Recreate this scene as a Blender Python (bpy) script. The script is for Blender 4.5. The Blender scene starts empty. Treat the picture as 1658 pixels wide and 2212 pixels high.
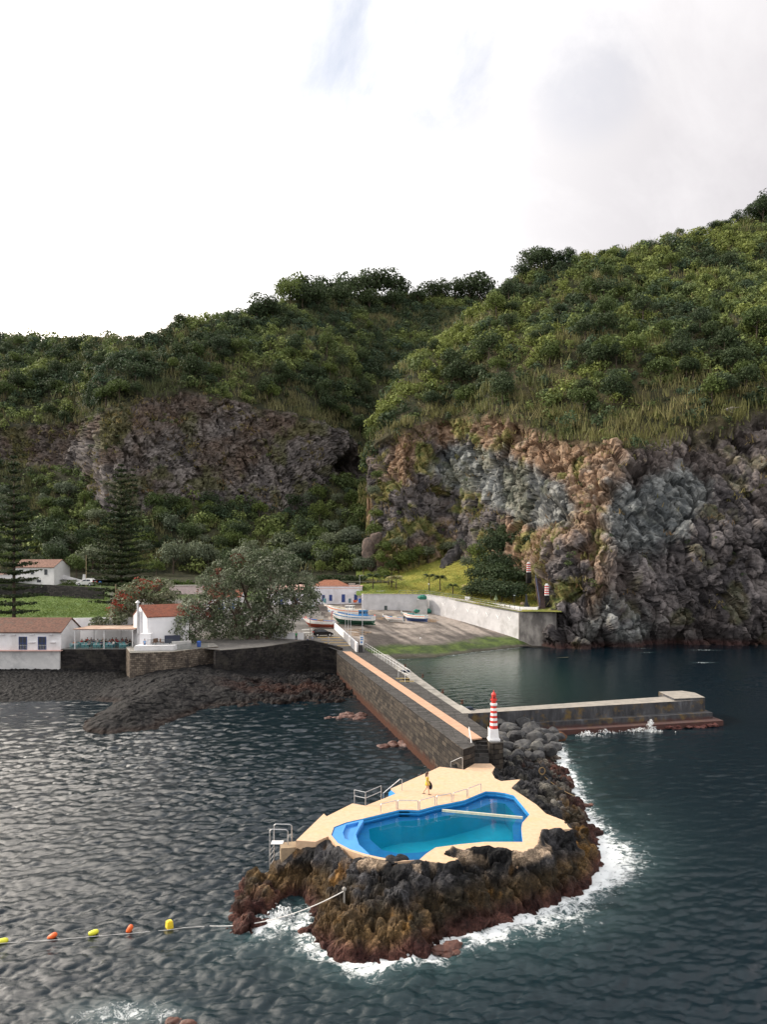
import bpy, bmesh, math, random
import numpy as np
from mathutils import Vector, Matrix
from mathutils.geometry import delaunay_2d_cdt
random.seed(7)
PI = math.pi
SC = bpy.context.scene
COL = SC.collection
# ---- survey of the place: focal length (px), eye height, horizon row --------------------------
F, H, VH, CU = 1580.0, 19.8, 1228.0, 829.0
def P(u, v, z):
    Y = F*(H-z)/(v-VH); return ((u-CU)*Y/F, Y, z)
def D(u, v, Y):
    return ((u-CU)*Y/F, Y, H-(v-VH)*Y/F)
def P2(pts, z): return [P(u, v, z)[:2] for u, v in pts]

# ---- noise ------------------------------------------------------------------------------------
def _h(ix, iy, iz, seed):
    ix = ix.astype(np.int64); iy = iy.astype(np.int64); iz = iz.astype(np.int64)
    n = (ix*374761393 + iy*668265263 + iz*2147483647 + seed*1274126177) & 0xffffffff
    n = ((n ^ (n >> 13))*1274126177) & 0xffffffff
    n = ((n ^ (n >> 16))*2246822519) & 0xffffffff
    n = (n ^ (n >> 15)) & 0xffffff
    return n/float(0xffffff)
def vn(x, y, z, seed=0):
    fx, fy, fz = np.floor(x), np.floor(y), np.floor(z)
    a, b, c = x-fx, y-fy, z-fz
    a = a*a*(3-2*a); b = b*b*(3-2*b); c = c*c*(3-2*c)
    r = 0
    for i in (0, 1):
        for j in (0, 1):
            for k in (0, 1):
                w = (a if i else 1-a)*(b if j else 1-b)*(c if k else 1-c)
                r = r + w*_h(fx+i, fy+j, fz+k, seed)
    return r*2-1
def fbm(x, y, z, sc, octv=4, seed=0, gain=.5):
    r = 0; a = 1; s = 0; f = 1/sc
    for o in range(octv):
        r = r + a*vn(x*f+o*7.3, y*f-o*3.1, z*f+o*5.7, seed+o); s += a; a *= gain; f *= 2.03
    return r/s
def worley(x, y, z, sc, seed=0, flat=False, facet=False):
    x, y, z = x/sc, y/sc, z/sc
    fx, fy, fz = np.floor(x), np.floor(y), np.floor(z)
    f1 = np.full(x.shape, 9.); f2 = np.full(x.shape, 9.); cid = np.zeros(x.shape); tl = np.zeros(x.shape)
    rz = (0,) if flat else (-1, 0, 1)
    for i in (-1, 0, 1):
        for j in (-1, 0, 1):
            for k in rz:
                cx, cy, cz = fx+i, fy+j, fz+k
                px = cx+_h(cx, cy, cz, seed+1); py = cy+_h(cx, cy, cz, seed+2)
                d = (px-x)**2+(py-y)**2
                if not flat:
                    d = d+(cz+_h(cx, cy, cz, seed+3)-z)**2
                cv = _h(cx, cy, cz, seed+4)
                m = d < f1
                if facet:
                    tv_ = (_h(cx, cy, cz, seed+5)*2-1)*(x-px)+(_h(cx, cy, cz, seed+6)*2-1)*(y-py)+(_h(cx, cy, cz, seed+7)*2-1)*(z-cz-.5); tl = np.where(m, tv_, tl)
                f2 = np.where(m, f1, np.minimum(f2, d)); cid = np.where(m, cv, cid); f1 = np.where(m, d, f1)
    if facet: return np.sqrt(f1), np.sqrt(f2), cid, tl
    return np.sqrt(f1), np.sqrt(f2), cid
def sstep(a, b, x):
    t = np.clip((x-a)/(b-a), 0, 1); return t*t*(3-2*t)
def poly_dist(X, Y, poly, closed=True):
    """distance to outline, inside mask"""
    d = np.full(X.shape, 1e9); ins = np.zeros(X.shape, bool)
    n = len(poly)
    for i in range(n if closed else n-1):
        x0, y0 = poly[i][0], poly[i][1]; x1, y1 = poly[(i+1) % n][0], poly[(i+1) % n][1]
        dx, dy = x1-x0, y1-y0; L = dx*dx+dy*dy+1e-9
        t = np.clip(((X-x0)*dx+(Y-y0)*dy)/L, 0, 1)
        d = np.minimum(d, (X-x0-t*dx)**2+(Y-y0-t*dy)**2)
        if closed:
            c = ((y0 > Y) != (y1 > Y)) & (X < (x1-x0)*(Y-y0)/((y1-y0) if abs(y1-y0) > 1e-9 else 1e-9)+x0)
            ins ^= c
    return np.sqrt(d), ins

# ---- materials --------------------------------------------------------------------------------
def newmat(name):
    m = bpy.data.materials.new(name); m.use_nodes = True
    nt = m.node_tree; b = nt.nodes['Principled BSDF']; return m, nt, b
def nd(nt, t, **k):
    n = nt.nodes.new(t)
    for a, v in k.items():
        if a.startswith('i_'):
            n.inputs[a[2:].replace('_', ' ')].default_value = v
        else: setattr(n, a, v)
    return n
def lk(nt, a, b): nt.links.new(a, b)
def ramp(nt, fac, stops):
    r = nt.nodes.new('ShaderNodeValToRGB'); e = r.color_ramp.elements
    while len(e) < len(stops): e.new(.5)
    for q, (p, c) in zip(e, stops):
        q.position = p; q.color = tuple(c)+(1,) if len(c) == 3 else c
    lk(nt, fac, r.inputs[0]); return r.outputs[0]
def coords(nt, world=False, scale=(1, 1, 1)):
    if world: s = nd(nt, 'ShaderNodeNewGeometry').outputs['Position']
    else: s = nd(nt, 'ShaderNodeTexCoord').outputs['Object']
    if scale != (1, 1, 1):
        mp = nd(nt, 'ShaderNodeMapping'); mp.inputs['Scale'].default_value = scale
        lk(nt, s, mp.inputs[0]); s = mp.outputs[0]
    return s
def noise(nt, vec, sc, det=4, rough=.6, dist=0):
    n = nd(nt, 'ShaderNodeTexNoise'); n.inputs['Scale'].default_value = sc; n.inputs['Detail'].default_value = det
    n.inputs['Roughness'].default_value = rough; n.inputs['Distortion'].default_value = dist
    lk(nt, vec, n.inputs['Vector']); return n.outputs['Fac']
def bump(nt, b, h, dist=.02, st=.6):
    n = nd(nt, 'ShaderNodeBump'); n.inputs['Distance'].default_value = dist; n.inputs['Strength'].default_value = st
    lk(nt, h, n.inputs['Height']); lk(nt, n.outputs[0], b.inputs['Normal'])
def mixc(nt, f, a, b, mode='MIX'):
    n = nd(nt, 'ShaderNodeMix', data_type='RGBA', blend_type=mode)
    for s, v in ((n.inputs[0], f), (n.inputs[6], a), (n.inputs[7], b)):
        if isinstance(v, (int, float)): s.default_value = v
        elif isinstance(v, (tuple, list)): s.default_value = tuple(v)+(1,)
        else: lk(nt, v, s)
    return n.outputs[2]
def math_(nt, op, a, b=None, clamp=False):
    n = nd(nt, 'ShaderNodeMath', operation=op, use_clamp=clamp)
    for i, v in enumerate((a, b)):
        if v is None: continue
        if isinstance(v, (int, float)): n.inputs[i].default_value = v
        else: lk(nt, v, n.inputs[i])
    return n.outputs[0]
_mc = {}
def surf(name, c1, c2=None, sc=1.5, rough=.8, bd=0., bsc=None, metal=0, lo=.35, hi=.65, scale=(1, 1, 1), c3=None, world=False, det=5):
    """plain procedural surface: two-tone noise, weathering blotches in c3, optional bump"""
    if name in _mc: return _mc[name]
    m, nt, b = newmat(name)
    if c2 is None: c2 = tuple(x*.82 for x in c1)
    v = coords(nt, world, scale)
    col = ramp(nt, noise(nt, v, sc, det), [(lo, c1), (hi, c2)])
    if c3 is not None:
        f = ramp(nt, noise(nt, v, sc*.37, 6, .7, .5), [(.52, (0, 0, 0)), (.68, (1, 1, 1))])
        col = mixc(nt, f, col, c3)
    lk(nt, col, b.inputs['Base Color'])
    b.inputs['Roughness'].default_value = rough; b.inputs['Metallic'].default_value = metal
    if rough > .6: b.inputs['Specular IOR Level'].default_value = .25
    if bd: bump(nt, b, noise(nt, v, bsc or sc*3, 6, .65), bd, .8)
    _mc[name] = m; return m

# ---- mesh building ----------------------------------------------------------------------------
def fast(name, V, Q, mats, parent=None, col=None, attrs=None, smooth=False, origin=None, mi=None):
    V = np.asarray(V, np.float64).reshape(-1, 3); Q = np.asarray(Q, np.int32)
    if origin is None and parent is None:
        lo = V.min(0); hi = V.max(0); origin = ((lo[0]+hi[0])/2, (lo[1]+hi[1])/2, lo[2])
    if origin is not None: V = V-np.asarray(origin)
    k = Q.shape[1]; me = bpy.data.meshes.new(name)
    me.vertices.add(len(V)); me.vertices.foreach_set('co', V.astype(np.float32).ravel())
    me.loops.add(Q.size); me.loops.foreach_set('vertex_index', Q.ravel())
    me.polygons.add(len(Q)); me.polygons.foreach_set('loop_start', np.arange(0, Q.size, k, dtype=np.int32))
    me.polygons.foreach_set('loop_total', np.full(len(Q), k, np.int32))
    me.polygons.foreach_set('use_smooth', np.full(len(Q), smooth, bool))
    if mi is not None: me.polygons.foreach_set('material_index', np.asarray(mi, np.int32))
    me.update(calc_edges=True)
    if col is not None:
        a = me.color_attributes.new('Col', 'FLOAT_COLOR', 'POINT')
        c = np.ones((len(V), 4), np.float32); c[:, :3] = col; a.data.foreach_set('color', c.ravel())
    for n, v in (attrs or {}).items():
        a = me.attributes.new(n, 'FLOAT', 'POINT'); a.data.foreach_set('value', np.asarray(v, np.float32).ravel())
    for m in (mats if isinstance(mats, (list, tuple)) else [mats]): me.materials.append(m)
    o = bpy.data.objects.new(name, me); COL.objects.link(o)
    if origin is not None: o.location = origin
    if parent: o.parent = parent
    return o
def gridq(nu, nv):
    i = np.arange(nu-1)[:, None]*nv+np.arange(nv-1)[None, :]
    return np.stack([i, i+nv, i+nv+1, i+1], -1).reshape(-1, 4)
class MB:
    def __init__(s): s.v = []; s.f = []; s.m = []
    def add(s, vs, fs, mi=0):
        o = len(s.v); s.v += [tuple(x) for x in vs]
        for f in fs: s.f.append([i+o for i in f]); s.m.append(mi)
        return s
    def box(s, c, d, rz=0, mi=0, taper=1):
        cx, cy, cz = c; a, b, h = d[0]/2, d[1]/2, d[2]/2; ca, sa = math.cos(rz), math.sin(rz); vs = []
        for z, k in ((-h, 1), (h, taper)):
            for x, y in ((-a, -b), (a, -b), (a, b), (-a, b)):
                x *= k; y *= k; vs.append((cx+x*ca-y*sa, cy+x*sa+y*ca, cz+z))
        return s.add(vs, [(3, 2, 1, 0), (4, 5, 6, 7), (0, 1, 5, 4), (1, 2, 6, 5), (2, 3, 7, 6), (3, 0, 4, 7)], mi)
    def cyl(s, p, q, r0, r1=None, n=10, mi=0, caps=True):
        r1 = r0 if r1 is None else r1
        p, q = Vector(p), Vector(q); d = (q-p)
        if d.length < 1e-6: return s
        a = d.orthogonal().normalized(); b = d.normalized().cross(a); vs = []
        for c, r in ((p, r0), (q, r1)):
            for i in range(n):
                t = 2*PI*(i+.5)/n; vs.append(c+a*(r*math.cos(t))+b*(r*math.sin(t)))
        fs = [(i, (i+1) % n, n+(i+1) % n, n+i) for i in range(n)]
        if caps: fs += [tuple(range(n))[::-1], tuple(range(n, 2*n))]
        return s.add(vs, fs, mi)
    def tube(s, pts, r, n=6, mi=0):
        for a, b in zip(pts, pts[1:]): s.cyl(a, b, r, r, n, mi)
        return s
    def lathe(s, prof, c=(0, 0, 0), n=16, mi=0, mis=None):
        vs = []; fs = []
        for r, z in prof:
            for i in range(n):
                t = 2*PI*(i+.5)/n; vs.append((c[0]+r*math.cos(t), c[1]+r*math.sin(t), c[2]+z))
        for j in range(len(prof)-1):
            q = [(j*n+i, j*n+(i+1) % n, (j+1)*n+(i+1) % n, (j+1)*n+i) for i in range(n)]
            s.add(vs[:0], [], 0)
            o = len(s.v)
            if j == 0: s.v += [tuple(x) for x in vs]; base = o
            for f in q: s.f.append([base+k for k in f]); s.m.append(mis[j] if mis else mi)
        s.f.append([base+i for i in range(n)][::-1]); s.m.append(mis[0] if mis else mi)
        s.f.append([base+(len(prof)-1)*n+i for i in range(n)]); s.m.append(mis[-1] if mis else mi)
        return s
    def prism(s, poly, z0, z1, mi=0, mside=None):
        """closed straight-sided solid over a polygon (may be concave)"""
        poly = [tuple(p[:2]) for p in poly]
        ar = sum(poly[i][0]*poly[(i+1) % len(poly)][1]-poly[(i+1) % len(poly)][0]*poly[i][1] for i in range(len(poly)))
        if ar < 0: poly = poly[::-1]
        n = len(poly); z0 = z0 if isinstance(z0, (list, tuple)) else [z0]*n; z1 = z1 if isinstance(z1, (list, tuple)) else [z1]*n
        if ar < 0: z0 = z0[::-1]; z1 = z1[::-1]
        vs = [(x, y, z) for (x, y), z in zip(poly, z0)]+[(x, y, z) for (x, y), z in zip(poly, z1)]
        s.add(vs, [tuple(range(n))[::-1], tuple(range(n, 2*n))], mi)
        return s.add(vs, [(i, (i+1) % n, n+(i+1) % n, n+i) for i in range(n)], mi if mside is None else mside)
    def plate(s, poly, z, holes=(), mi=0):
        co = []; fc = []
        for pl in [poly]+list(holes):
            fc.append(list(range(len(co), len(co)+len(pl)))); co += [Vector(p[:2]) for p in pl]
        ed = [(f[i], f[(i+1) % len(f)]) for f in fc for i in range(len(f))]
        r = delaunay_2d_cdt(co, ed, [], 0, 1e-5)
        vs = r[0]; P0 = np.array([(v.x, v.y) for v in vs])
        for f in r[2]:
            c = P0[list(f)].mean(0); X = np.array([c[0]]); Y = np.array([c[1]])
            if not poly_dist(X, Y, poly)[1][0]: continue
            if any(poly_dist(X, Y, h)[1][0] for h in holes): continue
            a = P0[list(f)]; ar = sum(a[i][0]*a[(i+1) % 3][1]-a[(i+1) % 3][0]*a[i][1] for i in range(3))
            g = list(f) if ar > 0 else list(f)[::-1]
            s.add([(P0[k][0], P0[k][1], z) for k in g], [(0, 1, 2)], mi)
        return s
    def band(s, poly, z0, z1, mi=0, closed=True, flip=False):
        n = len(poly)
        for i in range(n if closed else n-1):
            a, b = poly[i], poly[(i+1) % n]
            q = [(a[0], a[1], z0), (b[0], b[1], z0), (b[0], b[1], z1), (a[0], a[1], z1)]
            s.add(q[::-1] if flip else q, [(0, 1, 2, 3)], mi)
        return s
    def lump(s, c, r, seed=0, sub=2, amp=.25, mi=0, cells=1.2, cut=0):
        bm = bmesh.new(); bmesh.ops.create_icosphere(bm, subdivisions=sub, radius=1)
        V = np.array([v.co[:] for v in bm.verts]); R = np.array(r if hasattr(r, '__len__') else (r, r, r))
        k = seed*3.7
        f1, f2, ci = worley(V[:, 0]+k, V[:, 1], V[:, 2], cells, seed)
        d = 1+amp*(f1-.5)*-1.4+amp*.5*fbm(V[:, 0]+k, V[:, 1], V[:, 2], .8, 3, seed)
        if cut:
            g_ = np.random.default_rng(seed+500); nn = g_.normal(size=(cut, 3)); nn /= np.linalg.norm(nn, axis=1, keepdims=True)
            dt_ = V @ nn.T; lim = (g_.uniform(.62, .95, cut))[None]/np.maximum(dt_, 1e-3); lim[dt_ < .05] = 9; d = np.minimum(lim.min(1), 1.05)*(1+.05*fbm(V[:, 0]+k, V[:, 1], V[:, 2], .35, 3, seed))
        W = V*d[:, None]*R+np.array(c)
        s.add(W.tolist(), [tuple(v.index for v in f.verts) for f in bm.faces], mi); bm.free(); return s
    def build(s, name, mats, parent=None, smooth=False, world=None, origin=None, bevel=0):
        V = np.array(s.v, float)
        if world is not None: V = V-np.array(world)
        if parent is None:
            if origin is None:
                lo = V.min(0); hi = V.max(0); origin = ((lo[0]+hi[0])/2, (lo[1]+hi[1])/2, lo[2])
            V = V-np.array(origin)
        me = bpy.data.meshes.new(name); me.from_pydata(V.tolist(), [], s.f)
        me.polygons.foreach_set('material_index', np.array(s.m, np.int32))
        if smooth: me.polygons.foreach_set('use_smooth', np.ones(len(s.f), bool))
        for m in (mats if isinstance(mats, (list, tuple)) else [mats]): me.materials.append(m)
        me.update()
        o = bpy.data.objects.new(name, me); COL.objects.link(o)
        if parent: o.parent = parent
        else: o.location = origin
        if bevel:
            md = o.modifiers.new('bevel', 'BEVEL'); md.width = bevel; md.segments = 1; md.limit_method = 'ANGLE'
        return o
def tag(o, label=None, cat=None, group=None, kind=None):
    if label: o['label'] = label
    if cat: o['category'] = cat
    if group: o['group'] = group
    if kind: o['kind'] = kind
    return o
def thing(name, label, cat, loc=(0, 0, 0), rz=0, group=None):
    o = bpy.data.objects.new(name, None); COL.objects.link(o); o.location = loc; o.rotation_euler = (0, 0, rz)
    o.empty_display_size = .2
    return tag(o, label, cat, group)
def copy_tree(o, parent=None, loc=None, rz=None, scale=None, label=None):
    c = o.copy(); COL.objects.link(c)
    if parent: c.parent = parent
    if loc is not None: c.location = loc
    if rz is not None: c.rotation_euler = (0, 0, rz)
    if scale is not None: c.scale = scale if hasattr(scale, '__len__') else (scale,)*3
    if label: c['label'] = label
    for ch in list(o.children): copy_tree(ch, c)
    return c
# ================= camera, light, sky ==========================================================
cam = bpy.data.cameras.new('camera'); co = bpy.data.objects.new('camera', cam); COL.objects.link(co); SC.camera = co
cam.sensor_fit = 'HORIZONTAL'; cam.sensor_width = 36; cam.lens = 36*F/1658; cam.shift_y = (VH-1106)/1658
cam.clip_end = 20000; cam.clip_start = .5
co.location = (0, 0, H); co.rotation_euler = (PI/2, 0, 0)
SC.view_settings.view_transform = 'Standard'; SC.view_settings.look = 'None'; SC.view_settings.exposure = .36
SUNV = Vector((-.84, .14, .55)).normalized()
sl = bpy.data.lights.new('sun', 'SUN'); sl.energy = 3.1; sl.angle = math.radians(5); sl.color = (1, .90, .76)
so = bpy.data.objects.new('sun', sl); COL.objects.link(so); so.rotation_euler = SUNV.to_track_quat('Z', 'Y').to_euler()
w = bpy.data.worlds.new('World'); SC.world = w; w.use_nodes = True; nt = w.node_tree
bg = nt.nodes['Background']; out = nt.nodes['World Output']
sk = nd(nt, 'ShaderNodeTexSky', sky_type='NISHITA', sun_disc=False)
sk.sun_elevation = math.asin(SUNV.z); sk.sun_rotation = math.atan2(SUNV.x, SUNV.y)
lk(nt, sk.outputs[0], bg.inputs[0]); bg.inputs[1].default_value = .15
tc = nd(nt, 'ShaderNodeTexCoord').outputs['Generated']
def cone(d, inner, outer):
    d = Vector(d).normalized(); n = nd(nt, 'ShaderNodeVectorMath', operation='DOT_PRODUCT'); n.inputs[1].default_value = d
    lk(nt, tc, n.inputs[0]); m = nd(nt, 'ShaderNodeMapRange', interpolation_type='SMOOTHSTEP')
    lk(nt, n.outputs['Value'], m.inputs[0]); m.inputs[1].default_value = math.cos(outer); m.inputs[2].default_value = math.cos(inner)
    return m.outputs[0]
def sdir(u, v): return ((u-CU)/F, 1, (VH-v)/F)
n1 = noise(nt, tc, 5, 8, .62, .4); n2 = noise(nt, tc, 2.2, 6, .6, .6)
gap = math_(nt, 'MAXIMUM', cone(sdir(790, 40), .0, .17), math_(nt, 'MAXIMUM', math_(nt, 'MULTIPLY', cone(sdir(930, 100), .0, .12), .9), math_(nt, 'MULTIPLY', cone(sdir(1270, 150), .0, .09), .35)))
gapn = math_(nt, 'MULTIPLY', gap, math_(nt, 'MULTIPLY', math_(nt, 'SUBTRACT', n1, .36), 3.2, True), True)
dark = cone(sdir(2000, 480), .0, .62)
rip = ramp(nt, n1, [(.35, (1.12, 1.12, 1.12)), (.62, (.98, .975, .985))])
base = mixc(nt, math_(nt, 'MULTIPLY', dark, .95, True), (1.42, 1.40, 1.39), (.84, .81, .83))
base = mixc(nt, math_(nt, 'MULTIPLY', cone((-.72, .62, .36), .14, .68), 1.), base, (7.5, 6.8, 6.0))
base = mixc(nt, 1., base, rip, 'MULTIPLY')
bgc = nd(nt, 'ShaderNodeBackground'); lk(nt, base, bgc.inputs[0]); bgc.inputs[1].default_value = .72
mx = nd(nt, 'ShaderNodeMixShader'); inv = math_(nt, 'SUBTRACT', 1., math_(nt, 'MULTIPLY', gapn, .50)); lk(nt, inv, mx.inputs[0])
lk(nt, bg.outputs[0], mx.inputs[1]); lk(nt, bgc.outputs[0], mx.inputs[2]); lk(nt, mx.outputs[0], out.inputs[0])

# ================= materials shared ============================================================
def attrmat(name, rough=.85, bd=.0, bsc=2., var=.25, vsc=3., spec=.2, trans=0., sub=None):
    m, nt, b = newmat(name)
    a = nd(nt, 'ShaderNodeAttribute', attribute_name='Col').outputs['Color']
    g = coords(nt, True)
    if var:
        f = ramp(nt, noise(nt, g, vsc, 5, .7), [(.3, (1-var,)*3), (.7, (1+var,)*3)])
        a = mixc(nt, 1., a, f, 'MULTIPLY')
        if name == 'lava_rock': a = mixc(nt, 1., a, ramp(nt, noise(nt, g, vsc*2.6, 4, .75), [(.35, (.45,)*3), (.55, (1.,)*3), (.72, (2.1,)*3)]), 'MULTIPLY')
    if trans:
        oi = nd(nt, 'ShaderNodeObjectInfo').outputs['Random']
        a = mixc(nt, 1., a, ramp(nt, oi, [(0, (.8, .84, .85)), (1, (1.2, 1.14, 1.05))]), 'MULTIPLY')
        b.inputs['Transmission Weight'].default_value = 0
        tr = nd(nt, 'ShaderNodeBsdfTranslucent'); lk(nt, a, tr.inputs[0])
        ms = nd(nt, 'ShaderNodeMixShader'); ms.inputs[0].default_value = trans
        o = nt.nodes['Material Output']; lk(nt, b.outputs[0], ms.inputs[1]); lk(nt, tr.outputs[0], ms.inputs[2]); lk(nt, ms.outputs[0], o.inputs[0])
    lk(nt, a, b.inputs['Base Color']); b.inputs['Roughness'].default_value = rough
    b.inputs['Specular IOR Level'].default_value = spec
    if bd: bump(nt, b, noise(nt, g, bsc, 7, .7), bd, 1.)
    return m
M_leaf = attrmat('leaves', .7, 0, 1, 0, 1, .25, .22)
M_rock = attrmat('cliff_rock', .9, .35, .8, .38, .9)
M_lava = attrmat('lava_rock', .75, .15, 6., .6, 6., .2)
M_soil = attrmat('ground_cover', .95, .12, 1.2, .35, 1.2)
M_bark = surf('bark', (.10, .075, .055), (.05, .04, .032), 3, .9, .03)
M_white = surf('limewash', (.80, .79, .80), (.72, .71, .73), .6, .85, .01, c3=(.62, .60, .60))
M_concrete = surf('concrete', (.34, .32, .29), (.22, .21, .19), .8, .9, .02, c3=(.13, .12, .11))
M_steel = surf('galvanised_steel', (.55, .55, .56), (.42, .42, .43), 8, .38, metal=.7)
M_whitem = surf('white_metal', (.75, .75, .75), None, 5, .4)
M_tile = surf('roof_tile', (.17, .085, .06), (.085, .045, .035), 2.5, .85, .04, 9, c3=(.10, .07, .055))
M_dark = surf('dark_paint', (.02, .02, .022), None, 4, .5)
M_blue = surf('blue_paint', (.02, .05, .22), None, 3, .5)
M_glass = surf('window_glass', (.015, .02, .03), (.03, .035, .045), 1, .15)

# ================= foliage =====================================================================
RG = np.random.default_rng(11)
def cards(C, R, M, leaf, rng, squash=.8, up=.35, jit=.55, tint=None, inner=.8, lv=.25, tintv=.18):
    """leaf-cluster faces over the surface of many lobes; returns verts, quads, colours"""
    n = len(C); d = rng.normal(size=(n, M, 3)); d[..., 2] += up*1.2; d /= np.linalg.norm(d, axis=2, keepdims=True)
    r = R[:, None]*(inner+(1.08-inner)*rng.random((n, M)))
    p = C[:, None, :]+d*r[..., None]*np.array([1, 1, squash])
    nn = d+rng.normal(size=d.shape)*jit; nn /= np.linalg.norm(nn, axis=2, keepdims=True)
    t = np.cross(nn, rng.normal(size=d.shape)); t /= np.linalg.norm(t, axis=2, keepdims=True)+1e-9
    b = np.cross(nn, t); s = (leaf[:, None] if hasattr(leaf, '__len__') else leaf)*(.55+.8*rng.random((n, M)))
    t = t*s[..., None]*.5; b = b*s[..., None]*.5*(.5+.5*rng.random((n, M, 1)))
    V = np.stack([p-t-b*.4, p+t*.2-b, p+t+b*.4, p-t*.2+b], 2).reshape(-1, 3)
    Q = np.arange(len(V)).reshape(-1, 4)
    c = tint[:, None, :]*(1+lv*(rng.random((n, M, 1))*2-1))*(1+tintv*(rng.random((n, 1, 1))*2-1))
    c = np.repeat(c.reshape(-1, 3), 4, 0)
    return V, Q, c
def join(parts):
    V = []; Q = []; c = []; o = 0
    for v, q, k in parts: V.append(v); Q.append(q+o); c.append(k); o += len(v)
    return np.concatenate(V), np.concatenate(Q), np.concatenate(c)
G_DARK = (.042, .064, .030); G_MID = (.098, .135, .048); G_BRIGHT = (.165, .205, .065); G_YEL = (.15, .16, .045)  # leaf greens from dark to light yellow-green
G_GREY = (.085, .105, .062); G_DRY = (.20, .165, .085); G_BLUE = (.048, .082, .050)
def bush_lobes(P0, R, K, rng, hgt=.8, rl=.5):
    n = len(P0); d = rng.normal(size=(n, K, 3)); d[..., 2] = np.abs(d[..., 2])*.9; d /= np.linalg.norm(d, axis=2, keepdims=True)
    d *= (.35+.4*rng.random((n, K, 1))); C = P0[:, None, :]+d*R[:, None, None]*np.array([1, 1, hgt*1.2]); C[..., 2] += R[:, None]*.25*hgt
    RL = R[:, None]*rl*(.7+.6*rng.random((n, K)))
    return C.reshape(-1, 3), RL.reshape(-1)
def tree_mesh(seed, R, Ht, K, M, leaf, tint, hgt=.8, rl=.42, flowers=None, fl=0., squash=.85):
    """crown of one free-standing tree, base at origin"""
    rng = np.random.default_rng(seed)
    C, RL = bush_lobes(np.array([[0, 0, Ht-R*hgt*.9]]), np.array([R]), K, rng, hgt, rl)
    tt = np.repeat(np.array([tint]), len(C), 0)
    if fl:
        m = rng.random(len(C)) < fl; tt[m] = flowers
    return cards(C, RL, M, leaf, rng, squash, .25, .6, tt)
def trunk(mb, Ht, r, seed=0, limbs=5, spread=2., lean=0, z0=-.4):
    rd = random.Random(seed); x = y = 0; pts = [(0, 0, z0)]
    for i in range(1, 6):
        x += rd.uniform(-.12, .12)*Ht*.12+lean; y += rd.uniform(-.12, .12)*Ht*.12; pts.append((x, y, Ht*.16*i))
    for i in range(5): mb.cyl(pts[i], pts[i+1], r*(1-.12*i), r*(1-.12*(i+1)), 7)
    for k in range(limbs):
        a = rd.uniform(0, 2*PI); p = Vector(pts[rd.choice((2, 3, 4))]); q = p+Vector((math.cos(a)*spread*.5, math.sin(a)*spread*.5, Ht*.16))
        e = q+Vector((math.cos(a+.4)*spread*.5, math.sin(a+.4)*spread*.5, Ht*.14))
        mb.cyl(p, q, r*.5, r*.34, 6); mb.cyl(q, e, r*.34, r*.15, 5)
    return mb

# ================= hills and headland sheets ===================================================
def solveY(v0, Y0, v1, s):
    z0 = H-(v0-VH)*Y0/F; a = VH-v1
    return Y0+(F*(z0-H)-a*Y0)/(a-F*s)
def sheet(cols, segn, du, u0=None, u1=None):
    us = np.arange(u0 or cols[0][0], (u1 or cols[-1][0])+.1, du); cu = [c[0] for c in cols]
    K = len(cols[0][1]); kv = np.stack([np.interp(us, cu, [c[1][k][0] for c in cols]) for k in range(K)], 1)
    ky = np.stack([np.interp(us, cu, [c[1][k][1] for c in cols]) for k in range(K)], 1)
    S = np.concatenate([k+np.arange(n)/n for k, n in enumerate(segn)]+[[K-1]])
    k = np.minimum(S.astype(int), K-2); f = S-k
    v = kv[:, k]*(1-f)+kv[:, k+1]*f; Y = ky[:, k]*(1-f)+ky[:, k+1]*f
    U = np.repeat(us[:, None], len(S), 1)
    X = (U-CU)*Y/F; Z = H-(v-VH)*Y/F
    return U, v, np.repeat(S[None], len(us), 0), X, Y, Z
def normals(X, Y, Z):
    Pp = np.stack([X, Y, Z], -1); a = np.gradient(Pp, axis=0); b = np.gradient(Pp, axis=1)
    n = np.cross(a, b); n /= np.linalg.norm(n, axis=2, keepdims=True)+1e-9
    return n
def blur(A, k):
    for ax in (0, 1):
        for _ in range(2):
            B = np.pad(A, [(k, k) if a == ax else (0, 0) for a in range(A.ndim)], mode='edge')
            c = np.cumsum(np.insert(B, 0, 0, axis=ax), axis=ax)
            n = A.shape[ax]; A = (np.take(c, np.arange(n)+2*k+1, ax)-np.take(c, np.arange(n), ax))/(2*k+1)
    return A
def L3(a, b, t): return np.asarray(a)*(1-t[..., None])+np.asarray(b)*t[..., None]
def crag(X, Y, Z, big=5., mid=2.2, small=.8, seed=0, k=1.):
    """displacement for fractured basalt: large bays, leaning blocks, cracks"""
    wx = X+3*fbm(X, Y, Z, 14, 4, seed+50)+.35*fbm(X, Y, Z, 3, 3, seed+51); wz = Z*.62+2.5*fbm(X, Y, Z, 11, 4, seed+60)+.35*X+.3*fbm(X, Y, Z, 2.5, 3, seed+61)
    d = big*fbm(X, Y, Z, 30, 4, seed)
    f1, f2, c, t1 = worley(wx, Y, wz, 10.*k, seed+3, facet=True); d += mid*(c-.5)*1.2+mid*.65*t1-mid*.6*np.exp(-((f2-f1)*12)**2)
    f1, f2, c2, t2 = worley(wx*1.1, Y, wz*1.0, 4.2*k, seed+9, facet=True); d += small*(c2-.5)*1.2+small*.8*t2-small*.7*np.exp(-((f2-f1)*9)**2)
    return d, c, c2
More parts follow.
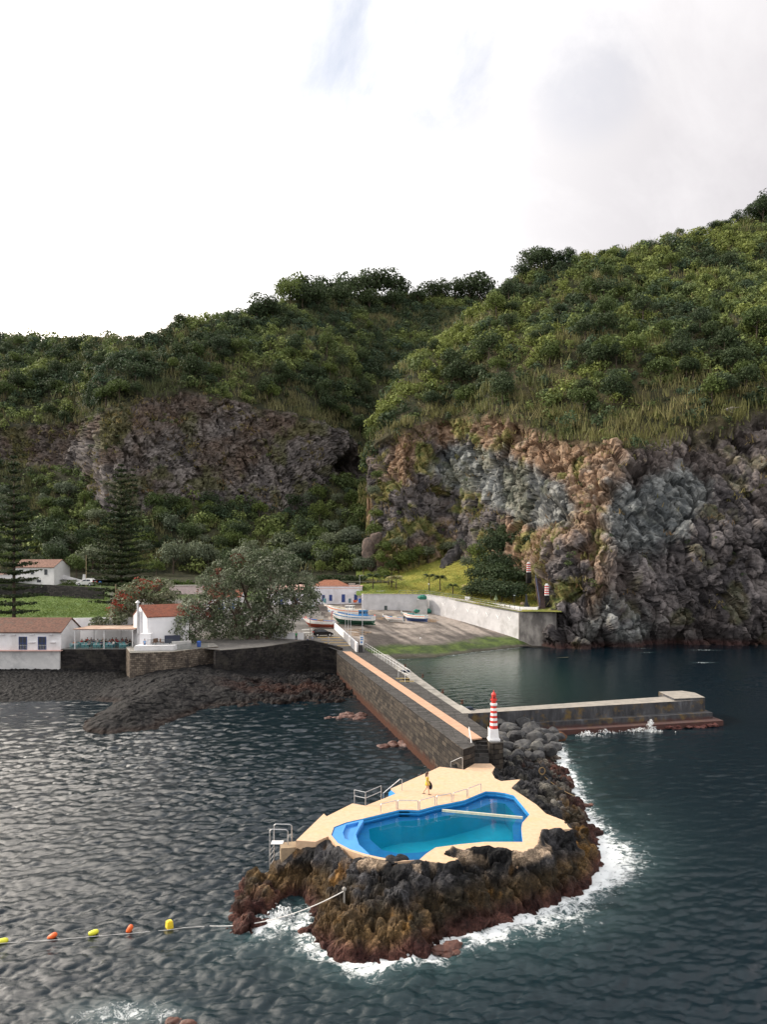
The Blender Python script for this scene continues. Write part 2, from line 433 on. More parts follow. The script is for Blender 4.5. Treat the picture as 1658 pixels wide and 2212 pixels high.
def chips(X, Y, Z, w, small, seed, k=1.):
    """second pass on the displaced face, so that small blocks are not stretched over the steps"""
    N = normals(*[blur(a, 1) for a in (X, Y, Z)])
    wx = X+.5*fbm(X, Y, Z, 2.2, 3, seed+1); wy = Y+.5*fbm(X, Y, Z, 2.4, 3, seed+2); wz = Z*.8+.3*X+.5*fbm(X, Y, Z, 2.1, 3, seed+3)
    f1, f2, c3, t3 = worley(wx, wy, wz, 2.3*k, seed+19, facet=True); d = small*.55*(c3-.5)+small*.9*t3-small*.55*np.exp(-((f2-f1)*9)**2)
    g1, g2, c4, t4 = worley(X, Y, Z, .95*k, seed+29, facet=True); d += small*.22*(c4-.5)+small*.4*t4-small*.18*np.exp(-((g2-g1)*6)**2)
    d = (d+small*.35*fbm(X, Y, Z, 3, 4, seed+77))*w
    return X+N[..., 0]*d, Y+N[..., 1]*d, Z+N[..., 2]*d, c3, c4
def ell(U, V, cu, cv, a, b, rot=0):
    x = U-cu; y = V-cv; c, s = math.cos(rot), math.sin(rot); xr = x*c+y*s; yr = -x*s+y*c
    return np.exp(-((xr/a)**2+(yr/b)**2)**1.5)

# ---- back hill
HB = []
for u, vb, yb, vf, yf, vt, yt, vc in [
        (-260, 1235, 262, 1000, 322, 930, 330, 728), (0, 1235, 262, 996, 326, 926, 332, 730), (100, 1235, 262, 1000, 326, 922, 332, 737),
        (168, 1235, 262, 1010, 318, 912, 328, 738), (216, 1235, 262, 1112, 284, 890, 300, 738), (260, 1235, 262, 1112, 282, 868, 300, 737),
        (340, 1236, 262, 1108, 290, 856, 305, 730), (400, 1240, 260, 1080, 300, 846, 310, 702), (480, 1240, 260, 1085, 304, 860, 314, 690),
        (545, 1240, 260, 1092, 306, 880, 318, 678), (610, 1240, 260, 1104, 306, 890, 322, 656), (670, 1240, 258, 1076, 316, 905, 326, 648), (710, 1240, 256, 1042, 324, 920, 330, 645),
        (745, 1240, 255, 1018, 336, 938, 336, 645), (790, 1240, 255, 1034, 338, 972, 342, 642), (850, 1240, 255, 1030, 340, 985, 348, 645), (960, 1240, 260, 1030, 345, 985, 352, 642),
        (1060, 1240, 265, 1030, 350, 980, 358, 652), (1250, 1240, 270, 1030, 355, 980, 362, 640)]:
    vm = vt*.45+vc*.55; ym = solveY(vt, yt, vm, .95); yc = solveY(vm, ym, vc, .70)
    HB.append((u, [(vb+18, yb-22), (vb, yb), (vf, yf), (vt, yt), (vm, ym), (vc, yc), (vc+40, yc+60), (vc+120, yc+200)]))
U, V, S, X, Y, Z = sheet(HB, [4, 60, 110, 60, 50, 12, 4], 3.2)
N = normals(*[blur(a, 4) for a in (X, Y, Z)])
rock = sstep(1.93, 2.05, S+.06*fbm(X, Y, Z, 12, 4, 5))*(1-sstep(2.93, 3.06, S+.14*fbm(X, Y, Z, 9, 4, 8)))
d, c1, c2 = crag(X, Y, Z, 5, 2.0, 1.1, 3, .66)
soft = 4*fbm(X, Y, Z, 40, 4, 33)*sstep(1.0, 1.6, S)*(1-sstep(4.5, 5, S))
cave = 1.5*ell(U, V, 768, 1003, 40, 22, -.2)
dd = d*rock+soft*(1-rock)-9*cave
X = X+N[..., 0]*dd; Y = Y+N[..., 1]*dd; Z = Z+N[..., 2]*dd
X, Y, Z, c3, c4 = chips(X, Y, Z, rock, .8, 303, 1.0)
big = fbm(X, Y, Z, 22, 4, 90); med = fbm(X, Y, Z, 5, 4, 95)
c = L3((.075, .067, .066), (.18, .16, .152), sstep(-.35, .35, med+.4*(c2-.5)+.5*(c3-.5)+.4*(c4-.5)))
c = L3((0, 0, 0), (1, 1, 1), np.ones_like(big))*c
warm = sstep(-.05, .35, big+.5*sstep(2.6, 2.95, S)-.25*sstep(430, 620, U)+.15)
c = c*(1-warm[..., None]*.6)+L3((.125, .085, .06), (.085, .062, .048), sstep(-.2, .2, med))*warm[..., None]*.6
gm = sstep(.12, .4, fbm(X, Y, Z, 9, 4, 101)+.25*ell(U, V, 260, 900, 60, 60)); c = c*(1-.7*gm[..., None])+np.array((.085, .088, .035))*.7*gm[..., None]
vegc = L3((.022, .024, .014), (.045, .045, .024), sstep(-.3, .3, med))
c = c*rock[..., None]+vegc*(1-rock[..., None])
hillB = fast('hills', np.stack([X, Y, Z], -1).reshape(-1, 3), gridq(*X.shape), M_rock, col=c.reshape(-1, 3), origin=(0, 300, 0)); tag(hillB, kind='structure')
B = dict(U=U, V=V, S=S, X=X, Y=Y, Z=Z, N=N, rock=rock)

# ---- headland on the right
HC = []
for u, vb, yb, vm0, ym0, vt, yt, vc in [
        (785, 1212, 276, 1207, 280, 1202, 284, 1195), (797, 1215, 264, 1120, 272, 1030, 282, 1010), (803, 1215, 261, 1110, 268, 990, 280, 974), (818, 1228, 256, 1090, 264, 965, 275, 912), (870, 1236, 250, 1095, 257, 935, 266, 806),
        (920, 1222, 252, 1090, 258, 918, 266, 762), (960, 1212, 256, 1085, 262, 908, 268, 728), (1010, 1206, 248, 1080, 254, 902, 261, 696), (1060, 1215, 228, 1080, 236, 905, 244, 655), (1112, 1275, 212, 1090, 228, 915, 238, 616),
        (1150, 1330, 198, 1100, 220, 930, 232, 592), (1178, 1392, 184.5, 1160, 200, 940, 228, 580), (1215, 1402, 181, 1175, 192, 950, 222, 571), (1270, 1404, 179.5, 1180, 187, 960, 214, 563), (1325, 1400, 180.5, 1170, 184, 968, 206, 553),
        (1345, 1398, 182, 1165, 187, 968, 207, 549), (1420, 1396, 185, 1160, 190, 955, 208, 528), (1500, 1394, 186, 1160, 191, 935, 209, 512), (1560, 1392, 187, 1160, 191, 922, 210, 502), (1600, 1392, 187, 1160, 191, 915, 210, 486), (1658, 1392, 188, 1160, 192, 905, 210, 462), (1960, 1391, 188, 1160, 193, 890, 212, 352)]:
    vm = vt*.5+vc*.5; y2 = solveY(vt, yt, vm, 1.0); yc = solveY(vm, y2, vc, .78)
    HC.append((u, [(vb+16, yb-3), (vb, yb), (vm0, ym0), (vt, yt), (vm, y2), (vc, yc), (vc+30, yc+40), (vc+160, yc+220)]))
U, V, S, X, Y, Z = sheet(HC, [5, 110, 120, 75, 60, 10, 3], 2.4)
N = normals(*[blur(a, 3) for a in (X, Y, Z)])
rock = 1-sstep(2.88, 3.08, S+.16*fbm(X, Y, Z, 9, 4, 18))
d, c1, c2 = crag(X, Y, Z, 3.5, 2.8, 1.4, 13, 1.05)
edge = sstep(786, 799, U)
# slanting slabs low on the lit flank
slab = ell(U, V, 905, 1140, 120, 95); sl_ = np.abs(((X*.8+Z*.62)/4.4) % 1-.5)*2
soft = 3.5*fbm(X, Y, Z, 34, 4, 43)
grot = ell(U, V, 1490, 1375, 90, 26)+ell(U, V, 1225, 1372, 22, 16)
dd = (d*(1-.5*slab)+slab*2.2*(sl_-.5))*rock*edge*sstep(.6, 1.1, S)+soft*(1-rock)*edge*(1-sstep(4.4, 5, S))-5.5*grot
X = X+N[..., 0]*dd; Y = Y+N[..., 1]*dd; Z = Z+N[..., 2]*dd
X, Y, Z, c3, c4 = chips(X, Y, Z, rock*edge*sstep(.6, 1.1, S), .62, 333, 1.3)
big = fbm(X, Y, Z, 20, 4, 190); med = fbm(X, Y, Z, 4, 4, 195); fin = fbm(X, Y, Z, 1.3, 3, 200)
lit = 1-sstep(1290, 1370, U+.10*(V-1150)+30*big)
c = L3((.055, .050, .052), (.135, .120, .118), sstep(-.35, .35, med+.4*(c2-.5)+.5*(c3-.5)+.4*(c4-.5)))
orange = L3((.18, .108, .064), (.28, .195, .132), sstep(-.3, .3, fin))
wo = sstep(-.15, .3, big+.35*sstep(2.2, 2.9, S)+.25*med)*(.12+.80*lit)*sstep(.9, 1.5, S+.3*lit)  # brown-orange rock, strengthened on the left flank to paint in its sunlight
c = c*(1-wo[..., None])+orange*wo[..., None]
grey = np.clip(ell(U, V, 1095, 1040, 125, 62, .45)+ell(U, V, 985, 1010, 50, 45)+ell(U, V, 1170, 1090, 60, 50)+.9*ell(U, V, 1400, 1120, 100, 85, .5)+.8*ell(U, V, 1480, 1060, 75, 60)+.5*ell(U, V, 1330, 1350, 120, 70), 0, 1)
grey = .9*sstep(.15, .75, grey+.5*med+.3*big)
c = c*(1-grey[..., None])+L3((.085, .095, .098), (.20, .21, .205), sstep(-.35, .35, fin+med+.4*(c2-.5)+.4*(c3-.5)))*grey[..., None]
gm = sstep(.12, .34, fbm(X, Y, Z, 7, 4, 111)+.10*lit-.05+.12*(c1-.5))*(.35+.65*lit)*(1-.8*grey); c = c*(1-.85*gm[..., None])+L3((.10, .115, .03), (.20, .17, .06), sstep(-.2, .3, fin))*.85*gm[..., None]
wet = 1-sstep(.6, 5, Z); c = c*(1-.72*wet[..., None])
red = np.exp(-((Z-.5)/.8)**2); c = c*(1-.6*red[..., None])+np.array((.05, .02, .018))*.6*red[..., None]
crk = np.clip(.70+.25*c2+.35*c3, .6, 1.25); c = c*crk[..., None]
ridge_soil = L3((.026, .028, .014), (.065, .055, .028), sstep(-.3, .3, med))
c = c*rock[..., None]+ridge_soil*(1-rock[..., None])
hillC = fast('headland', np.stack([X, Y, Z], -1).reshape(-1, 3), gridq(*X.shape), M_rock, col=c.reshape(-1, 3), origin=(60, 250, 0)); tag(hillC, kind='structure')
C_ = dict(U=U, V=V, S=S, X=X, Y=Y, Z=Z, N=N, rock=rock, lit=lit, grey=grey)

# ---- scattering on the sheets
def area(s):
    Pp = np.stack([s['X'], s['Y'], s['Z']], -1); a = np.gradient(Pp, axis=0); b = np.gradient(Pp, axis=1)
    return np.linalg.norm(np.cross(a, b), axis=2)
for s in (B, C_): s['A'] = np.minimum(area(s), 6)
def scatter(s, dens, rng, vis=True):
    lam = s['A']*dens*(s['S'] < 5.25)*(s['U'] > -120)*(s['U'] < 1800)
    if s is B: lam = lam*((s['U'] < 830) | (s['V'] < 960))*(s['U'] < 1150)
    k = rng.poisson(lam); idx = np.repeat(np.arange(k.size), k.ravel())
    pos = np.stack([s['X'].ravel()[idx], s['Y'].ravel()[idx], s['Z'].ravel()[idx]], 1)
    return pos+rng.normal(size=pos.shape)*np.array([.7, .7, .2]), idx
def tints(pos, rng, pal, sc=18, seed=0, w=.6):
    t = fbm(pos[:, 0], pos[:, 1], pos[:, 2], sc, 3, seed)*w*3.4+.5+rng.normal(size=len(pos))*.16
    t = np.clip(t, 0, .999)*(len(pal)-1); i = t.astype(int); f = (t-i)[:, None]; pal = np.array(pal)
    return pal[i]*(1-f)+pal[np.minimum(i+1, len(pal)-1)]*f
parts = []; reeds = []
def reed(pos, rng, hgt=3.2, K=22, tint=None, wid=.22, rad=1.6, lean=.25):
    n = len(pos); p = pos[:, None, :]+rng.normal(size=(n, K, 3))*np.array([rad, rad, .3])
    h = hgt*(.5+.7*rng.random((n, K))); ln = rng.normal(size=(n, K, 2))*lean
    t = np.stack([p[..., 0]+ln[..., 0]*h, p[..., 1]+ln[..., 1]*h, p[..., 2]+h], -1)
    a = rng.random((n, K))*PI; sx = np.stack([np.cos(a), np.sin(a), 0*a], -1)*wid*(.6+.8*rng.random((n, K, 1)))
    Vv = np.stack([p-sx, p+sx, t+sx*.35, t-sx*.35], 2).reshape(-1, 3)
    c = np.repeat((tint[:, None, :]*(.7+.6*rng.random((n, K, 1)))).reshape(-1, 3), 4, 0)
    return Vv, np.arange(len(Vv)).reshape(-1, 4), c
rng = np.random.default_rng(5)
for s, nm, rd in ((B, 'back', 1.0), (C_, 'head', .92)):
    X_, Y_, Z_ = s['X'], s['Y'], s['Z']; veg = 1-s['rock']
    if s is C_: veg = veg*(s['S'] > 2.5)
    zone = fbm(X_, Y_, Z_, 24, 3, 300)          # where cane grass takes over from shrubs
    edge_ = (np.exp(-((s['S']-3.12)/.35)**2) if s is C_ else .9*np.exp(-((s['S']-3.1)/.35)**2))
    rz = sstep(.02, .30, zone+.55*edge_-.05)
    # shrubs and small trees
    pos, idx = scatter(s, veg*(.080*(1-rz)+.018)*(s['S'] > 1.0)*1.0, rng)
    R = (1.5+2.9*rng.random(len(pos))**1.7)*rd
    C, RL = bush_lobes(pos, R, 7, rng, .95, .5)
    pal = [G_DARK, G_BLUE, G_DARK, G_MID, G_MID, G_BRIGHT] if s is B else [G_DARK, G_BLUE, G_MID, G_MID, G_BRIGHT, (.17, .205, .055)]
    tn = np.repeat(tints(pos, rng, pal, 16, 400), 7, 0)
    parts.append(cards(C, RL, 26, RL*.44, rng, 1., .45, .34, tn))
    # low undergrowth filling gaps
    pos, idx = scatter(s, veg*.10*(s['S'] > 1.0), rng)
    tn = tints(pos, rng, [G_DARK, G_MID, (.07, .085, .025), (.11, .11, .04)], 9, 410)
    parts.append(cards(pos+np.array([0, 0, .3]), np.full(len(pos), 1.25), 14, .65, rng, .8, .5, .6, tn))
    pos, idx = scatter(s, veg*(.085*rz+.008)*(s['S'] > 1.0), rng)
    pl = [(.065, .078, .034), (.115, .12, .056), (.145, .14, .07)] if s is B else [(.08, .095, .034), (.13, .135, .052), (.18, .165, .08), (.12, .125, .045)]
    reeds.append(reed(pos, rng, 3.0, 20, tints(pos, rng, pl, 14, 420), .15))
    # tufts and shrubs hanging on the rock
    ledge = sstep(.02, .3, fbm(X_, Y_, Z_, 10, 3, 500)+(.34*s['lit']-.20-.5*s['grey'] if s is C_ else .03))
    pos, idx = scatter(s, s['rock']*(.045*ledge+.002)*(s['S'] > 1.05)*(Z_ > 9), rng)
    R = .6+1.3*rng.random(len(pos))**2; C, RL = bush_lobes(pos, R, 4, rng, .8, .55)
    tn = np.repeat(tints(pos, rng, [G_DARK, G_MID, (.11, .11, .035), (.17, .14, .06)], 8, 510), 4, 0)
    parts.append(cards(C, RL, 14, RL*.55, rng, .8, .35, .6, tn))
    pos, idx = scatter(s, s['rock']*(.07*ledge+.004)*(s['S'] > 1.05)*(Z_ > 9), rng)
    reeds.append(reed(pos, rng, 1.2, 10, tints(pos, rng, [(.12, .12, .04), (.22, .18, .08), (.15, .10, .05)], 8, 520), .13, .9, .5))
V_, Q_, c_ = join(parts); o = fast('hillside_scrub', V_, Q_, M_leaf, col=c_, origin=(0, 250, 30)); tag(o, 'dense mass of shrubs covering the steep slopes above the cliffs', 'shrubs', kind='stuff')
V_, Q_, c_ = join(reeds); o = fast('cane_grass', V_, Q_, M_leaf, col=c_, origin=(0, 250, 30)); tag(o, 'tall pale cane grass in streaks along the cliff tops', 'grass', kind='stuff')
print('scrub', len(parts), len(Q_))

# ---- trees one can tell apart on the slopes: shared meshes, one object each
def proto_mesh(name, seed, R, Ht, K, M, leaf, tint, **k):
    V_, Q_, c_ = tree_mesh(seed, R, Ht, K, M, leaf, tint, **k)
    o = fast(name, V_, Q_, M_leaf, col=c_, origin=(0, 0, 0)); me = o.data; bpy.data.objects.remove(o); return me
PT = {'dark': [proto_mesh('round_crown', 20+i, 3.8, 6.8, 18, 75, .46, G_DARK if i % 2 else (.04, .062, .025), hgt=1.0) for i in range(4)],
      'lit': [proto_mesh('round_crown', 30+i, 3.5, 6.2, 18, 75, .45, (.095, .13, .034) if i % 2 else (.07, .10, .03), hgt=.95) for i in range(4)],  # crowns of a lighter leaf green
      'grey': [proto_mesh('round_crown', 40+i, 3.6, 6.5, 20, 75, .42, (.12, .145, .095), hgt=.95) for i in range(3)]}
mbt = MB(); trunk(mbt, 6, .22, 3, 3, 2.5, z0=-1.5); _t = mbt.build('trunk', M_bark, origin=(0, 0, 0)); TRK = _t.data; bpy.data.objects.remove(_t)
def slope_tree(p, kind, sc, label, group, name='hillside_tree', cat='tree', sz=None, rnd=random):
    o = thing(name, label, cat, p, rnd.uniform(0, 6.28), group); o.scale = (sc, sc, sz or sc*rnd.uniform(.85, 1.15))
    for nm, me in (('crown', rnd.choice(PT[kind])), ('trunk', TRK)):
        c = bpy.data.objects.new(nm, me); COL.objects.link(c); c.parent = o
    return o
def on_sheet(s, u, v):
    i = np.argmin((s['U']-u)**2+(s['V']-v)**2+(s['S'] > 5.3)*1e6); return (s['X'].flat[i], s['Y'].flat[i], s['Z'].flat[i])
rr = random.Random(4)
def inrock(s, u, v):
    i = np.argmin((s['U']-u)**2+(s['V']-v)**2+(s['S'] > 5.3)*1e6); return s['rock'].flat[i] > .3
n = 0
while n < 110:
    u = rr.uniform(-20, 800); v = rr.uniform(690, 960)
    if inrock(B, u, v) or v < np.interp(u, [-20, 400, 600, 800], [752, 735, 690, 675]): continue
    k = rr.choice(('dark', 'dark', 'lit', 'dark'))
    slope_tree(on_sheet(B, u, v), k, rr.uniform(.65, 1.5)*(1 if v > 770 else .7), 'rounded green tree among the scrub on the back hillside', 'trees on the back hillside', rnd=rr); n += 1
n = 0
while n < 120:
    u = rr.uniform(880, 1690); v = rr.uniform(470, 900)
    if v < np.interp(u, [860, 960, 1060, 1110, 1300, 1658], [830, 735, 668, 625, 545, 440])+8 or inrock(C_, u, v): continue
    k = rr.choice(('dark', 'lit', 'lit', 'dark'))
    slope_tree(on_sheet(C_, u, v), k, rr.uniform(.55, 1.5)*(1 if v > 650 else .7), 'rounded green tree on the steep headland slope above the cliff', 'trees on the headland slope', rnd=rr); n += 1
# skyline trees
for u, v, s_, k in [(642, 655, 1.75, 'lit'), (628, 655, 1.3, 'lit'), (672, 650, 1.3, 'dark'), (700, 652, 1.35, 'dark'), (728, 650, 1.2, 'dark'), (752, 648, 1.5, 'dark'), (785, 646, 1.7, 'dark'), (812, 644, 1.75, 'dark'), (842, 646, 1.75, 'dark'), (866, 648, 1.3, 'dark'),
                    (905, 655, 1.0, 'dark'), (930, 648, 1.2, 'dark'), (955, 645, 1.2, 'dark'), (985, 645, 1.2, 'dark'), (1012, 648, 1.5, 'dark'), (1035, 646, 1.8, 'dark'), (1052, 652, 1.1, 'dark'), (1088, 642, .9, 'dark'),
                    (655, 664, 1.2, 'dark'), (690, 668, 1.2, 'dark'), (740, 668, 1.3, 'dark'), (800, 668, 1.3, 'dark'), (850, 668, 1.2, 'dark'), (572, 690, 1.2, 'dark'), (556, 695, .9, 'dark'), (590, 690, .9, 'dark')]:
    q_ = on_sheet(B, u, v); slope_tree((q_[0], q_[1]-3, q_[2]-4.6*s_), k, s_*2.0, sz=s_*1.85, label= 'dark tree standing against the sky on the valley rim', group='trees on the valley rim skyline', name='skyline_tree', rnd=rr)
for u, v, s_ in [(1125, 600, 1.0), (1142, 590, 1.3), (1165, 575, 1.45), (1182, 570, 1.1), (1205, 562, .8), (1230, 560, .7), (1640, 445, 1.2), (1665, 435, 1.8), (1615, 465, .8), (1590, 480, .8), (1690, 425, 1.9), (1648, 480, 1.4), (1540, 492, .6), (1515, 496, .5), (1565, 486, .6), (1300, 540, .45), (1388, 520, .5)]:
    q_ = on_sheet(C_, u, v); slope_tree((q_[0], q_[1], q_[2]-2.*s_), 'dark', s_*1.35, 'dark tree standing against the sky along the headland ridge', 'trees on the headland ridge', 'skyline_tree', rnd=rr)
# lone dark pine on the left skyline
o = slope_tree(on_sheet(B, 388, 712), 'dark', 1.15, 'lone dark pine breaking the left skyline', None, 'skyline_pine', rnd=rr)
SB_ = B
# ================= outlines at sea level =======================================================
ISL = P2([(945, 1656), (1010, 1660), (1075, 1625), (1130, 1600), (1190, 1596), (1212, 1610), (1215, 1645), (1238, 1682), (1250, 1722), (1272, 1762), (1290, 1800), (1302, 1845), (1298, 1885), (1275, 1920),
          (1205, 1955), (1110, 1990), (1060, 2018), (985, 2030), (950, 2048), (925, 2066), (870, 2074), (800, 2088), (735, 2072), (672, 2048), (655, 2010), (668, 1975), (655, 1935), (625, 1932), (600, 1965), (575, 1995), (545, 2022), (500, 2016), (492, 1985), (505, 1935), (530, 1900), (575, 1890), (640, 1905)], 0)
DECKT = [(640, 1815), (700, 1757), (706, 1763), (762, 1735), (790, 1740), (823, 1727), (858, 1713), (845, 1703), (951, 1656), (1004, 1662), (1026, 1649), (1061, 1649), (1070, 1657), (1063, 1668), (1070, 1681), (1083, 1687), (1125, 1683), (1105, 1702),
         (1136, 1722), (1160, 1738), (1180, 1757), (1219, 1772), (1237, 1790), (1175, 1794), (1164, 1830), (1131, 1842), (1078, 1834), (1030, 1833), (1004, 1838), (975, 1838), (962, 1845), (990, 1854), (985, 1862), (960, 1868), (924, 1866), (907, 1856)]
POOL = [(1050, 1709), (1072, 1710), (1092, 1713), (1111, 1718), (1128, 1738), (1145, 1759), (1129, 1777), (1127, 1790), (1130, 1818), (1048, 1818), (995, 1823), (942, 1830), (922, 1843), (907, 1856), (880, 1858), (854, 1857), (820, 1851), (793, 1845), (757, 1834), (730, 1820), (716, 1803), (722, 1786), (748, 1776), (784, 1768), (825, 1758), (863, 1749), (885, 1749), (905, 1750), (942, 1740), (975, 1734), (1004, 1728), (1032, 1716)]
DZ = 3.0
deck = P2(DECKT, DZ); pool = P2(POOL, DZ)
deck_full = deck[:-1]+P2([(905, 1872), (854, 1868), (793, 1856), (750, 1845), (716, 1822), (709, 1808), (690, 1818), (682, 1820)], DZ)
SHORE = P2([(-400, 1520), (0, 1516), (100, 1514), (190, 1512), (250, 1522), (205, 1545), (178, 1568), (190, 1583), (245, 1586), (330, 1575), (400, 1548), (470, 1528), (560, 1522), (640, 1524), (720, 1518), (785, 1508), (800, 1490), (770, 1440), (738, 1425)], 0)
SHORE = SHORE+[(-2, 150), (-40, 160), (-120, 160)]
# ================= sea =========================================================================
def fft_tile(n, L, wind, V, seed, slope=.16):
    r = np.random.default_rng(seed); k = 2*PI*np.fft.fftfreq(n, L/n); kx, ky = np.meshgrid(k, k, indexing='ij')
    kk = np.hypot(kx, ky)+1e-9; L0 = V*V/9.81; c = (kx*math.cos(wind)+ky*math.sin(wind))/kk
    Pk = np.exp(-1/(kk*L0)**2)/kk**3.6*(.12+c**2)*np.exp(-(kk*.05)**2); Pk[0, 0] = 0
    h = (r.normal(size=kk.shape)+1j*r.normal(size=kk.shape))*np.sqrt(Pk)
    z = np.fft.ifft2(h).real; gx = np.fft.ifft2(1j*kx*h).real; s = slope/gx.std()
    dx = np.fft.ifft2(-1j*kx/kk*h).real; dy = np.fft.ifft2(-1j*ky/kk*h).real
    return z*s, dx*s, dy*s
def samp(T, n, L, x, y):
    x = (x/L*n) % n; y = (y/L*n) % n; i = np.floor(x).astype(int); j = np.floor(y).astype(int); a = x-i; b = y-j
    i %= n; j %= n; i1 = (i+1) % n; j1 = (j+1) % n
    return T[i, j]*(1-a)*(1-b)+T[i1, j]*a*(1-b)+T[i, j1]*(1-a)*b+T[i1, j1]*a*b
ra = np.concatenate([np.linspace(-60, -1.0, 30)[:-1], np.arange(-1.0, .95, .0030), np.linspace(.95, 60, 30)[1:]])
ys = [-400, -200, -100, -40, 0, 8, 14]; y = 20.
while y < 215: ys.append(y); y *= 1.0034
while y < 9000: ys.append(y); y *= 1.12
ys = np.array(ys); sc_ = np.maximum(ys, 20)
X = ra[:, None]*sc_[None, :]; Y = np.repeat(ys[None], len(ra), 0)
T1 = fft_tile(512, 71., 1.95, 1.9, 1, .17); T2 = fft_tile(512, 43., 1.2, 1.05, 2, .18)
cal = np.ones_like(X)
harb = poly_dist(X, Y, [(-3, 165), (-3, 140), (8.5, 92), (44, 94), (60, 150), (50, 190), (20, 200)])
cal = np.where(harb[1], 1-.55*sstep(0, 6, harb[0]), 1.)*(1-sstep(180, 260, np.abs(Y-20)))*(np.abs(X) < np.maximum(Y, 20)*1.05)
gust = .85+.7*fbm(X, Y, 0*X, 26, 4, 77)-.28*sstep(6, 30, X)
a = [samp(t, 512, 71., X, Y)*cal*gust for t in T1]
cr, sr = math.cos(.7), math.sin(.7); b = [samp(t, 512, 43., X*cr+Y*sr, -X*sr+Y*cr)*cal*gust for t in T2]
Zw = a[0]+b[0]
Zd = (np.abs(Y) < 260)*1.0
Xw = X+1.1*(a[1]+b[1]*cr-b[2]*sr); Yw = Y+1.1*(a[2]+b[1]*sr+b[2]*cr)
di, ii = poly_dist(X, Y, ISL)
TOE = [P(1207, 1583, 0), P(1562, 1571, 0)]
dt, _ = poly_dist(X, Y, [TOE[0], TOE[1]], closed=False); dt = np.where(Y > TOE[0][1]+1.5+(X-20)*.0, 9, dt)
ang = np.arctan2(Y-52, X-4)
expo = sstep(-2.75, -1.75, ang)*(1-sstep(1.2, 1.9, ang))
expo = np.maximum(expo*(1-.75*np.exp(-(((X+9)/2.2)**2+((Y-41.5)/2.5)**2))), .95*np.exp(-(((X+5.6)/2.6)**2+((Y-40.6)/2.2)**2)))
lobes = .35+.75*sstep(-.35, .45, fbm(X, Y, 0*X, 5.5, 3, 31))
swash = 1.0*np.exp(-((X-15)/5)**2-((Y-50)/14)**2)+.8*np.exp(-((X-16)/5)**2-((Y-75)/7)**2)
foam = (.46*np.exp(-di/3.4)*lobes)*expo+.92*np.exp(-di/(.40+.75*lobes+.6*swash))*expo*(.85+.6*lobes+.4*swash)+.62*np.exp(-dt/.9)*sstep(-.2, .3, fbm(X, Y, 0*X, 6, 3, 41)+.15)
dsh, ish = poly_dist(X, Y, SHORE); foam = foam+.30*np.exp(-dsh/.5)*(Y < 130)*sstep(-.1, .4, fbm(X, Y, 0*X, 4, 3, 51))
foam = foam+.40*np.exp(-(np.hypot(X+19+9.4, Y-36.5)/3.0)**2)*0+.8*np.exp(-(((X+11.5)/2.6)**2+((Y-32.6)/1.0)**2)**1.0)
edge = [P(820, 1428, 0), P(850, 1425.5, 0), P(920, 1421, 0), P(995, 1414, 0), P(1032, 1408, 0), P(1124, 1399, 0)]
de, _ = poly_dist(X, Y, edge, closed=False); foam = foam+.75*np.exp(-(de/.55)**2)*sstep(-.3, .1, fbm(X, Y, 0*X, 9, 2, 61))
for (u, v, s1, s2) in ((1525, 1404, 3.0, 1.), (1522, 1431, 2.2, .8), (1400, 1409, 2, .5), (1390, 1400, 3, .5)):
    p = P(u, v, 0); foam = foam+.9*np.exp(-((X-p[0])/s1)**2-((Y-p[1])/s2)**2)
shal = np.exp(-(((X-17)/17)**2+((Y-140)/34)**2))*sstep(-1, 3, X-(-3+(165-Y)*.17))+.35*expo*np.exp(-di/3.5)
Zw = Zw+.22*expo*np.exp(-di/2.5)*fbm(X, Y, 0*X, 1.5, 3, 71)
m, nt, b_ = newmat('sea_water')
g = coords(nt, True)
fa = nd(nt, 'ShaderNodeAttribute', attribute_name='foam').outputs['Fac']; sa = nd(nt, 'ShaderNodeAttribute', attribute_name='shallow').outputs['Fac']
base = mixc(nt, sa, (.0015, .0080, .0135), (.007, .036, .032))
mp = nd(nt, 'ShaderNodeMapping'); mp.inputs['Scale'].default_value = (1, 1.25, 1); lk(nt, g, mp.inputs[0])
nA = noise(nt, mp.outputs[0], 1.1, 9, .68, 1.4); nB = noise(nt, g, .45, 5, .6, .6)
vo = nd(nt, 'ShaderNodeTexVoronoi', feature='SMOOTH_F1'); vo.inputs['Scale'].default_value = 2.1; vo.inputs['Randomness'].default_value = 1
ad = nd(nt, 'ShaderNodeVectorMath', operation='MULTIPLY_ADD'); wn = nd(nt, 'ShaderNodeTexNoise'); wn.inputs['Scale'].default_value = 1.2; wn.inputs['Detail'].default_value = 5; lk(nt, g, wn.inputs['Vector'])
lk(nt, wn.outputs['Color'], ad.inputs[0]); ad.inputs[1].default_value = (1.3, 1.3, 1.3); lk(nt, g, ad.inputs[2]); lk(nt, ad.outputs[0], vo.inputs['Vector'])
rdg = math_(nt, 'SUBTRACT', 1., math_(nt, 'MULTIPLY', math_(nt, 'ABSOLUTE', math_(nt, 'SUBTRACT', noise(nt, ad.outputs[0], 1.7, 6, .7, .8), .5)), 7.), True)
lace = math_(nt, 'ADD', math_(nt, 'ADD', math_(nt, 'MULTIPLY', vo.outputs['Distance'], .35), math_(nt, 'MULTIPLY', nA, .75)), math_(nt, 'MULTIPLY', rdg, .38))
thr = math_(nt, 'SUBTRACT', 1.10, math_(nt, 'MULTIPLY', fa, .46))
fm = math_(nt, 'MULTIPLY', math_(nt, 'SUBTRACT', lace, thr), 3.8, True)
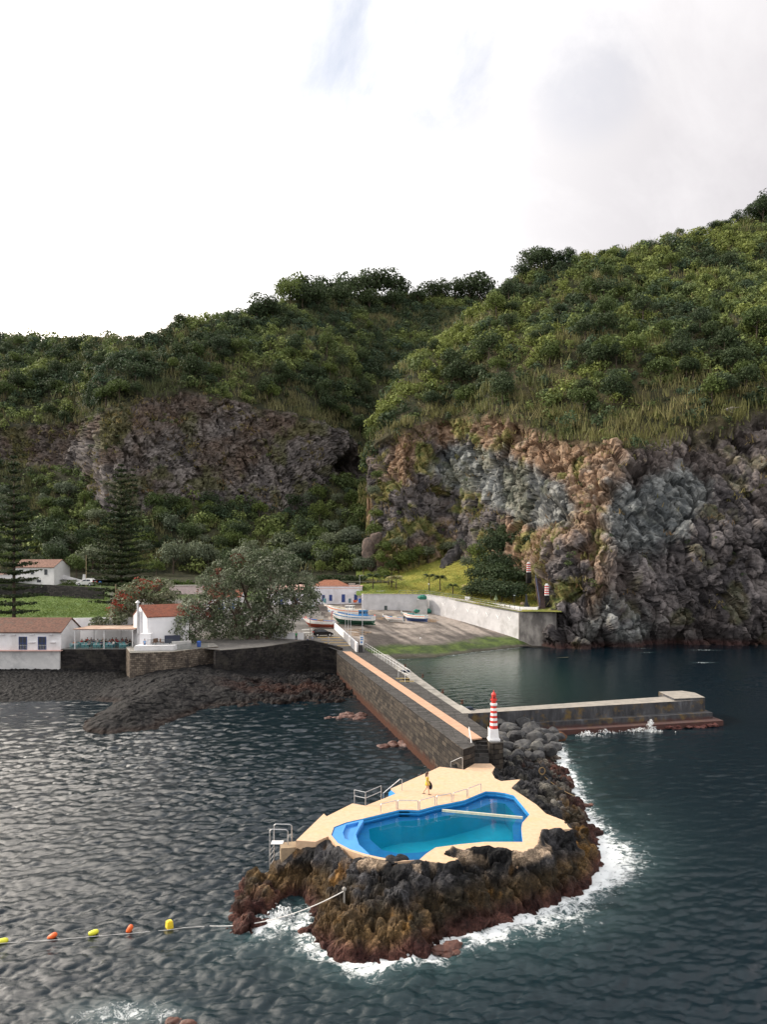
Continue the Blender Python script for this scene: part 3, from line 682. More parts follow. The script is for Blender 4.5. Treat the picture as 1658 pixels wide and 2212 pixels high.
# small whitecaps flecks
fm = math_(nt, 'MULTIPLY', fm, math_(nt, 'MULTIPLY', fa, 6., True), True)
fmil = math_(nt, 'MULTIPLY', fa, .36, True); lk(nt, mixc(nt, fm, mixc(nt, fmil, base, (.10, .17, .18)), (.72, .75, .76)), b_.inputs['Base Color'])
rg = nd(nt, 'ShaderNodeMapRange'); lk(nt, fm, rg.inputs[0]); rg.inputs[3].default_value = .06; rg.inputs[4].default_value = .8; lk(nt, rg.outputs[0], b_.inputs['Roughness'])
b_.inputs['IOR'].default_value = 1.333; b_.inputs['Specular IOR Level'].default_value = .5
mp2 = nd(nt, 'ShaderNodeMapping'); mp2.inputs['Scale'].default_value = (1, 1.5, 1); mp2.inputs['Rotation'].default_value = (0, 0, .35); lk(nt, g, mp2.inputs[0])
bw = math_(nt, 'ADD', math_(nt, 'MULTIPLY', noise(nt, mp2.outputs[0], 4.6, 8, .72, .7), .6), math_(nt, 'MULTIPLY', fm, .5))
bump(nt, b_, bw, .045, .8)
fast('water', np.stack([Xw, Yw, Zw], -1).reshape(-1, 3), gridq(*X.shape), m, attrs={'foam': np.clip(foam, 0, 1.6).ravel(), 'shallow': np.clip(shal, 0, 1).ravel()}, smooth=True, origin=(0, 0, 0))['kind'] = 'structure'
# dark sea bed so nothing shows the void below
bed = MB(); bed.add([(-9000, -400, -6), (9000, -400, -6), (9000, 9000, -6), (-9000, 9000, -6)], [(0, 1, 2, 3)]); tag(bed.build('sea_bed', surf('sea_bed', (.03, .03, .03))), kind='structure')

# ================= rock height fields ==========================================================
def lava(X, Y, Z, amp=1., seed=0, s=1.):
    wx = X+.5*fbm(X, Y, Z, 1.6, 3, seed+5); wy = Y+.5*fbm(X, Y, Z, 1.9, 3, seed+6)
    a1, a2, c1 = worley(wx, wy, 0*X, 2.6*s, seed, True); b1, b2, c2 = worley(wx, wy, 0*X, 1.05*s, seed+7, True); d1, d2, c3 = worley(X, Y, 0*X, .42*s, seed+8, True)
    h = .75*(.55-a1)*1.1+.55*(c1-.5)+.36*(.5-b1)+.30*(c2-.5)+.15*(.5-d1)+.10*(c3-.5)
    h -= .28*np.exp(-((a2-a1)*5)**2)+.14*np.exp(-((b2-b1)*4.5)**2)
    return amp*h, c1, c2
def knob(X, Y, Z, w, amp, seed):
    N = normals(*[blur(a, 3) for a in (X, Y, Z)])
    wx = X+.35*fbm(X, Y, Z, 1.1, 3, seed+40)*amp; wz = Z*1.15+.35*fbm(X, Y, Z, 1.3, 3, seed+41)*amp
    a1, a2, c1, r1 = worley(wx, Y, wz, 1.5*amp, seed, facet=True); b1, b2, c2, r2 = worley(wx, Y, wz, .62*amp, seed+3, facet=True); e1, e2, c3, r3 = worley(X, Y, Z, .27*amp, seed+5, facet=True)
    d = .42*(c1-.5)+.40*r1-.22*np.exp(-((a2-a1)*6)**2)+.26*(.55-b1)+.10*(c2-.5)+.10*r2-.13*np.exp(-((b2-b1)*5)**2)+.10*(.5-e1)
    d = d*w*amp*.85
    cav = np.exp(-((a2-a1)*6)**2)*.5+np.exp(-((b2-b1)*5)**2)*.35
    return X+N[..., 0]*d, Y+N[..., 1]*d, Z+N[..., 2]*d, 1.08-.18*cav+.35*(c2-.5)*w+.25*(c3-.5)*w
gx = np.arange(-13, 21.5, .085); gy = np.arange(35, 86, .10)
X, Y = np.meshgrid(gx, gy, indexing='ij')
dw, iw = poly_dist(X, Y, ISL); dk, ik = poly_dist(X, Y, deck_full)
wob = .35*fbm(X, Y, 0*X, 2.2, 4, 3)
sd = np.where(iw, dw, -dw)+wob
ddk = np.where(ik, 0, dk)
t = np.clip(sd/(sd+ddk+.05), 0, 1); hh = 2.75*t**.72
far = sstep(62, 66, Y); hh = np.where(sd > 0, hh*(1-far)+np.minimum(hh, 1.9)*far, sd*1.3)
l, c1, c2 = lava(X, Y, 0*X, .85, 5)
near_d = np.exp(-(ddk/.7)**2)
Zi = hh+l*(.35+.65*sstep(0, .8, sd))*(1-.55*near_d)
fr = sstep(49, 44, Y)*near_d*sstep(-5, -3, X)*(1-sstep(11.3, 12., X)); Zi = Zi+fr*(.42+.25*fbm(X, Y, 0*X, 1.1, 3, 9))
slabn = sstep(62.5, 60.5, Y)*sstep(8, 11, X)*near_d; Zi = Zi+.25*slabn
inside = ik & (dk > .12); Zi = np.where(inside, np.minimum(Zi, 2.4), Zi)
# keep the stone apron off the visible deck, allow a ragged overlap along its seaward rims
Zi = np.where(ik & (dk <= .35), np.minimum(Zi, np.where((Y < 49) & (X > -3.6), 3.12, 2.97)), Zi)
dp, ip = poly_dist(X, Y, pool); Zi = np.where(ip | (dp < .15), np.minimum(Zi, .5), Zi)
leftwall = (X < -1.5+(Y-50)*.55)*(Y > 45.5)*(Y < 64)*~ik; Zi = np.where(leftwall, np.minimum(Zi, -.3+1.2*np.clip(1-ddk, 0, 1)*0), Zi)
hgt = Zi+.3*fbm(X, Y, 0*X, 1.5, 3, 21)
n1_ = fbm(X, Y, 0*X, 1.8, 4, 25); n2_ = fbm(X, Y, 0*X, .6, 3, 27)
black = L3((.010, .010, .011), (.042, .041, .044), sstep(-.4, .5, n2_+.6*(c2-.5)))
olive = L3((.024, .018, .010), (.115, .072, .032), sstep(-.3, .45, n1_+.5*n2_))
maroon = L3((.026, .009, .008), (.075, .032, .025), sstep(-.4, .4, n2_))
ochre = np.array((.17, .085, .018))
tb = sstep(1.45, 2.3, hgt+.5*n1_+.012*(Y-40)+(.9*sstep(60, 65, Y)))
c = olive*(1-tb[..., None])+black*tb[..., None]
tm = 1-sstep(.35, 1.2, hgt+.35*n1_); c = c*(1-tm[..., None])+maroon*tm[..., None]
oc = sstep(.18, .42, fbm(X, Y, 0*X, 1.3, 3, 29)+.2*n2_-.05)*sstep(.9, 1.5, hgt)*(1-sstep(2.2, 2.8, hgt))*(Y < 52); c = c*(1-.8*oc[..., None])+ochre*.8*oc[..., None]
tan_ = sstep(.12, .26, fbm(X, Y, 0*X, 1.0, 3, 37))*np.exp(-((ddk-.35)/.55)**2)*(Y < 45.5)*(X > -3.4)*sstep(2.3, 2.7, Zi); c = c*(1-.8*tan_[..., None])+np.array((.36, .27, .19))*.8*tan_[..., None]
tan2 = sstep(.22, .3, fbm(X, Y, 0*X, 1.6, 3, 39))*(Y > 55)*(X > 9); c = c*(1-.6*tan2[..., None])+np.array((.13, .12, .10))*.6*tan2[..., None]
crv = np.clip(.7+.8*c2, .6, 1.4); c = c*crv[..., None]
X, Y, Zi, cv3 = knob(X, Y, Zi, sstep(0.05, .5, np.where(ik, 0, ddk))*(1-(ik*1.)), 1., 7)
c = c*cv3[..., None]
fast('rocky_islet', np.stack([X, Y, Zi], -1).reshape(-1, 3), gridq(*X.shape), M_lava, col=c.reshape(-1, 3), smooth=False)['kind'] = 'structure'
# western shore: pebble beach, lava tongue, broken rock under the sea wall
gx = np.arange(-92, 1.5, .20); gy = np.concatenate([np.arange(86, 134, .20)])
X, Y = np.meshgrid(gx, gy, indexing='ij')
dw, iw = poly_dist(X, Y, SHORE); sd = np.where(iw, dw, -dw)+.8*fbm(X, Y, 0*X, 5, 4, 83)*sstep(-50, -40, X)
beach = 1-sstep(-44.5, -42, X+(Y-110)*.12)
hb = np.where(sd > 0, .10*sd, sd*.2)
top = np.array((0., 0.))
hr = np.where(sd > 0, (2.0+1.3*np.exp(-((X+34)/9)**2))*(1-np.exp(-sd/5.))*(.62+.5*np.exp(-((X+37-(Y-95)*.15)/11)**2)-.12), sd*1.2)
l, c1, c2 = lava(X, Y, 0*X, 1.1, 55, 2.2); l = l*(.35+.65*sstep(-26, -16, X))
streak = fbm(X*.9+Y*.45, Y*.25, 0*X, 1.6, 4, 91)
Zs = hb*beach+(hr+l*.75*sstep(-.5, 1.5, sd)+.3*streak)*(1-beach)
pb1, pb2, pc = worley(X, Y, 0*X, .55, 97, True); Zs = Zs+beach*(.22*(.5-pb1)+.18*pc*sstep(.0, 1, sd))
Zs = np.where((Y > 131) & (X > -12), np.minimum(Zs, 3), Zs)
n2_ = fbm(X, Y, 0*X, 1.2, 3, 99); n1_ = fbm(X, Y, 0*X, 4, 3, 98)
c = L3((.014, .013, .015), (.045, .041, .044), sstep(-.4, .5, n2_+.8*(c2-.5)))
cb = L3((.008, .008, .010), (.07, .066, .068), pc**2); c = cb*beach[..., None]+c*(1-beach[..., None])
red = sstep(-.1, .15, fbm(X, Y, 0*X, 3, 4, 88)+.25)*np.exp(-(((X+16)/9.5)**2+((Y-117)/5.5)**2)**2)*(1-beach); c = c*(1-.9*red[..., None])+L3((.07, .018, .010), (.13, .04, .02), sstep(-.3, .3, n2_))*.9*red[..., None]
low = (1-sstep(.15, .7, Zs))*(1-beach); c = c*(1-.8*low[..., None])+np.array((.06, .028, .018))*.8*low[..., None]
X, Y, Zs, cv3 = knob(X, Y, Zs, (1-beach)*sstep(-.5, .5, sd)*(.35+.65*sstep(-26, -14, X)), 1.25, 17)
c = c*(cv3[..., None]*(1-beach[..., None])+beach[..., None])*.27
fast('shore_rocks', np.stack([X, Y, Zs], -1).reshape(-1, 3), gridq(*X.shape), M_lava, col=c.reshape(-1, 3))['kind'] = 'structure'

# ================= village ground, slipway, lawn ================================================
def lattice(cols, segn, du): return sheet(cols, segn, du)
GL = [(-320, [(1402, 129.5), (1391, 138), (1335, 172), (1290, 220), (1262, 240), (1235, 262), (1215, 280)])]
for u in (-100, 130, 290): GL.append((u, GL[0][1]))
GL += [(400, [(1399, 128.5), (1384, 140), (1340, 172), (1310, 200), (1275, 235), (1238, 262), (1218, 280)]), (485, [(1404, 126.6), (1383, 142), (1342, 171), (1311, 203), (1278, 234), (1238, 262), (1218, 280)]), (560, [(1399, 131), (1381, 144), (1345, 170), (1312, 205), (1282, 232), (1238, 262), (1218, 280)]),
       (690, [(1390, 141.5), (1376, 153), (1350, 175), (1309, 214), (1293, 230), (1242, 258), (1218, 278)]), (735, [(1407, 135), (1376, 153), (1350, 175), (1310, 214), (1293, 230), (1243, 256), (1219, 277)]), (790, [(1407, 134.5), (1376, 153), (1350, 175), (1310, 214), (1292, 230), (1244, 254), (1220, 275)])]
U, V, S, X, Y, Z = sheet(GL, [8, 10, 14, 8, 10, 6], 6)
Gs = dict(U=U, V=V, S=S, X=X, Y=Y, Z=Z)
n1_ = fbm(X, Y, Z, 5, 4, 120)
asph = L3((.10, .095, .09), (.17, .16, .15), sstep(-.4, .4, n1_)); grass = L3((.07, .115, .028), (.105, .155, .04), sstep(-.3, .3, n1_))
fld = sstep(1.85, 2.0, S)*(1-sstep(225, 245, U)); up = sstep(3.2, 3.6, S)
c = asph*(1-fld[..., None])+grass*fld[..., None]; c = c*(1-up[..., None])+np.array((.05, .075, .022))*up[..., None]
q = gridq(*X.shape); cx = X.ravel()[q].mean(1); cy = Y.ravel()[q].mean(1)
wl = -12.1+(172-cy)*(7.1/38); q = q[(cx < wl+.1) | (cy > 224)]
fast('ground', np.stack([X, Y, Z], -1).reshape(-1, 3), q, M_soil, col=c.reshape(-1, 3), origin=(0, 150, 0))['kind'] = 'structure'
SL = [(560, [(1440, 150), (1400, 160), (1370, 178), (1335, 205), (1316, 219), (1296, 228)]), (700, [(1440, 152), (1390, 163), (1360, 178), (1328, 205), (1316, 219), (1296, 228)]), (785, [(1440, 152), (1403, 160), (1362, 176), (1331, 200), (1316, 218), (1296, 228)]), (850, [(1447, 150), (1425, 159.3), (1385, 172), (1345, 197), (1316, 217), (1296, 228)]), (940, [(1444, 152), (1420, 163), (1390, 172), (1350, 195), (1322, 215.5), (1300, 226)]),
      (1030, [(1434, 156), (1408.5, 173.5), (1390, 180), (1370, 190), (1348, 202), (1330, 210)]), (1124, [(1424, 162), (1398.5, 183.6), (1392, 185), (1385, 186), (1374, 190), (1365, 195)]), (1230, [(1420, 162), (1404, 186), (1402, 188), (1400, 190), (1398, 192), (1397, 196)])]
U, V, S, X, Y, Z = sheet(SL, [14, 40, 40, 20, 4], 3)
Ss = dict(U=U, V=V, S=S, X=X, Y=Y, Z=Z)
n1_ = fbm(X, Y, Z, 6, 4, 130); st = fbm(X*.6+Y*.25, Y*.05, 0*Z, 1.1, 4, 133)
Z = Z+.06*fbm(X, Y, 0*X, 1.2, 3, 131)
c = L3((.11, .095, .085), (.30, .26, .23), sstep(-.35, .4, n1_+.6*st)); 
wetz = 1-sstep(2.2, 4.3, Z+1.8*st+.7*n1_); c = c*(1-.68*wetz[..., None])+np.array((.045, .040, .038))*.68*wetz[..., None]
alg = sstep(.2, .8, Z+.6*n1_)*(1-sstep(1.7, 2.5, Z+.7*n1_)); c = c*(1-.85*alg[..., None])+L3((.035, .06, .015), (.075, .115, .022), sstep(-.3, .3, fbm(X, Y, Z, 2.5, 3, 137)))*.85*alg[..., None]
lowz = 1-sstep(-.1, .7, Z+.2*n1_); c = c*(1-.85*lowz[..., None])+np.array((.03, .032, .018))*.85*lowz[..., None]
fast('slipway', np.stack([X, Y, Z], -1).reshape(-1, 3), gridq(*X.shape), M_soil, col=c.reshape(-1, 3), smooth=True, origin=(0, 180, 0))['kind'] = 'structure'
LW = [(770, [(1286, 218), (1265, 232), (1240, 250), (1210, 276)]), (850, [(1286, 217), (1265, 228), (1240, 250), (1210, 268)]), (920, [(1285, 215.3), (1262, 226), (1222, 252), (1195, 272)]), (1000, [(1299, 204), (1275, 214), (1208, 249), (1185, 262)]),
      (1060, [(1310, 195), (1290, 203), (1230, 222), (1190, 240)]), (1121, [(1321, 186.8), (1305, 196), (1262, 212), (1225, 228)]), (1165, [(1321, 183.5), (1312, 190), (1290, 200), (1255, 216)]), (1215, [(1322, 182), (1312, 188), (1290, 198), (1255, 214)])]
U, V, S, X, Y, Z = sheet(LW, [12, 24, 12], 3)
Ls = dict(U=U, V=V, S=S, X=X, Y=Y, Z=Z)
n1_ = fbm(X, Y, Z, 4, 4, 140); n2_ = fbm(X, Y, Z, 1.0, 3, 141); Z = Z+.3*fbm(X, Y, 0*X, 6, 3, 142)*sstep(0, .4, S)
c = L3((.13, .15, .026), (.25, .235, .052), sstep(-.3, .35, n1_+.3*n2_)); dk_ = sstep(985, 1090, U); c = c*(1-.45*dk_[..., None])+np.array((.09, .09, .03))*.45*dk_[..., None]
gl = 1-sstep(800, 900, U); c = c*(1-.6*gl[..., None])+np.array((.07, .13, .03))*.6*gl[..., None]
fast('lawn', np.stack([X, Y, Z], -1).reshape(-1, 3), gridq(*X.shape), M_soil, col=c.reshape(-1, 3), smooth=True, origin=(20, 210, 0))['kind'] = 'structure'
def on(s, u, v):
    i = np.argmin((s['U']-u)**2+(s['V']-v)**2); k = i
    return (s['X'].flat[k], s['Y'].flat[k], s['Z'].flat[k])

# ================= pool deck and pool ==========================================================
M_deck = surf('sand_coloured_screed', (.58, .405, .275), (.49, .34, .225), 3.2, .9, .015, 14, c3=(.55, .36, .20))
m = MB(); outl = deck[:-1]+[(x, y) for x, y in reversed(pool[14:23])][::-1]
# deck polygon follows the seaward rim of the basin on the south-west side
rimp = pool[13:22]; body = deck[1:]+P2([(854, 1862), (793, 1850), (757, 1838), (728, 1825), (709, 1806), (682, 1818)], DZ)+[deck[0]]
m.plate(body, DZ, [pool]); m.band(body, .2, DZ, flip=False)
o = m.build('pool_deck', M_deck); tag(o, kind='structure')
M_pb = surf('pool_paint', (.025, .27, .62), (.02, .22, .54), 2., .55, c3=(.045, .28, .52)); M_pt = surf('pool_floor_paint', (.005, .48, .66), (.004, .42, .60), .9, .6, c3=(.010, .42, .54))
M_pd = surf('pool_wall_paint', (.022, .30, .64), (.018, .26, .56), 2., .55)
pt = thing('swimming_pool', 'blue seawater swimming pool of irregular outline sunk in the sand coloured deck', 'swimming pool', (4, 48, 0))
L0 = (4, 48, 0)
WZ = DZ-.28
deep = P2([(797, 1784), (868, 1767), (915, 1764), (960, 1757), (1035, 1739), (1068, 1727), (1092, 1730), (1119, 1760), (1108, 1776), (1110, 1811), (1048, 1815), (995, 1820), (942, 1828), (905, 1834), (862, 1836), (825, 1828), (800, 1806)], DZ-.35)
shelf_in = P2([(768, 1773), (776, 1784), (768, 1798), (772, 1818), (790, 1842), (830, 1849), (880, 1855), (905, 1850), (940, 1829)], DZ)
m = MB(); m.band(pool, .4, DZ-.006, flip=True); m.build('basin_wall', M_pd, pt, world=L0)
m = MB(); m.plate(pool, DZ-.55, [deep]); m.band(deep, .9, DZ-.55, mi=1, flip=True); m.plate(deep, .95, mi=1); m.build('basin_floor', [M_pb, M_pt], pt, world=L0)
# painted crescent shelf with the sunken step at the shallow end
cres = P2([(784, 1768.6), (748, 1776.6), (723, 1786.5), (717, 1803), (731, 1819.5), (757, 1833.2), (793, 1844.2), (800, 1844), (776, 1822), (769, 1800), (777, 1785), (786, 1770)], DZ)
stp = P2([(776, 1773), (748, 1780), (741, 1796), (745, 1809), (763, 1815), (765, 1800), (772, 1784)], DZ)
m = MB(); m.plate(cres, DZ-.05, [stp]); m.band(cres, DZ-.6, DZ-.05); m.band(stp, DZ-.25, DZ-.05, flip=True); m.plate(stp, DZ-.25)
m.build('wading_shelf', surf('pool_rim_paint', (.06, .27, .62), (.045, .23, .56), 1.2, .5), pt, world=L0)
# pale lip round the northern edge
m = MB(); nb = pool[22:]+pool[:7]
for a, b2 in zip(nb, nb[1:]):
    d = Vector((b2[0]-a[0], b2[1]-a[1])); nrm = Vector((-d.y, d.x)).normalized()*(.16)
    for zt, k in ((DZ-.10, 1.), (DZ-.38, 2.)):
        q = [(a[0], a[1]), (b2[0], b2[1]), (b2[0]+nrm.x*k, b2[1]+nrm.y*k), (a[0]+nrm.x*k, a[1]+nrm.y*k)]
        m.prism(q, zt-.12, zt)
m.build('edge_ledge', M_pb, pt, world=L0)
wat, nt, b_ = newmat('pool_water'); o_ = nt.nodes['Material Output']
tr = nd(nt, 'ShaderNodeBsdfTransparent'); tr.inputs[0].default_value = (.72, .95, .97, 1); gl_ = nd(nt, 'ShaderNodeBsdfGlossy'); gl_.inputs['Roughness'].default_value = .03
fz = nd(nt, 'ShaderNodeFresnel'); fz.inputs[0].default_value = 1.33; bp = nd(nt, 'ShaderNodeBump'); bp.inputs['Distance'].default_value = .012; bp.inputs['Strength'].default_value = .35
lk(nt, noise(nt, coords(nt, True), 2.2, 4, .55), bp.inputs['Height']); lk(nt, bp.outputs[0], gl_.inputs['Normal'])
ms = nd(nt, 'ShaderNodeMixShader'); lk(nt, math_(nt, 'MULTIPLY', fz.outputs[0], .9), ms.inputs[0]); lk(nt, tr.outputs[0], ms.inputs[1]); lk(nt, gl_.outputs[0], ms.inputs[2]); lk(nt, ms.outputs[0], o_.inputs[0])
wpoly = [p for p in pool]
m = MB(); m.plate(wpoly, WZ); m.build('pool_water', wat, pt, world=L0)
a, b2 = P(956, 1748, DZ-.1), P(1130, 1764, DZ-.1)
m = MB(); d = Vector((b2[0]-a[0], b2[1]-a[1], 0)); rz = math.atan2(d.y, d.x)
m.box(((a[0]+b2[0])/2, (a[1]+b2[1])/2, DZ-.17), (d.length, .13, .16), rz); m.build('divider_beam', surf('pale_beam', (.62, .60, .45), None, 4, .7), pt, world=L0)
# rails standing along the north edge
def hoop(u0, v0, u1, v1, h=.62):
    a, b2 = P(u0, v0, DZ), P(u1, v1, DZ); m = MB(); r = .028
    m.tube([a, (a[0], a[1], a[2]+h-.06), (a[0]+(b2[0]-a[0])*.04, a[1]+(b2[1]-a[1])*.04, a[2]+h), (b2[0]+(a[0]-b2[0])*.04, b2[1]+(a[1]-b2[1])*.04, b2[2]+h), (b2[0], b2[1], b2[2]+h-.06), b2], r, 6)
    for q in (a, b2): m.cyl((q[0], q[1], q[2]-.9), q, .022, n=6)
    return m
places = ['nearest the shallow end', 'second from the shallow end', 'third from the shallow end', 'fourth from the shallow end', 'nearest the lighthouse end of the pool', ]
for k, (a_, b_2) in enumerate([((823, 1757), (857, 1748)), ((861, 1747), (904, 1748)), ((908, 1747), (940, 1739)), ((944, 1738), (976, 1731)), ((980, 1730), (1008, 1724))]):
    pass
for k, q in enumerate([(823, 1756, 857, 1747.5), (860, 1747.5, 904, 1748.5), (907, 1748, 940, 1738.5), (944, 1738, 976, 1732), (980, 1731, 1040, 1714)]):
    if k == 4: q = (980, 1731, 1009, 1722)
    tag(hoop(*q).build('pool_rail', M_steel), 'low steel hoop rail on the pool edge, '+places[k], 'rail', 'steel hoop rails along the pool edge')
tag(hoop(1012, 1721, 1040, 1710).build('pool_rail', M_steel), 'low steel hoop rail on the pool edge, last one before the deep corner', 'rail', 'steel hoop rails along the pool edge')
# entry rails and the blue sea steps
def handrail(pts, lab, cat='handrail', r=.028, name='handrail'):
    m = MB(); m.tube(pts, r, 6); return tag(m.build(name, M_steel), lab, cat)
g1 = P(869, 1707, DZ); g0 = P(829, 1724, DZ-.6)
handrail([g1, (g1[0], g1[1], DZ+.82), (g1[0]-.15, g1[1]-.1, DZ+.88), (g0[0], g0[1], DZ-.2), (g0[0], g0[1], DZ-1)], 'sloping steel handrail beside the blue steps down to the sea')
g1 = P(1000, 1662, DZ); g0 = P(976, 1656, DZ)
handrail([g1, (g1[0], g1[1], DZ+.95), (g1[0]-.12, g1[1]+.08, DZ+1.0), (g0[0], g0[1]+.6, DZ+.25), (g0[0], g0[1]+.6, DZ-.5)], 'sloping steel handrail at the foot of the pier beside the deck tip')
m = MB(); st0 = P2([(858, 1713), (845, 1703)], DZ)
q0 = P(823, 1726, DZ); q1 = P(845, 1703, DZ); q2 = P(858, 1713, DZ)
for k in range(4):
    f = k/4; z = DZ-.12-.3*k
    a = (q1[0]+(q0[0]-q1[0])*f, q1[1]+(q0[1]-q1[1])*f); a2 = (q2[0]+(q0[0]-q2[0])*f*.9, q2[1]+(q0[1]-q2[1])*f*.9)
    b1 = (q1[0]+(q0[0]-q1[0])*(f+.25), q1[1]+(q0[1]-q1[1])*(f+.25)); b3 = (q2[0]+(q0[0]-q2[0])*(f+.25)*.95, q2[1]+(q0[1]-q2[1])*(f+.25)*.95)
    m.prism([a, a2, b3, b1], .1, z)
tag(m.build('sea_steps', M_pb), 'bright blue painted steps going down from the deck into the sea', 'steps')
g = [P(767, 1736, DZ), P(790, 1742, DZ), P(825, 1725, DZ)]
m = MB(); ps = [P(766, 1733.5, DZ), P(790, 1739, DZ), P(824, 1724, DZ)]
for p in ps: m.cyl((p[0], p[1], DZ-.5), (p[0], p[1], DZ+.92), .028, n=6)
for z in (.92, .5):
    m.tube([(p[0], p[1], DZ+z) for p in ps], .026, 6)
tag(m.build('deck_railing', M_steel), 'steel railing with two bars on the deck edge left of the blue sea steps', 'railing')
# bathing ladder at the western corner
la = thing('bathing_ladder', 'steel bathing ladder with a small landing plate on the seaward rocks left of the deck', 'ladder', P(600, 1822, 2.4))
lo = la.location; m = MB()
A_ = P(583, 1824, 2.6); B_ = P(592, 1812, 2.6)
for q in (A_, B_):
    m.tube([(q[0], q[1], -.6), (q[0], q[1], 3.45), (q[0]+.12, q[1], 3.55), (q[0]+1.0, q[1]+.08, 3.5), (q[0]+1.12, q[1]+.1, 3.4), (q[0]+1.12, q[1]+.1, 2.4)], .03, 6)
m.build('side_rail', M_steel, la, world=lo)
for k in range(8):
    m = MB(); m.cyl((A_[0], A_[1], .1+.3*k), (B_[0], B_[1], .1+.3*k), .022, n=6); m.build('rung', M_steel, la, world=lo)
m = MB(); m.box(((A_[0]+B_[0])/2+.35, (A_[1]+B_[1])/2, 2.55), (.75, .55, .06)); m.build('landing_plate', M_whitem, la, world=lo)
m = MB(); m.box((A_[0]+1.15, A_[1]+.1, 1.6), (1.0, 1.0, 1.9), .2); m.build('concrete_footing', surf('footing_concrete', (.36, .27, .18), (.24, .18, .12), 2, .9, .02), la, world=lo)

# ================= pier ========================================================================
M_stone = surf('pier_masonry', (.06, .054, .05), (.028, .026, .025), 1.1, .9, .05, 3, c3=(.11, .095, .06), world=True)
def brickmat(name, c1, c2, mort, bw, bh, rough=.9, vertical=True, bd=.05, stain=None, low=None):
    m, nt, b = newmat(name); g = nd(nt, 'ShaderNodeNewGeometry').outputs['Position']; sx = nd(nt, 'ShaderNodeSeparateXYZ'); lk(nt, g, sx.inputs[0])
    cb = nd(nt, 'ShaderNodeCombineXYZ'); lk(nt, math_(nt, 'ADD', sx.outputs[0], math_(nt, 'MULTIPLY', sx.outputs[1], 1.0 if vertical else 0)), cb.inputs[0]); lk(nt, sx.outputs[2] if vertical else sx.outputs[1], cb.inputs[1])
    wn = nd(nt, 'ShaderNodeTexNoise'); wn.inputs['Scale'].default_value = 1.3; lk(nt, g, wn.inputs['Vector'])
    ad = nd(nt, 'ShaderNodeVectorMath', operation='MULTIPLY_ADD'); lk(nt, wn.outputs['Color'], ad.inputs[0]); ad.inputs[1].default_value = (.22, .22, .22); lk(nt, cb.outputs[0], ad.inputs[2])
    br = nd(nt, 'ShaderNodeTexBrick'); lk(nt, ad.outputs[0], br.inputs['Vector']); br.inputs['Scale'].default_value = 1; br.inputs['Brick Width'].default_value = bw; br.inputs['Row Height'].default_value = bh
    br.inputs['Mortar Size'].default_value = .035; br.inputs['Mortar Smooth'].default_value = .6; br.inputs['Color1'].default_value = (*c1, 1); br.inputs['Color2'].default_value = (*c2, 1); br.inputs['Mortar'].default_value = (*mort, 1)
    nz = noise(nt, g, 2.2, 7, .7); c = mixc(nt, 1., br.outputs['Color'], ramp(nt, nz, [(.3, (.55,)*3), (.7, (1.5,)*3)]), 'MULTIPLY')
    if stain: c = mixc(nt, ramp(nt, noise(nt, g, .35, 6, .7), [(.5, (0,)*3), (.66, (1,)*3)]), c, stain)
    if low:
        zz = math_(nt, 'ADD', sx.outputs[2], math_(nt, 'MULTIPLY', noise(nt, g, .9, 4), 1.2)); c = mixc(nt, ramp(nt, math_(nt, 'MULTIPLY', zz, .25), [(.28, (1,)*3), (.5, (0,)*3)]), c, low)
    lk(nt, c, b.inputs['Base Color']); b.inputs['Roughness'].default_value = rough; b.inputs['Specular IOR Level'].default_value = .15
    hgt_ = math_(nt, 'ADD', math_(nt, 'MULTIPLY', br.outputs['Fac'], -.6), nz); bump(nt, b, hgt_, bd, 1.); return m
M_pier = brickmat('pier_wall_stone', (.075, .062, .050), (.026, .023, .021), (.012, .011, .011), 1.0, .45, low=(.065, .028, .018))
M_piert = brickmat('pier_paving_stone', (.082, .078, .075), (.040, .038, .037), (.022, .021, .02), 1.9, .42, vertical=False)
PZ = 4.5
pr = thing('stone_pier', 'dark stone pier running from the village to the pool deck', 'pier', (0, 95, 0)); pL = (0, 95, 0)
lf, ln_, rn, rf = (-8.3, 131.5), (6.75, 61.9), (9.75, 69.9), (-4.1, 142.)
poly = [lf, (-7.4, 127), ln_, (7.35, 62.6), (7.9, 63.3), (7.9, 66.3), (9.35, 66.3), (9.35, 64.3), (9.6, 64.1), (10.55, 64.4), (10.8, 65.9), (10.5, 67.0), rn, (4.3, 98.5), (3.1, 98.3), (2.5, 101.6), (3.65, 101.9), rf, (-9.2, 142)]
m = MB(); m.prism(poly, -1.5, PZ, mi=1, mside=0)
m.build('pier_body', [M_pier, M_piert], pr, world=pL)
m = MB(); w0 = [P(739, 1406, PZ), P(757, 1406, PZ), P(1042, 1594, PZ), P(1018, 1597, PZ)]
m.prism([w0[0], w0[1], w0[2], w0[3]], PZ-.1, PZ+.02); m.build('walkway_strip', surf('orange_screed', (.48, .30, .205), (.40, .245, .165), 1.3, .9, .01, 12, c3=(.38, .24, .16)), pr, world=pL)
for k in range(5):
    m = MB(); m.box((8.62, 66.05-.36*k, (PZ-.27*(k+1))/2-.3), (1.44, .42, PZ-.27*(k+1)+.6)); m.build('step', M_piert, pr, world=pL)
for k in range(3):
    m = MB(); m.box((3.25+.25*k, 100-.05*k, (PZ-.5*(k+1))/2), (.5, 2.6, PZ-.5*(k+1))); m.build('step', M_piert, pr, world=pL)
for y in (98.9, 101.4):
    m = MB(); m.box((2.95+(100-y)*.2, y, PZ+.06), (1.9, .18, .12), -.05); m.build('step_edge', surf('yellow_edge', (.50, .38, .18), None, 3, .8), pr, world=pL)
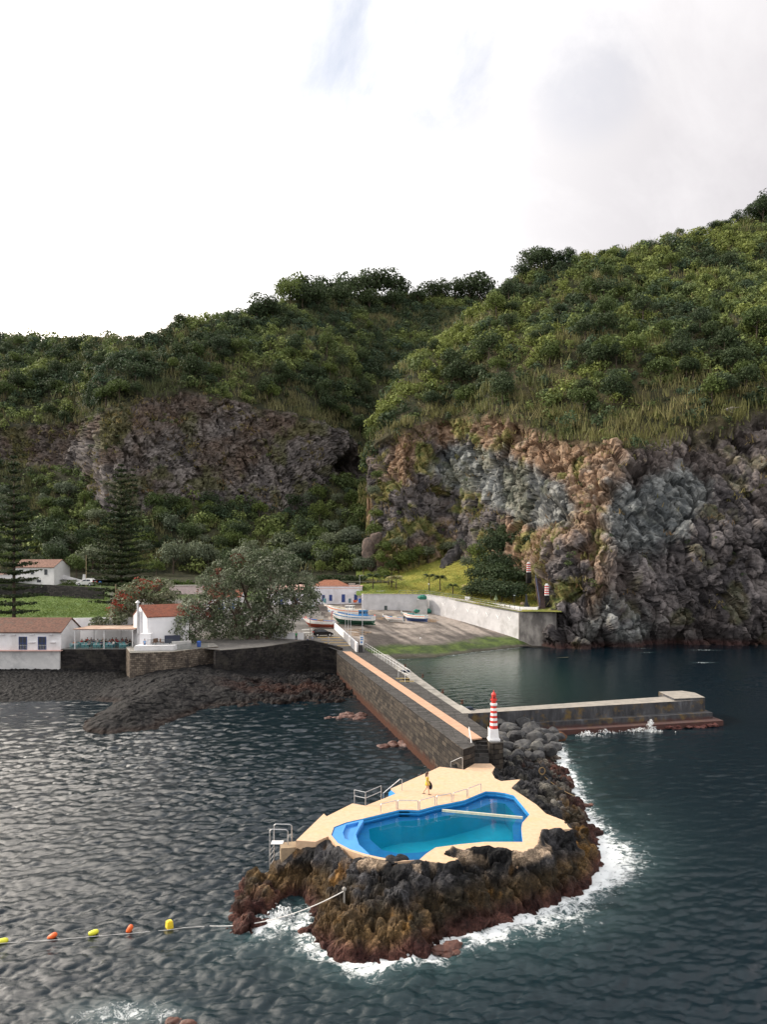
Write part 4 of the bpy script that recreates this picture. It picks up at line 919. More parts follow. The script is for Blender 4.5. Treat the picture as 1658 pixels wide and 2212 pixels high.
for (x, y), (x2, y2) in (((7.75, 66.2), (7.72, 63.4)), ((9.5, 66.3), (9.55, 64.4))):
    handrail([(x, y, PZ-.2), (x, y, PZ+.95), (x2, y2, 3.1+.95), (x2, y2, 2.9)], 'white handrail on the %s side of the steps from the pier to the pool deck' % ('left' if x < 8 else 'right'), r=.035).data.materials[0] = M_whitem
m = MB(); pts = [(-3.9+.2+(142-y)*.1912*1.0, y) for y in np.linspace(141, 103, 17)]
for i, (x, y) in enumerate(pts): m.cyl((x, y, PZ-.1), (x, y, PZ+.95), .03, n=5)
for z in (.95, .5): m.tube([(x, y, PZ+z) for x, y in pts], .028, 5)
tag(m.build('pier_railing', M_whitem), 'long white railing along the harbour side of the pier', 'railing')
m = MB(); m.cyl((2.1, 103, PZ+.95), (3.4, 98.7, PZ+.95), .03, n=5); m.cyl((2.1, 103, PZ), (2.1, 103, PZ+.95), .03, n=5); m.cyl((2.9, 98.7, PZ), (2.9, 98.7, PZ+.95), .03, n=5)
tag(m.build('step_railing', M_whitem), 'short white railing round the side steps halfway along the pier', 'railing')
# lower quay
qz = 1.95
m = MB(); qp = [(-4.4, 143.5), (-2.2, 152), (P(865, 1427, 0)[0]+.5, 150.5)]+[P(u, v, qz)[:2] for u, v in ((872, 1436), (905, 1462), (950, 1494), (1000, 1527), (1034, 1538))]+[(11.5, 86.5), (6.5, 86.5), rn[:0] or (6.45, 87)]
qp = [(-4.6, 144.), (-2.4, 154), (.9, 152)]+[P(u, v, qz)[:2] for u, v in ((872, 1436), (905, 1462), (950, 1494), (1000, 1527), (1034, 1538))]+[(12.6, 87.2), (6.2, 87.5)]
m.prism(qp, -1.5, qz)
tag(m.build('lower_quay', M_concrete), 'low concrete quay ledge beside the pier on the harbour side', 'quay')
m = MB(); m.box((8.2, 90.3, qz+.22), (4.6, 5.2, .46), .2); 
tag(m.build('quay_slab', surf('pale_slab', (.40, .37, .33), (.30, .28, .25), 1, .9, .01)), 'raised pale concrete slab at the inner end of the breakwater', 'slab')
m = MB(); m.box((5.1, 99.4, qz+.35), (1.5, 1.3, .7), .2); tag(m.build('concrete_bench', surf('pale_slab', (.4, .37, .33))), 'grey concrete block beside the side steps of the pier', 'block')
rr2 = random.Random(3)
for k, (u, v) in enumerate(((914, 1463), (957, 1497), (999, 1520), (876, 1441))):
    p = P(u, v, qz); b0 = MB(); b0.lathe([(.22, 0), (.2, .12), (.13, .2), (.12, .38), (.22, .44), (.22, .5), (.05, .55)], p, 10)
    tag(b0.build('bollard', surf('rusty_iron', (.12, .05, .03), (.05, .03, .025), 6, .8)), 'rusty mooring bollard on the quay edge, %s from the breakwater' % ('third', 'second', 'nearest', 'farthest')[k], 'bollard', 'mooring bollards on the quay')
for k, (u, v, s_) in enumerate(((980, 1465, .5), (1019, 1532, .35))):
    p = P(u, v, qz); 
for u, v, s_, lab in ((881, 1452, .7, 'dark heap of fishing net on the quay near the village'), (1019, 1533, .5, 'small dark heap of net on the quay near the breakwater')):
    p = P(u+98 if u < 900 else u, v+43 if u < 900 else v, qz); p = P(u, v, qz); m = MB(); m.lump((p[0]-.4, p[1], qz+.12), (s_*1.3, s_, .32), 5, 2, .5, cells=.6); tag(m.build('fishing_net', surf('net', (.02, .03, .05), (.05, .06, .08), 9, .9)), lab, 'net')
# ================= breakwater ==================================================================
m, nt, b_ = newmat('breakwater_concrete'); g = coords(nt, True); sx = nd(nt, 'ShaderNodeSeparateXYZ'); lk(nt, g, sx.inputs[0])
mpp = nd(nt, 'ShaderNodeMapping'); mpp.inputs['Scale'].default_value = (1, 1, .3); lk(nt, g, mpp.inputs[0])
c = ramp(nt, noise(nt, mpp.outputs[0], .8, 7, .7), [(.35, (.018, .018, .021)), (.55, (.055, .055, .06)), (.75, (.14, .145, .16))])
c = mixc(nt, ramp(nt, noise(nt, g, .55, 5, .65), [(.54, (0,)*3), (.66, (1,)*3)]), c, (.13, .085, .03))
zz = math_(nt, 'ADD', sx.outputs[2], math_(nt, 'MULTIPLY', noise(nt, g, 1.1, 4), .8)); c = mixc(nt, ramp(nt, math_(nt, 'MULTIPLY', zz, .3), [(.28, (1,)*3), (.42, (0,)*3)]), c, (.065, .025, .02))
tp = nd(nt, 'ShaderNodeNewGeometry').outputs['Normal']; sn = nd(nt, 'ShaderNodeSeparateXYZ'); lk(nt, tp, sn.inputs[0])
tz = ramp(nt, sn.outputs[2], [(.7, (0,)*3), (.9, (1,)*3)]); hz = ramp(nt, math_(nt, 'MULTIPLY', sx.outputs[2], .3), [(.6, (0,)*3), (.7, (1,)*3)])
c = mixc(nt, mixc(nt, 1., tz, hz, 'MULTIPLY'), c, ramp(nt, noise(nt, g, 1.2, 6), [(.35, (.30, .27, .235)), (.65, (.20, .185, .165))]))
lk(nt, c, b_.inputs['Base Color']); b_.inputs['Roughness'].default_value = .85; bump(nt, b_, noise(nt, g, 2.5, 7, .7), .05, .9)
M_bw = m
bz = 2.8; f0, f1_ = P(1012, 1541, bz), P(1524, 1511, bz); b0_, b1_ = P(1031, 1532, bz), P(1439, 1507.5, bz)
bt = thing('breakwater', 'long stained concrete breakwater reaching across the harbour mouth', 'breakwater', (30, 92, 0)); L0 = (30, 92, 0)
m = MB(); m.prism([f0[:2], f1_[:2], (f1_[0]-.3, f1_[1]+3), (b1_[0], b1_[1]+1), b0_[:2]], -2, bz); m.build('wall', M_bw, bt, world=L0)
m = MB(); a = P(1439, 1501, 3.05); m.prism([(a[0], f1_[1]-.9), (f1_[0]+.02, f1_[1]-.02+.03), (P(1522, 1505, 3.)[0], 98.6), (P(1488, 1498.5, 3.)[0], 100.2), (a[0], 99.4)], bz-1, bz+.28); m.build('head_block', M_bw, bt, world=L0)
def off(p, d): return (p[0]+.02*d, p[1]-d)
for d, z, e in ((1.1, 1.35, .6), (2.4, .62, 1.6)):
    m = MB(); q0 = off(P(1150, 1532, bz), d); q1 = off(f1_, d*1.1); m.prism([q0, (q1[0]+e*.7, q1[1]), (q1[0]+e*.5, q1[1]+d+2), (q0[0], q0[1]+d+.6)], -2, z)
    m.build('footing_ledge', M_bw, bt, world=L0)
# toe of weed-covered rocks
m = MB(); q0 = P(1207, 1583, 0); q1 = P(1560, 1571, 0)
for k in range(80):
    f = rr2.random(); m.lump((q0[0]+(q1[0]-q0[0])*f, q0[1]+(q1[1]-q0[1])*f+rr2.uniform(.1, 1.4), rr2.uniform(-.1, .25)), (rr2.uniform(.35, .8), rr2.uniform(.3, .6), rr2.uniform(.15, .35)), k, 1, .3)
tag(m.build('weed_rocks', surf('weed_rock', (.10, .032, .026), (.05, .02, .018), 3, .7, .05, 6)), 'fringe of small red weed covered rocks at the foot of the breakwater', 'rocks', kind='stuff')
# ================= boulders ====================================================================
M_bould = surf('boulder_basalt', (.085, .085, .088), (.035, .035, .037), 1.6, .85, .05, 4, c3=(.15, .145, .13), world=True)
spots = [(1073, 1563, 1.0, .9), (1030, 1545, 1.3, .7), (1008, 1548, .8, 1.2), (1098, 1574, 1.15, 1.), (1150, 1570, 1.0, 1.3), (1128, 1560, 1.1, .9), (1175, 1582, .95, 1.), (1115, 1592, 1.2, .9), (1155, 1594, 1.3, .9), (1188, 1598, 1.0, .8), (1080, 1598, .9, .9), (1098, 1612, 1.05, .8), (1130, 1614, 1.1, .8),
         (1160, 1616, 1.1, .8), (1186, 1618, .9, .7), (1052, 1552, .9, .8), (1085, 1588, .8, .7), (1140, 1582, .8, .8), (1060, 1612, .7, .6), (1088, 1628, .9, .7), (1118, 1632, .8, .6), (1172, 1604, .7, .7), (1200, 1610, .8, .6), (1070, 1582, .8, .6), (1145, 1632, .7, .6), (1206, 1590, .7, .5), (1040, 1562, .7, .6), (1112, 1576, .7, .9), (1195, 1580, .7, .6), (1165, 1630, .6, .5)]
for k, (u, v, s_, z) in enumerate(spots):
    p = P(u, v, .9+z*.5); m = MB(); m.lump((p[0], p[1], .9+z*.45), (s_*rr2.uniform(.95, 1.2), s_*rr2.uniform(.8, 1.), s_*rr2.uniform(.7, .9)), k+3, 3, .26, cells=1.05, cut=16)
    o = m.build('boulder', M_bould); tag(o, 'grey basalt boulder heaped between the lighthouse and the breakwater', 'boulder', 'boulders heaped beside the lighthouse')
p = P(1207, 1594, .3); m = MB(); m.lump((p[0], p[1], .4), (.95, .8, .65), 77, 3, .3); tag(m.build('boulder', surf('ochre_boulder', (.17, .075, .03), (.08, .04, .025), 2, .8, .05)), 'rust brown boulder at the water edge where the boulder heap ends', 'boulder')
for u, v, s_, z in [(1290, 1745, .45, .1), (1303, 1748, .5, .15), (1272, 1655, .6, .1), (1248, 1640, .5, .2), (1260, 1700, .4, .1)]: pass
for k, (u, v, s_, nme) in enumerate([(858, 1607, 1.5, 'dark red rocks awash beside the pier, the long left clump'), (893, 1600, 1.0, 'dark red rocks awash against the foot of the pier'), (765, 1548, 1.5, 'brown rocks awash near the shore left of the pier'), (720, 1551, .8, 'small brown rock awash left of the larger brown clump'), (950, 2052, .7, 'small red rock at the front tip of the islet'), (390, 2214, .5, 'red brown rock breaking the surface at the bottom edge of the picture'), (1262, 1742, .6, 'reddish rock in the foam right of the pool')]):
    p = P(u, v, 0); m = MB()
    for j in range(7): m.lump((p[0]+rr2.uniform(-1.2, 1.2)*s_, p[1]+rr2.uniform(-.7, .9)*s_, rr2.uniform(-.25, .05)), (s_*rr2.uniform(.4, .75), s_*rr2.uniform(.35, .6), s_*rr2.uniform(.22, .42)), k*10+j, 3, .35, cells=.7)
    tag(m.build('sea_rock', surf('weed_rock2', (.115, .045, .03), (.05, .022, .017), 2.5, .6, .06, 6)), nme, 'rock')
# rock beside the pool lip
for u, v, s_, zz in ((868, 1852, .30, 3.05), (888, 1843, .0, 3.05), (849, 1858, .42, 2.95), (905, 1866, .35, 2.9)):
    if s_: p = P(u, v, zz); m = MB(); m.lump((p[0], p[1], zz-.05), (s_*1.3, s_*.9, s_*.75), int(u), 3, .4, cells=.8); tag(m.build('lip_rock', surf('black_lava', (.03, .03, .032), (.012, .012, .013), 5, .8, .04, 8)), 'black lava knob at the front lip of the pool, %s' % {868: 'the one reaching over the water', 849: 'the left one', 905: 'the right one'}[u], 'rock')
# ================= lighthouse ==================================================================
M_rw = [surf('lighthouse_white', (.80, .80, .80), (.74, .74, .75), 3, .6), surf('lighthouse_red', (.62, .035, .022), (.52, .03, .02), 3, .5), M_glass]
lh = thing('lighthouse', 'small red and white striped lighthouse with a red lantern at the end of the pier', 'lighthouse', (9.85, 65.3, PZ))
s_ = 1.0
m = MB(); m.box((0, 0, .08), (1.02, 1.02, .16)); m.box((0, 0, .60), (.84, .84, .88), 0, 0, .84); m.build('plinth', M_rw[0], lh)
m = MB(); zs = [1.04, 1.32, 1.55, 1.76, 1.98, 2.20, 2.42, 2.64, 2.86, 3.06]; rs = [.37-.115*(z-1.04)/2.02 for z in zs]
m.lathe(list(zip(rs, zs)), n=8, mis=[1, 0, 1, 0, 1, 0, 1, 0, 1]); m.build('tower', M_rw[:2], lh)
m = MB(); m.lathe([(.27, 3.06), (.33, 3.12), (.33, 3.28), (.27, 3.30)], n=8); m.build('gallery', M_rw[0], lh)
m = MB(); m.lathe([(.20, 3.30), (.20, 3.52), (.30, 3.54), (.30, 3.60), (.19, 3.61)], n=12)
for k in range(8): a = k*PI/4; m.cyl((.28*math.cos(a), .28*math.sin(a), 3.6), (.28*math.cos(a), .28*math.sin(a), 3.76), .012, n=4)
m.lathe([(.19, 3.61), (.19, 3.98), (.23, 4.0), (.23, 4.05), (.17, 4.16), (.08, 4.26), (.04, 4.30), (.05, 4.36), (.02, 4.46)], n=12); m.build('lantern', M_rw[1], lh)
m = MB(); m.box((0, -.19, 3.80), (.12, .03, .2)); m.box((-.19, 0, 3.80), (.03, .12, .2)); m.build('lantern_window', M_rw[2], lh)
# ================= rope and buoys ==============================================================
def catenary(a, b, sag, n=24): return [tuple(a[i]+(b[i]-a[i])*t/n-(sag*4*(t/n)*(1-t/n) if i == 2 else 0) for i in range(3)) for t in range(n+1)]
a = P(744, 1924, 2.2); b = P(452, 2000, .05)
m = MB(); m.tube(catenary(a, b, .55), .027, 6); tag(m.build('mooring_rope', surf('rope', (.72, .70, .68), (.6, .58, .56), 9, .8)), 'pale rope sagging from the islet rock down to the water', 'rope')
m = MB(); m.tube([(a[0], a[1], 1.4), (a[0], a[1], 2.25)], .05, 6); m.lump((a[0], a[1], 2.3), .12, 3, 2, .1); tag(m.build('rope_ring', M_concrete), 'grey ring bolt on the islet rock holding the pale rope', 'ring bolt')
pts = [P(u, v, .06) for u, v in ((452, 2000), (400, 2003), (366, 2008), (320, 2012), (278, 2016), (202, 2022), (115, 2030), (0, 2037), (-60, 2040))]
m = MB(); m.tube(pts, .012, 5); tag(m.build('buoy_line', surf('rope', (.7, .7, .7))), 'thin white line on the sea linking the swimming buoys', 'line')
YB = surf('buoy_yellow', (.80, .58, .03), None, 3, .45); OB = surf('buoy_orange', (.80, .13, .02), None, 3, .45); GB = surf('buoy_lime', (.72, .70, .04), None, 3, .45)
for u, v, mt_, lab, shp, tilt in [(366, 2002, YB, 'large square yellow buoy on the white line nearest the islet', 'sq', .2), (280, 2011, OB, 'upright orange buoy between the two yellow ones', 'can', .5), (202, 2018, GB, 'small yellow buoy between the two orange ones', 'can', 1.35), (113, 2026, OB, 'tilted orange buoy left of the small yellow one', 'can', 1.05), (6, 2036, GB, 'lime yellow buoy at the left edge of the picture', 'can', 1.5)]:
    p = P(u, v, .0); o = thing('buoy', lab, 'buoy', p, .3, 'buoys along the white line')
    m = MB(); 
    if shp == 'sq': m.box((0, 0, .12), (.36, .36, .40), .3, 0, .86); m.box((0, 0, .34), (.22, .22, .06), .3)
    else:
        m.lathe([(.05, -.26), (.12, -.22), (.145, -.08), (.145, .1), (.11, .22), (.04, .27)], n=12)
        R_ = Matrix.Rotation(tilt, 4, 'Y'); m.v = [tuple((R_ @ Vector(x))+Vector((0, 0, .10))) for x in m.v]
    m.build('float', mt_, o, smooth=(shp != 'sq'))
    m = MB(); m.cyl((0, 0, -.18), (0, 0, 0.02), .03, n=6); m.build('shackle', M_steel, o)
# safety ring on the seaward rocks
p = P(1172, 1665, 2.2); m = MB(); k = 18
for i in range(k):
    a0, a1 = 2*PI*i/k, 2*PI*(i+1)/k; m.cyl((p[0]+.26*math.cos(a0), p[1], 2.2+.3*math.sin(a0)), (p[0]+.26*math.cos(a1), p[1], 2.2+.3*math.sin(a1)), .05, n=5)
m.cyl((p[0], p[1], 1.0), (p[0], p[1], 1.9), .04, n=5); m.tube(catenary((p[0], p[1], 1.9), (p[0]+2.2, p[1]-2.6, .8), .2, 8), .03, 4)
tag(m.build('mooring_ring', surf('rusty_ring', (.28, .2, .1), (.16, .1, .05), 5, .8)), 'rusty mooring ring on the black rocks above the foam, with its rope', 'mooring ring')
# ================= village: helpers ============================================================
def gpt(LT, u, v, dz=0.):
    cu = [c[0] for c in LT]; K = len(LT[0][1])
    kv = [np.interp(u, cu, [c[1][k][0] for c in LT]) for k in range(K)]; ky = [np.interp(u, cu, [c[1][k][1] for c in LT]) for k in range(K)]
    Y = float(np.interp(-v, [-a for a in kv], ky)); p = D(u, v, Y); return (p[0], p[1], p[2]+dz)
def put(nm, mb, mat_, par, **k): return mb.build(nm, mat_, par, **k)
def house(name, label, A, B, depth, z0, ze, zr, mat_=None, roof='gable', rmat=None, doors=(), wins=(), dmat=None, over=.35, cat='house', wmat=None, shelf=(), ends=()):
    """A,B front base corners (x,y); local x along the front, y into the house"""
    mat_ = mat_ or M_white; rmat = rmat or M_tile; L = math.hypot(B[0]-A[0], B[1]-A[1]); rz = math.atan2(B[1]-A[1], B[0]-A[0])
    t = thing(name, label, cat, (A[0], A[1], z0), rz); h = ze-z0; r = zr-z0; m = MB(); d = depth
    if roof == 'gable':
        pr_ = [(0, 0, -1), (0, d, -1), (0, d, h), (0, d/2, r-.1), (0, 0, h)]; n = 5
        vs = pr_+[(L, y, z) for _, y, z in pr_]; m.add(vs, [(0, 1, 2, 3, 4)[::-1], (5, 6, 7, 8, 9)]+[(i, (i+1) % n, n+(i+1) % n, n+i) for i in range(n)])
    else: m.box((L/2, d/2, (h-1)/2), (L, d, h+1))
    m.build('wall', mat_, t)
    if roof == 'gable':
        m = MB(); k = (r-h)/(d/2); o_ = over; zz = h-k*o_
        for s in (0, 1):
            y0, y1 = (-o_, d/2) if s == 0 else (d+o_, d/2)
            v4 = [(-o_*.6, y0, zz), (L+o_*.6, y0, zz), (L+o_*.6, y1, r), (-o_*.6, y1, r)]; v8 = [(x, y, z+.0) for x, y, z in v4]+[(x, y, z+.16) for x, y, z in v4]
            m.add(v8, [(0, 1, 2, 3), (4, 5, 6, 7), (0, 1, 5, 4), (1, 2, 6, 5), (2, 3, 7, 6), (3, 0, 4, 7)])
        m.build('roof', rmat, t)
    elif roof == 'hip':
        m = MB(); o_ = over; q = min(d/2, L/2)*.95
        vs = [(-o_, -o_, h+.15), (L+o_, -o_, h+.15), (L+o_, d+o_, h+.15), (-o_, d+o_, h+.15), (q, d/2, r), (L-q, d/2, r), (-o_, -o_, h), (L+o_, -o_, h), (L+o_, d+o_, h), (-o_, d+o_, h)]
        m.add(vs, [(0, 1, 5, 4), (1, 2, 5), (2, 3, 4, 5), (3, 0, 4), (6, 7, 1, 0), (7, 8, 2, 1), (8, 9, 3, 2), (9, 6, 0, 3), (9, 8, 7, 6)]); m.build('roof', rmat, t)
    else:
        m = MB(); m.box((L/2, d/2, h+.08), (L+.25, d+.25, .2)); m.build('cornice', rmat, t)
    for x, w_, a, b in doors:
        m = MB(); m.box((x, -.02, (a+b)/2), (w_, .12, b-a)); o = m.build('door', dmat or M_blue, t)
        m = MB(); m.box((x+w_*.35, -.1, (a+b)/2), (.05, .05, .14)); m.build('handle', M_steel, o)
    for x, w_, a, b in wins:
        m = MB(); f = .09
        for bx in (((x-w_/2), f, (a+b)/2, b-a+f), ((x+w_/2), f, (a+b)/2, b-a+f)): m.box((bx[0], -.03, bx[2]), (bx[1], .13, bx[3]))
        for z in (a, b, (a+b)/2): m.box((x, -.03, z), (w_-f*1.01, .11, f*.8))
        m.box((x, -.03, (a+b)/2), (f*.7, .10, b-a-f))
        o = m.build('window_frame', wmat or M_whitem, t); m = MB(); m.box((x, .0, (a+b)/2), (w_-.02, .08, b-a-.02)); m.build('pane', M_glass, o)
    for x, z, w_ in shelf:
        m = MB(); m.box((x, -.2, z), (w_, .4, .08)); m.build('ledge', mat_, t)
    return t
def xy(u, Y): return ((u-CU)*Y/F, Y)
M_mason = brickmat('sea_wall_stone', (.030, .027, .026), (.012, .011, .012), (.010, .010, .010), .9, .4, stain=(.05, .045, .038))
M_bast = brickmat('bastion_stone', (.20, .165, .13), (.085, .068, .055), (.03, .026, .024), .75, .34, stain=(.05, .042, .038))
M_pink = surf('pink_trim', (.70, .44, .38), (.60, .38, .33), 2, .8)
M_lav = surf('harbour_limewash', (.76, .74, .78), (.66, .64, .68), .5, .85, .01, c3=(.58, .55, .56))
M_rail = surf('dark_railing', (.05, .07, .07), None, 5, .5)
# ---- restaurant over the beach
A, B = xy(-60, 129), xy(132, 129)
r = house('restaurant', 'long white restaurant with an old tiled roof above the pebble beach', A, B, 8.2, 5.4, 8.65, 10.75, doors=(), cat='restaurant', wins=((8.9+.05, 1.35, .15, 2.35), (12.35, 1.35, .15, 2.35)), wmat=M_blue, shelf=((5.3, 2.75, 1.1), (7.2, 2.7, 1.0), (10.6, 1.4, 1.2), (14.3, 1.4, 1.0), (13.9, 2.75, .8), (10.6, 2.8, .9)))
m = MB(); m.box((7.6, -.02, -1.95), (16.0, .7, 3.7)); m.build('plinth_wall', surf('stained_limewash', (.60, .59, .58), (.46, .46, .46), .5, .9, .01, c3=(.34, .34, .35)), r)
m = MB(); m.box((7.8, -.25, -.02), (16.4, 1.3, .12)); m.build('floor_ledge', M_pink, r)
m = MB()
for k in range(60): m.cyl((k*.27, -.82, .04), (k*.27, -.82, .95), .012, n=4)
m.cyl((-.1, -.82, .97), (16, -.82, .97), .022, n=5); m.build('balcony_rail', M_whitem, r)
# ---- white wall behind the terrace, terrace, pergola
def wallseg(name, label, pts, th, mt_, cat='wall', cap=None):
    """pts: (x,y,z0,z1) along the top"""
    t = thing(name, label, cat, (pts[0][0], pts[0][1], pts[0][2])) if cap else None; m = MB(); mc_ = MB()
    for a, b in zip(pts, pts[1:]):
        d = Vector((b[0]-a[0], b[1]-a[1])); nn = Vector((-d.y, d.x)).normalized()*th
        q = [a[:2], b[:2], (b[0]+nn.x, b[1]+nn.y), (a[0]+nn.x, a[1]+nn.y)]
        m.prism(q, [a[2], b[2], b[2], a[2]], [a[3], b[3], b[3], a[3]])
        if cap:
            e = nn*.12; q = [(a[0]-e.x, a[1]-e.y), (b[0]-e.x, b[1]-e.y), (b[0]+nn.x+e.x, b[1]+nn.y+e.y), (a[0]+nn.x+e.x, a[1]+nn.y+e.y)]
            mc_.prism(q, [a[3]+.002, b[3]+.002, b[3]+.002, a[3]+.002], [a[3]+.12, b[3]+.12, b[3]+.12, a[3]+.12])
    if cap:
        m.build('wall', mt_, t, world=pts[0][:3]); mc_.build('coping', cap, t, world=pts[0][:3]); return t
    return tag(m.build(name, mt_), label, cat)
wallseg('garden_wall', 'tall white wall between the restaurant and the field, behind the dining terrace', [(-62.3, 140.5, 5, 10.2), (-42, 141.5, 5, 10.6)], .35, M_white)
wallseg('sea_wall', 'black stone sea wall under the dining terrace', [(-57., 129, 0, 5.55), (-41.5, 128.8, 0, 5.55)], .6, M_mason)
wallseg('sea_wall', 'long black stone sea wall from the bastion to the car park', [(-28.6, 124.6, -1, 5.75), (-21.3, 132, -1, 5.65), (-14.2, 140, -1, 6.1), (-9.6, 138.6, -1, 5.2), (-8.2, 136, -1, 5.0)], .7, M_mason)
m = MB(); bp_ = [xy(281, 120.3), xy(372, 121.8), xy(450, 128.6), xy(472, 130.2), xy(462, 136), xy(300, 136), xy(272, 129)]
m.prism(bp_, -.5, 5.95, mi=1, mside=0); bs = m.build('stone_bastion', [M_bast, M_concrete]); tag(bs, 'old rounded bastion of pale and brown stones beneath the chimney house', 'bastion')
m = MB(); m.box((-49.4, 134.8, 5.5), (15.6, 11.4, .22)); tag(m.build('terrace_floor', surf('terrace_tiles', (.24, .23, .22), None, 2, .8)), kind='structure')
pg = thing('pergola', 'white framed terrace canopy sheltering the diners', 'pergola', (-49.4, 133.6, 5.6)); pl_ = (-49.4, 133.6, 5.6)
for x in (-54.6, -49.45, -44.4):
    for y in (129.3, 137.8):
        m = MB(); m.box((x, y, 7.25), (.13, .13, 3.3)); m.build('post', M_whitem, pg, world=pl_)
m = MB(); m.box((-49.5, 129.3, 8.95), (10.4, .14, .16)); m.box((-49.5, 137.8, 8.95), (10.4, .14, .16)); 
for k in range(6): m.box((-54.6+2.04*k, 133.5, 8.95), (.1, 8.3, .1))
m.build('beam', M_whitem, pg, world=pl_)
m = MB(); m.prism([(-54.9, 129), (-44.2, 129), (-44.2, 138.2), (-54.9, 138.2)], 9.04, 9.14); m.build('canopy', surf('canopy_cloth', (.42, .34, .27), (.28, .16, .12), .35, .9), pg, world=pl_)
# ---- terrace furniture
M_teal = surf('teal_paint', (.10, .30, .32), (.14, .36, .38), 3, .6); M_cloth = surf('table_cloth', (.74, .74, .72), None, 3, .8)
tb = thing('dining_table', '', 'table', (0, 0, 0)); m = MB(); m.box((0, 0, .74), (1.25, .85, .05)); m.build('tabletop', M_cloth, tb)
for sx_ in (-.55, .55):
    for sy_ in (-.35, .35): m = MB(); m.box((sx_, sy_, .36), (.06, .06, .71)); m.build('leg', M_teal, tb)
ch = thing('dining_chair', '', 'chair', (0, 0, 0)); m = MB(); m.box((0, 0, .45), (.44, .44, .05)); m.build('seat', M_teal, ch)
m = MB(); m.box((0, .2, .86), (.42, .04, .12)); m.box((0, .2, .68), (.42, .04, .08)); m.box((-.2, .2, .7), (.04, .045, .5)); m.box((.2, .2, .7), (.04, .045, .5)); m.build('backrest', M_teal, ch)
for sx_ in (-.19, .19):
    for sy_ in (-.19, .19): m = MB(); m.box((sx_, sy_, .22), (.04, .04, .44)); m.build('leg', M_teal, ch)
TF = 5.615
tabs = [(162, 1397, 0), (186, 1398, 0), (212, 1398, 0), (238, 1397, 0), (268, 1401, 0), (178, 1393, 1), (204, 1392.5, 1), (230, 1392, 1), (256, 1392, 1), (274, 1391, 1), (190, 1388, 2), (216, 1388, 2), (244, 1388, 2), (266, 1388, 2)]
first = True; tloc = []
for k, (u, v, row) in enumerate(tabs):
    Y = 130.3+row*2.6; x = (u-CU)*Y/F; tloc.append((x, Y)); nm = ('front row beside the sea wall', 'middle row of the terrace', 'back row by the white wall')[row]
    lb = 'white clothed dining table in the '+nm
    if k == 0: tb.location = (x, Y, TF); o = tb; 
    else: o = copy_tree(tb, loc=(x, Y, TF))
    o['label'] = lb; o['group'] = 'dining tables in the '+nm
ci = 0
for k, (x, Y) in enumerate(tloc):
    row = tabs[k][2]; nm = ('front row beside the sea wall', 'middle row of the terrace', 'back row by the white wall')[row]
    for dx, dy, rz in ((-.35, -.65, PI), (.35, -.65, PI), (-.35, .65, 0), (.35, .65, 0)):
        if ci == 0: ch.location = (x+dx, Y+dy, TF); ch.rotation_euler[2] = rz; o = ch
        else: o = copy_tree(ch, loc=(x+dx, Y+dy, TF), rz=rz)
        ci += 1; o['label'] = 'teal dining chair at a white table in the '+nm; o['group'] = 'dining chairs in the '+nm
# ---- people -------------------------------------------------------------------------------
SK = [surf('skin_light', (.55, .33, .23), None, 4, .6), surf('skin_tan', (.40, .23, .15), None, 4, .6)]
HAIR = [surf('hair_dark', (.03, .02, .015), None, 6, .7), surf('hair_brown', (.10, .055, .03), (.06, .03, .018), 9, .6), surf('hair_grey', (.3, .28, .26), None, 6, .7)]
def skin_body(name, joints, bones, radii, mat_, parent, sub=1):
    me = bpy.data.meshes.new(name); me.from_pydata(joints, bones, []); o = bpy.data.objects.new(name, me); COL.objects.link(o)
    md = o.modifiers.new('skin', 'SKIN'); md.use_smooth_shade = True
    for i, r_ in enumerate(radii): me.skin_vertices[0].data[i].radius = (r_, r_); me.skin_vertices[0].data[i].use_root = (i == 0)
    s = o.modifiers.new('sub', 'SUBSURF'); s.levels = sub; s.render_levels = sub
    dg = bpy.context.evaluated_depsgraph_get(); nm = bpy.data.meshes.new_from_object(o.evaluated_get(dg)); bpy.data.objects.remove(o); nm.name = name
    nm.materials.clear(); nm.materials.append(mat_); nm.polygons.foreach_set('use_smooth', np.ones(len(nm.polygons), bool))
    o = bpy.data.objects.new(name, nm); COL.objects.link(o); o.parent = parent; return o
def loft(rings, n=12, caps=True):
    """rings: (cx,cy,cz,rx,ry)"""
    m = MB(); vs = []
    for cx_, cy_, cz_, rx_, ry_ in rings:
        for i in range(n): a = 2*PI*i/n; vs.append((cx_+rx_*math.cos(a), cy_+ry_*math.sin(a), cz_))
    fs = [(j*n+i, j*n+(i+1) % n, (j+1)*n+(i+1) % n, (j+1)*n+i) for j in range(len(rings)-1) for i in range(n)]
    if caps: fs += [tuple(range(n))[::-1], tuple(range((len(rings)-1)*n, len(rings)*n))]
    return m.add(vs, fs)
def limb(m, pts, rs, n=8):
    for i in range(len(pts)-1): m.cyl(pts[i], pts[i+1], rs[i], rs[i+1], n)
    return m
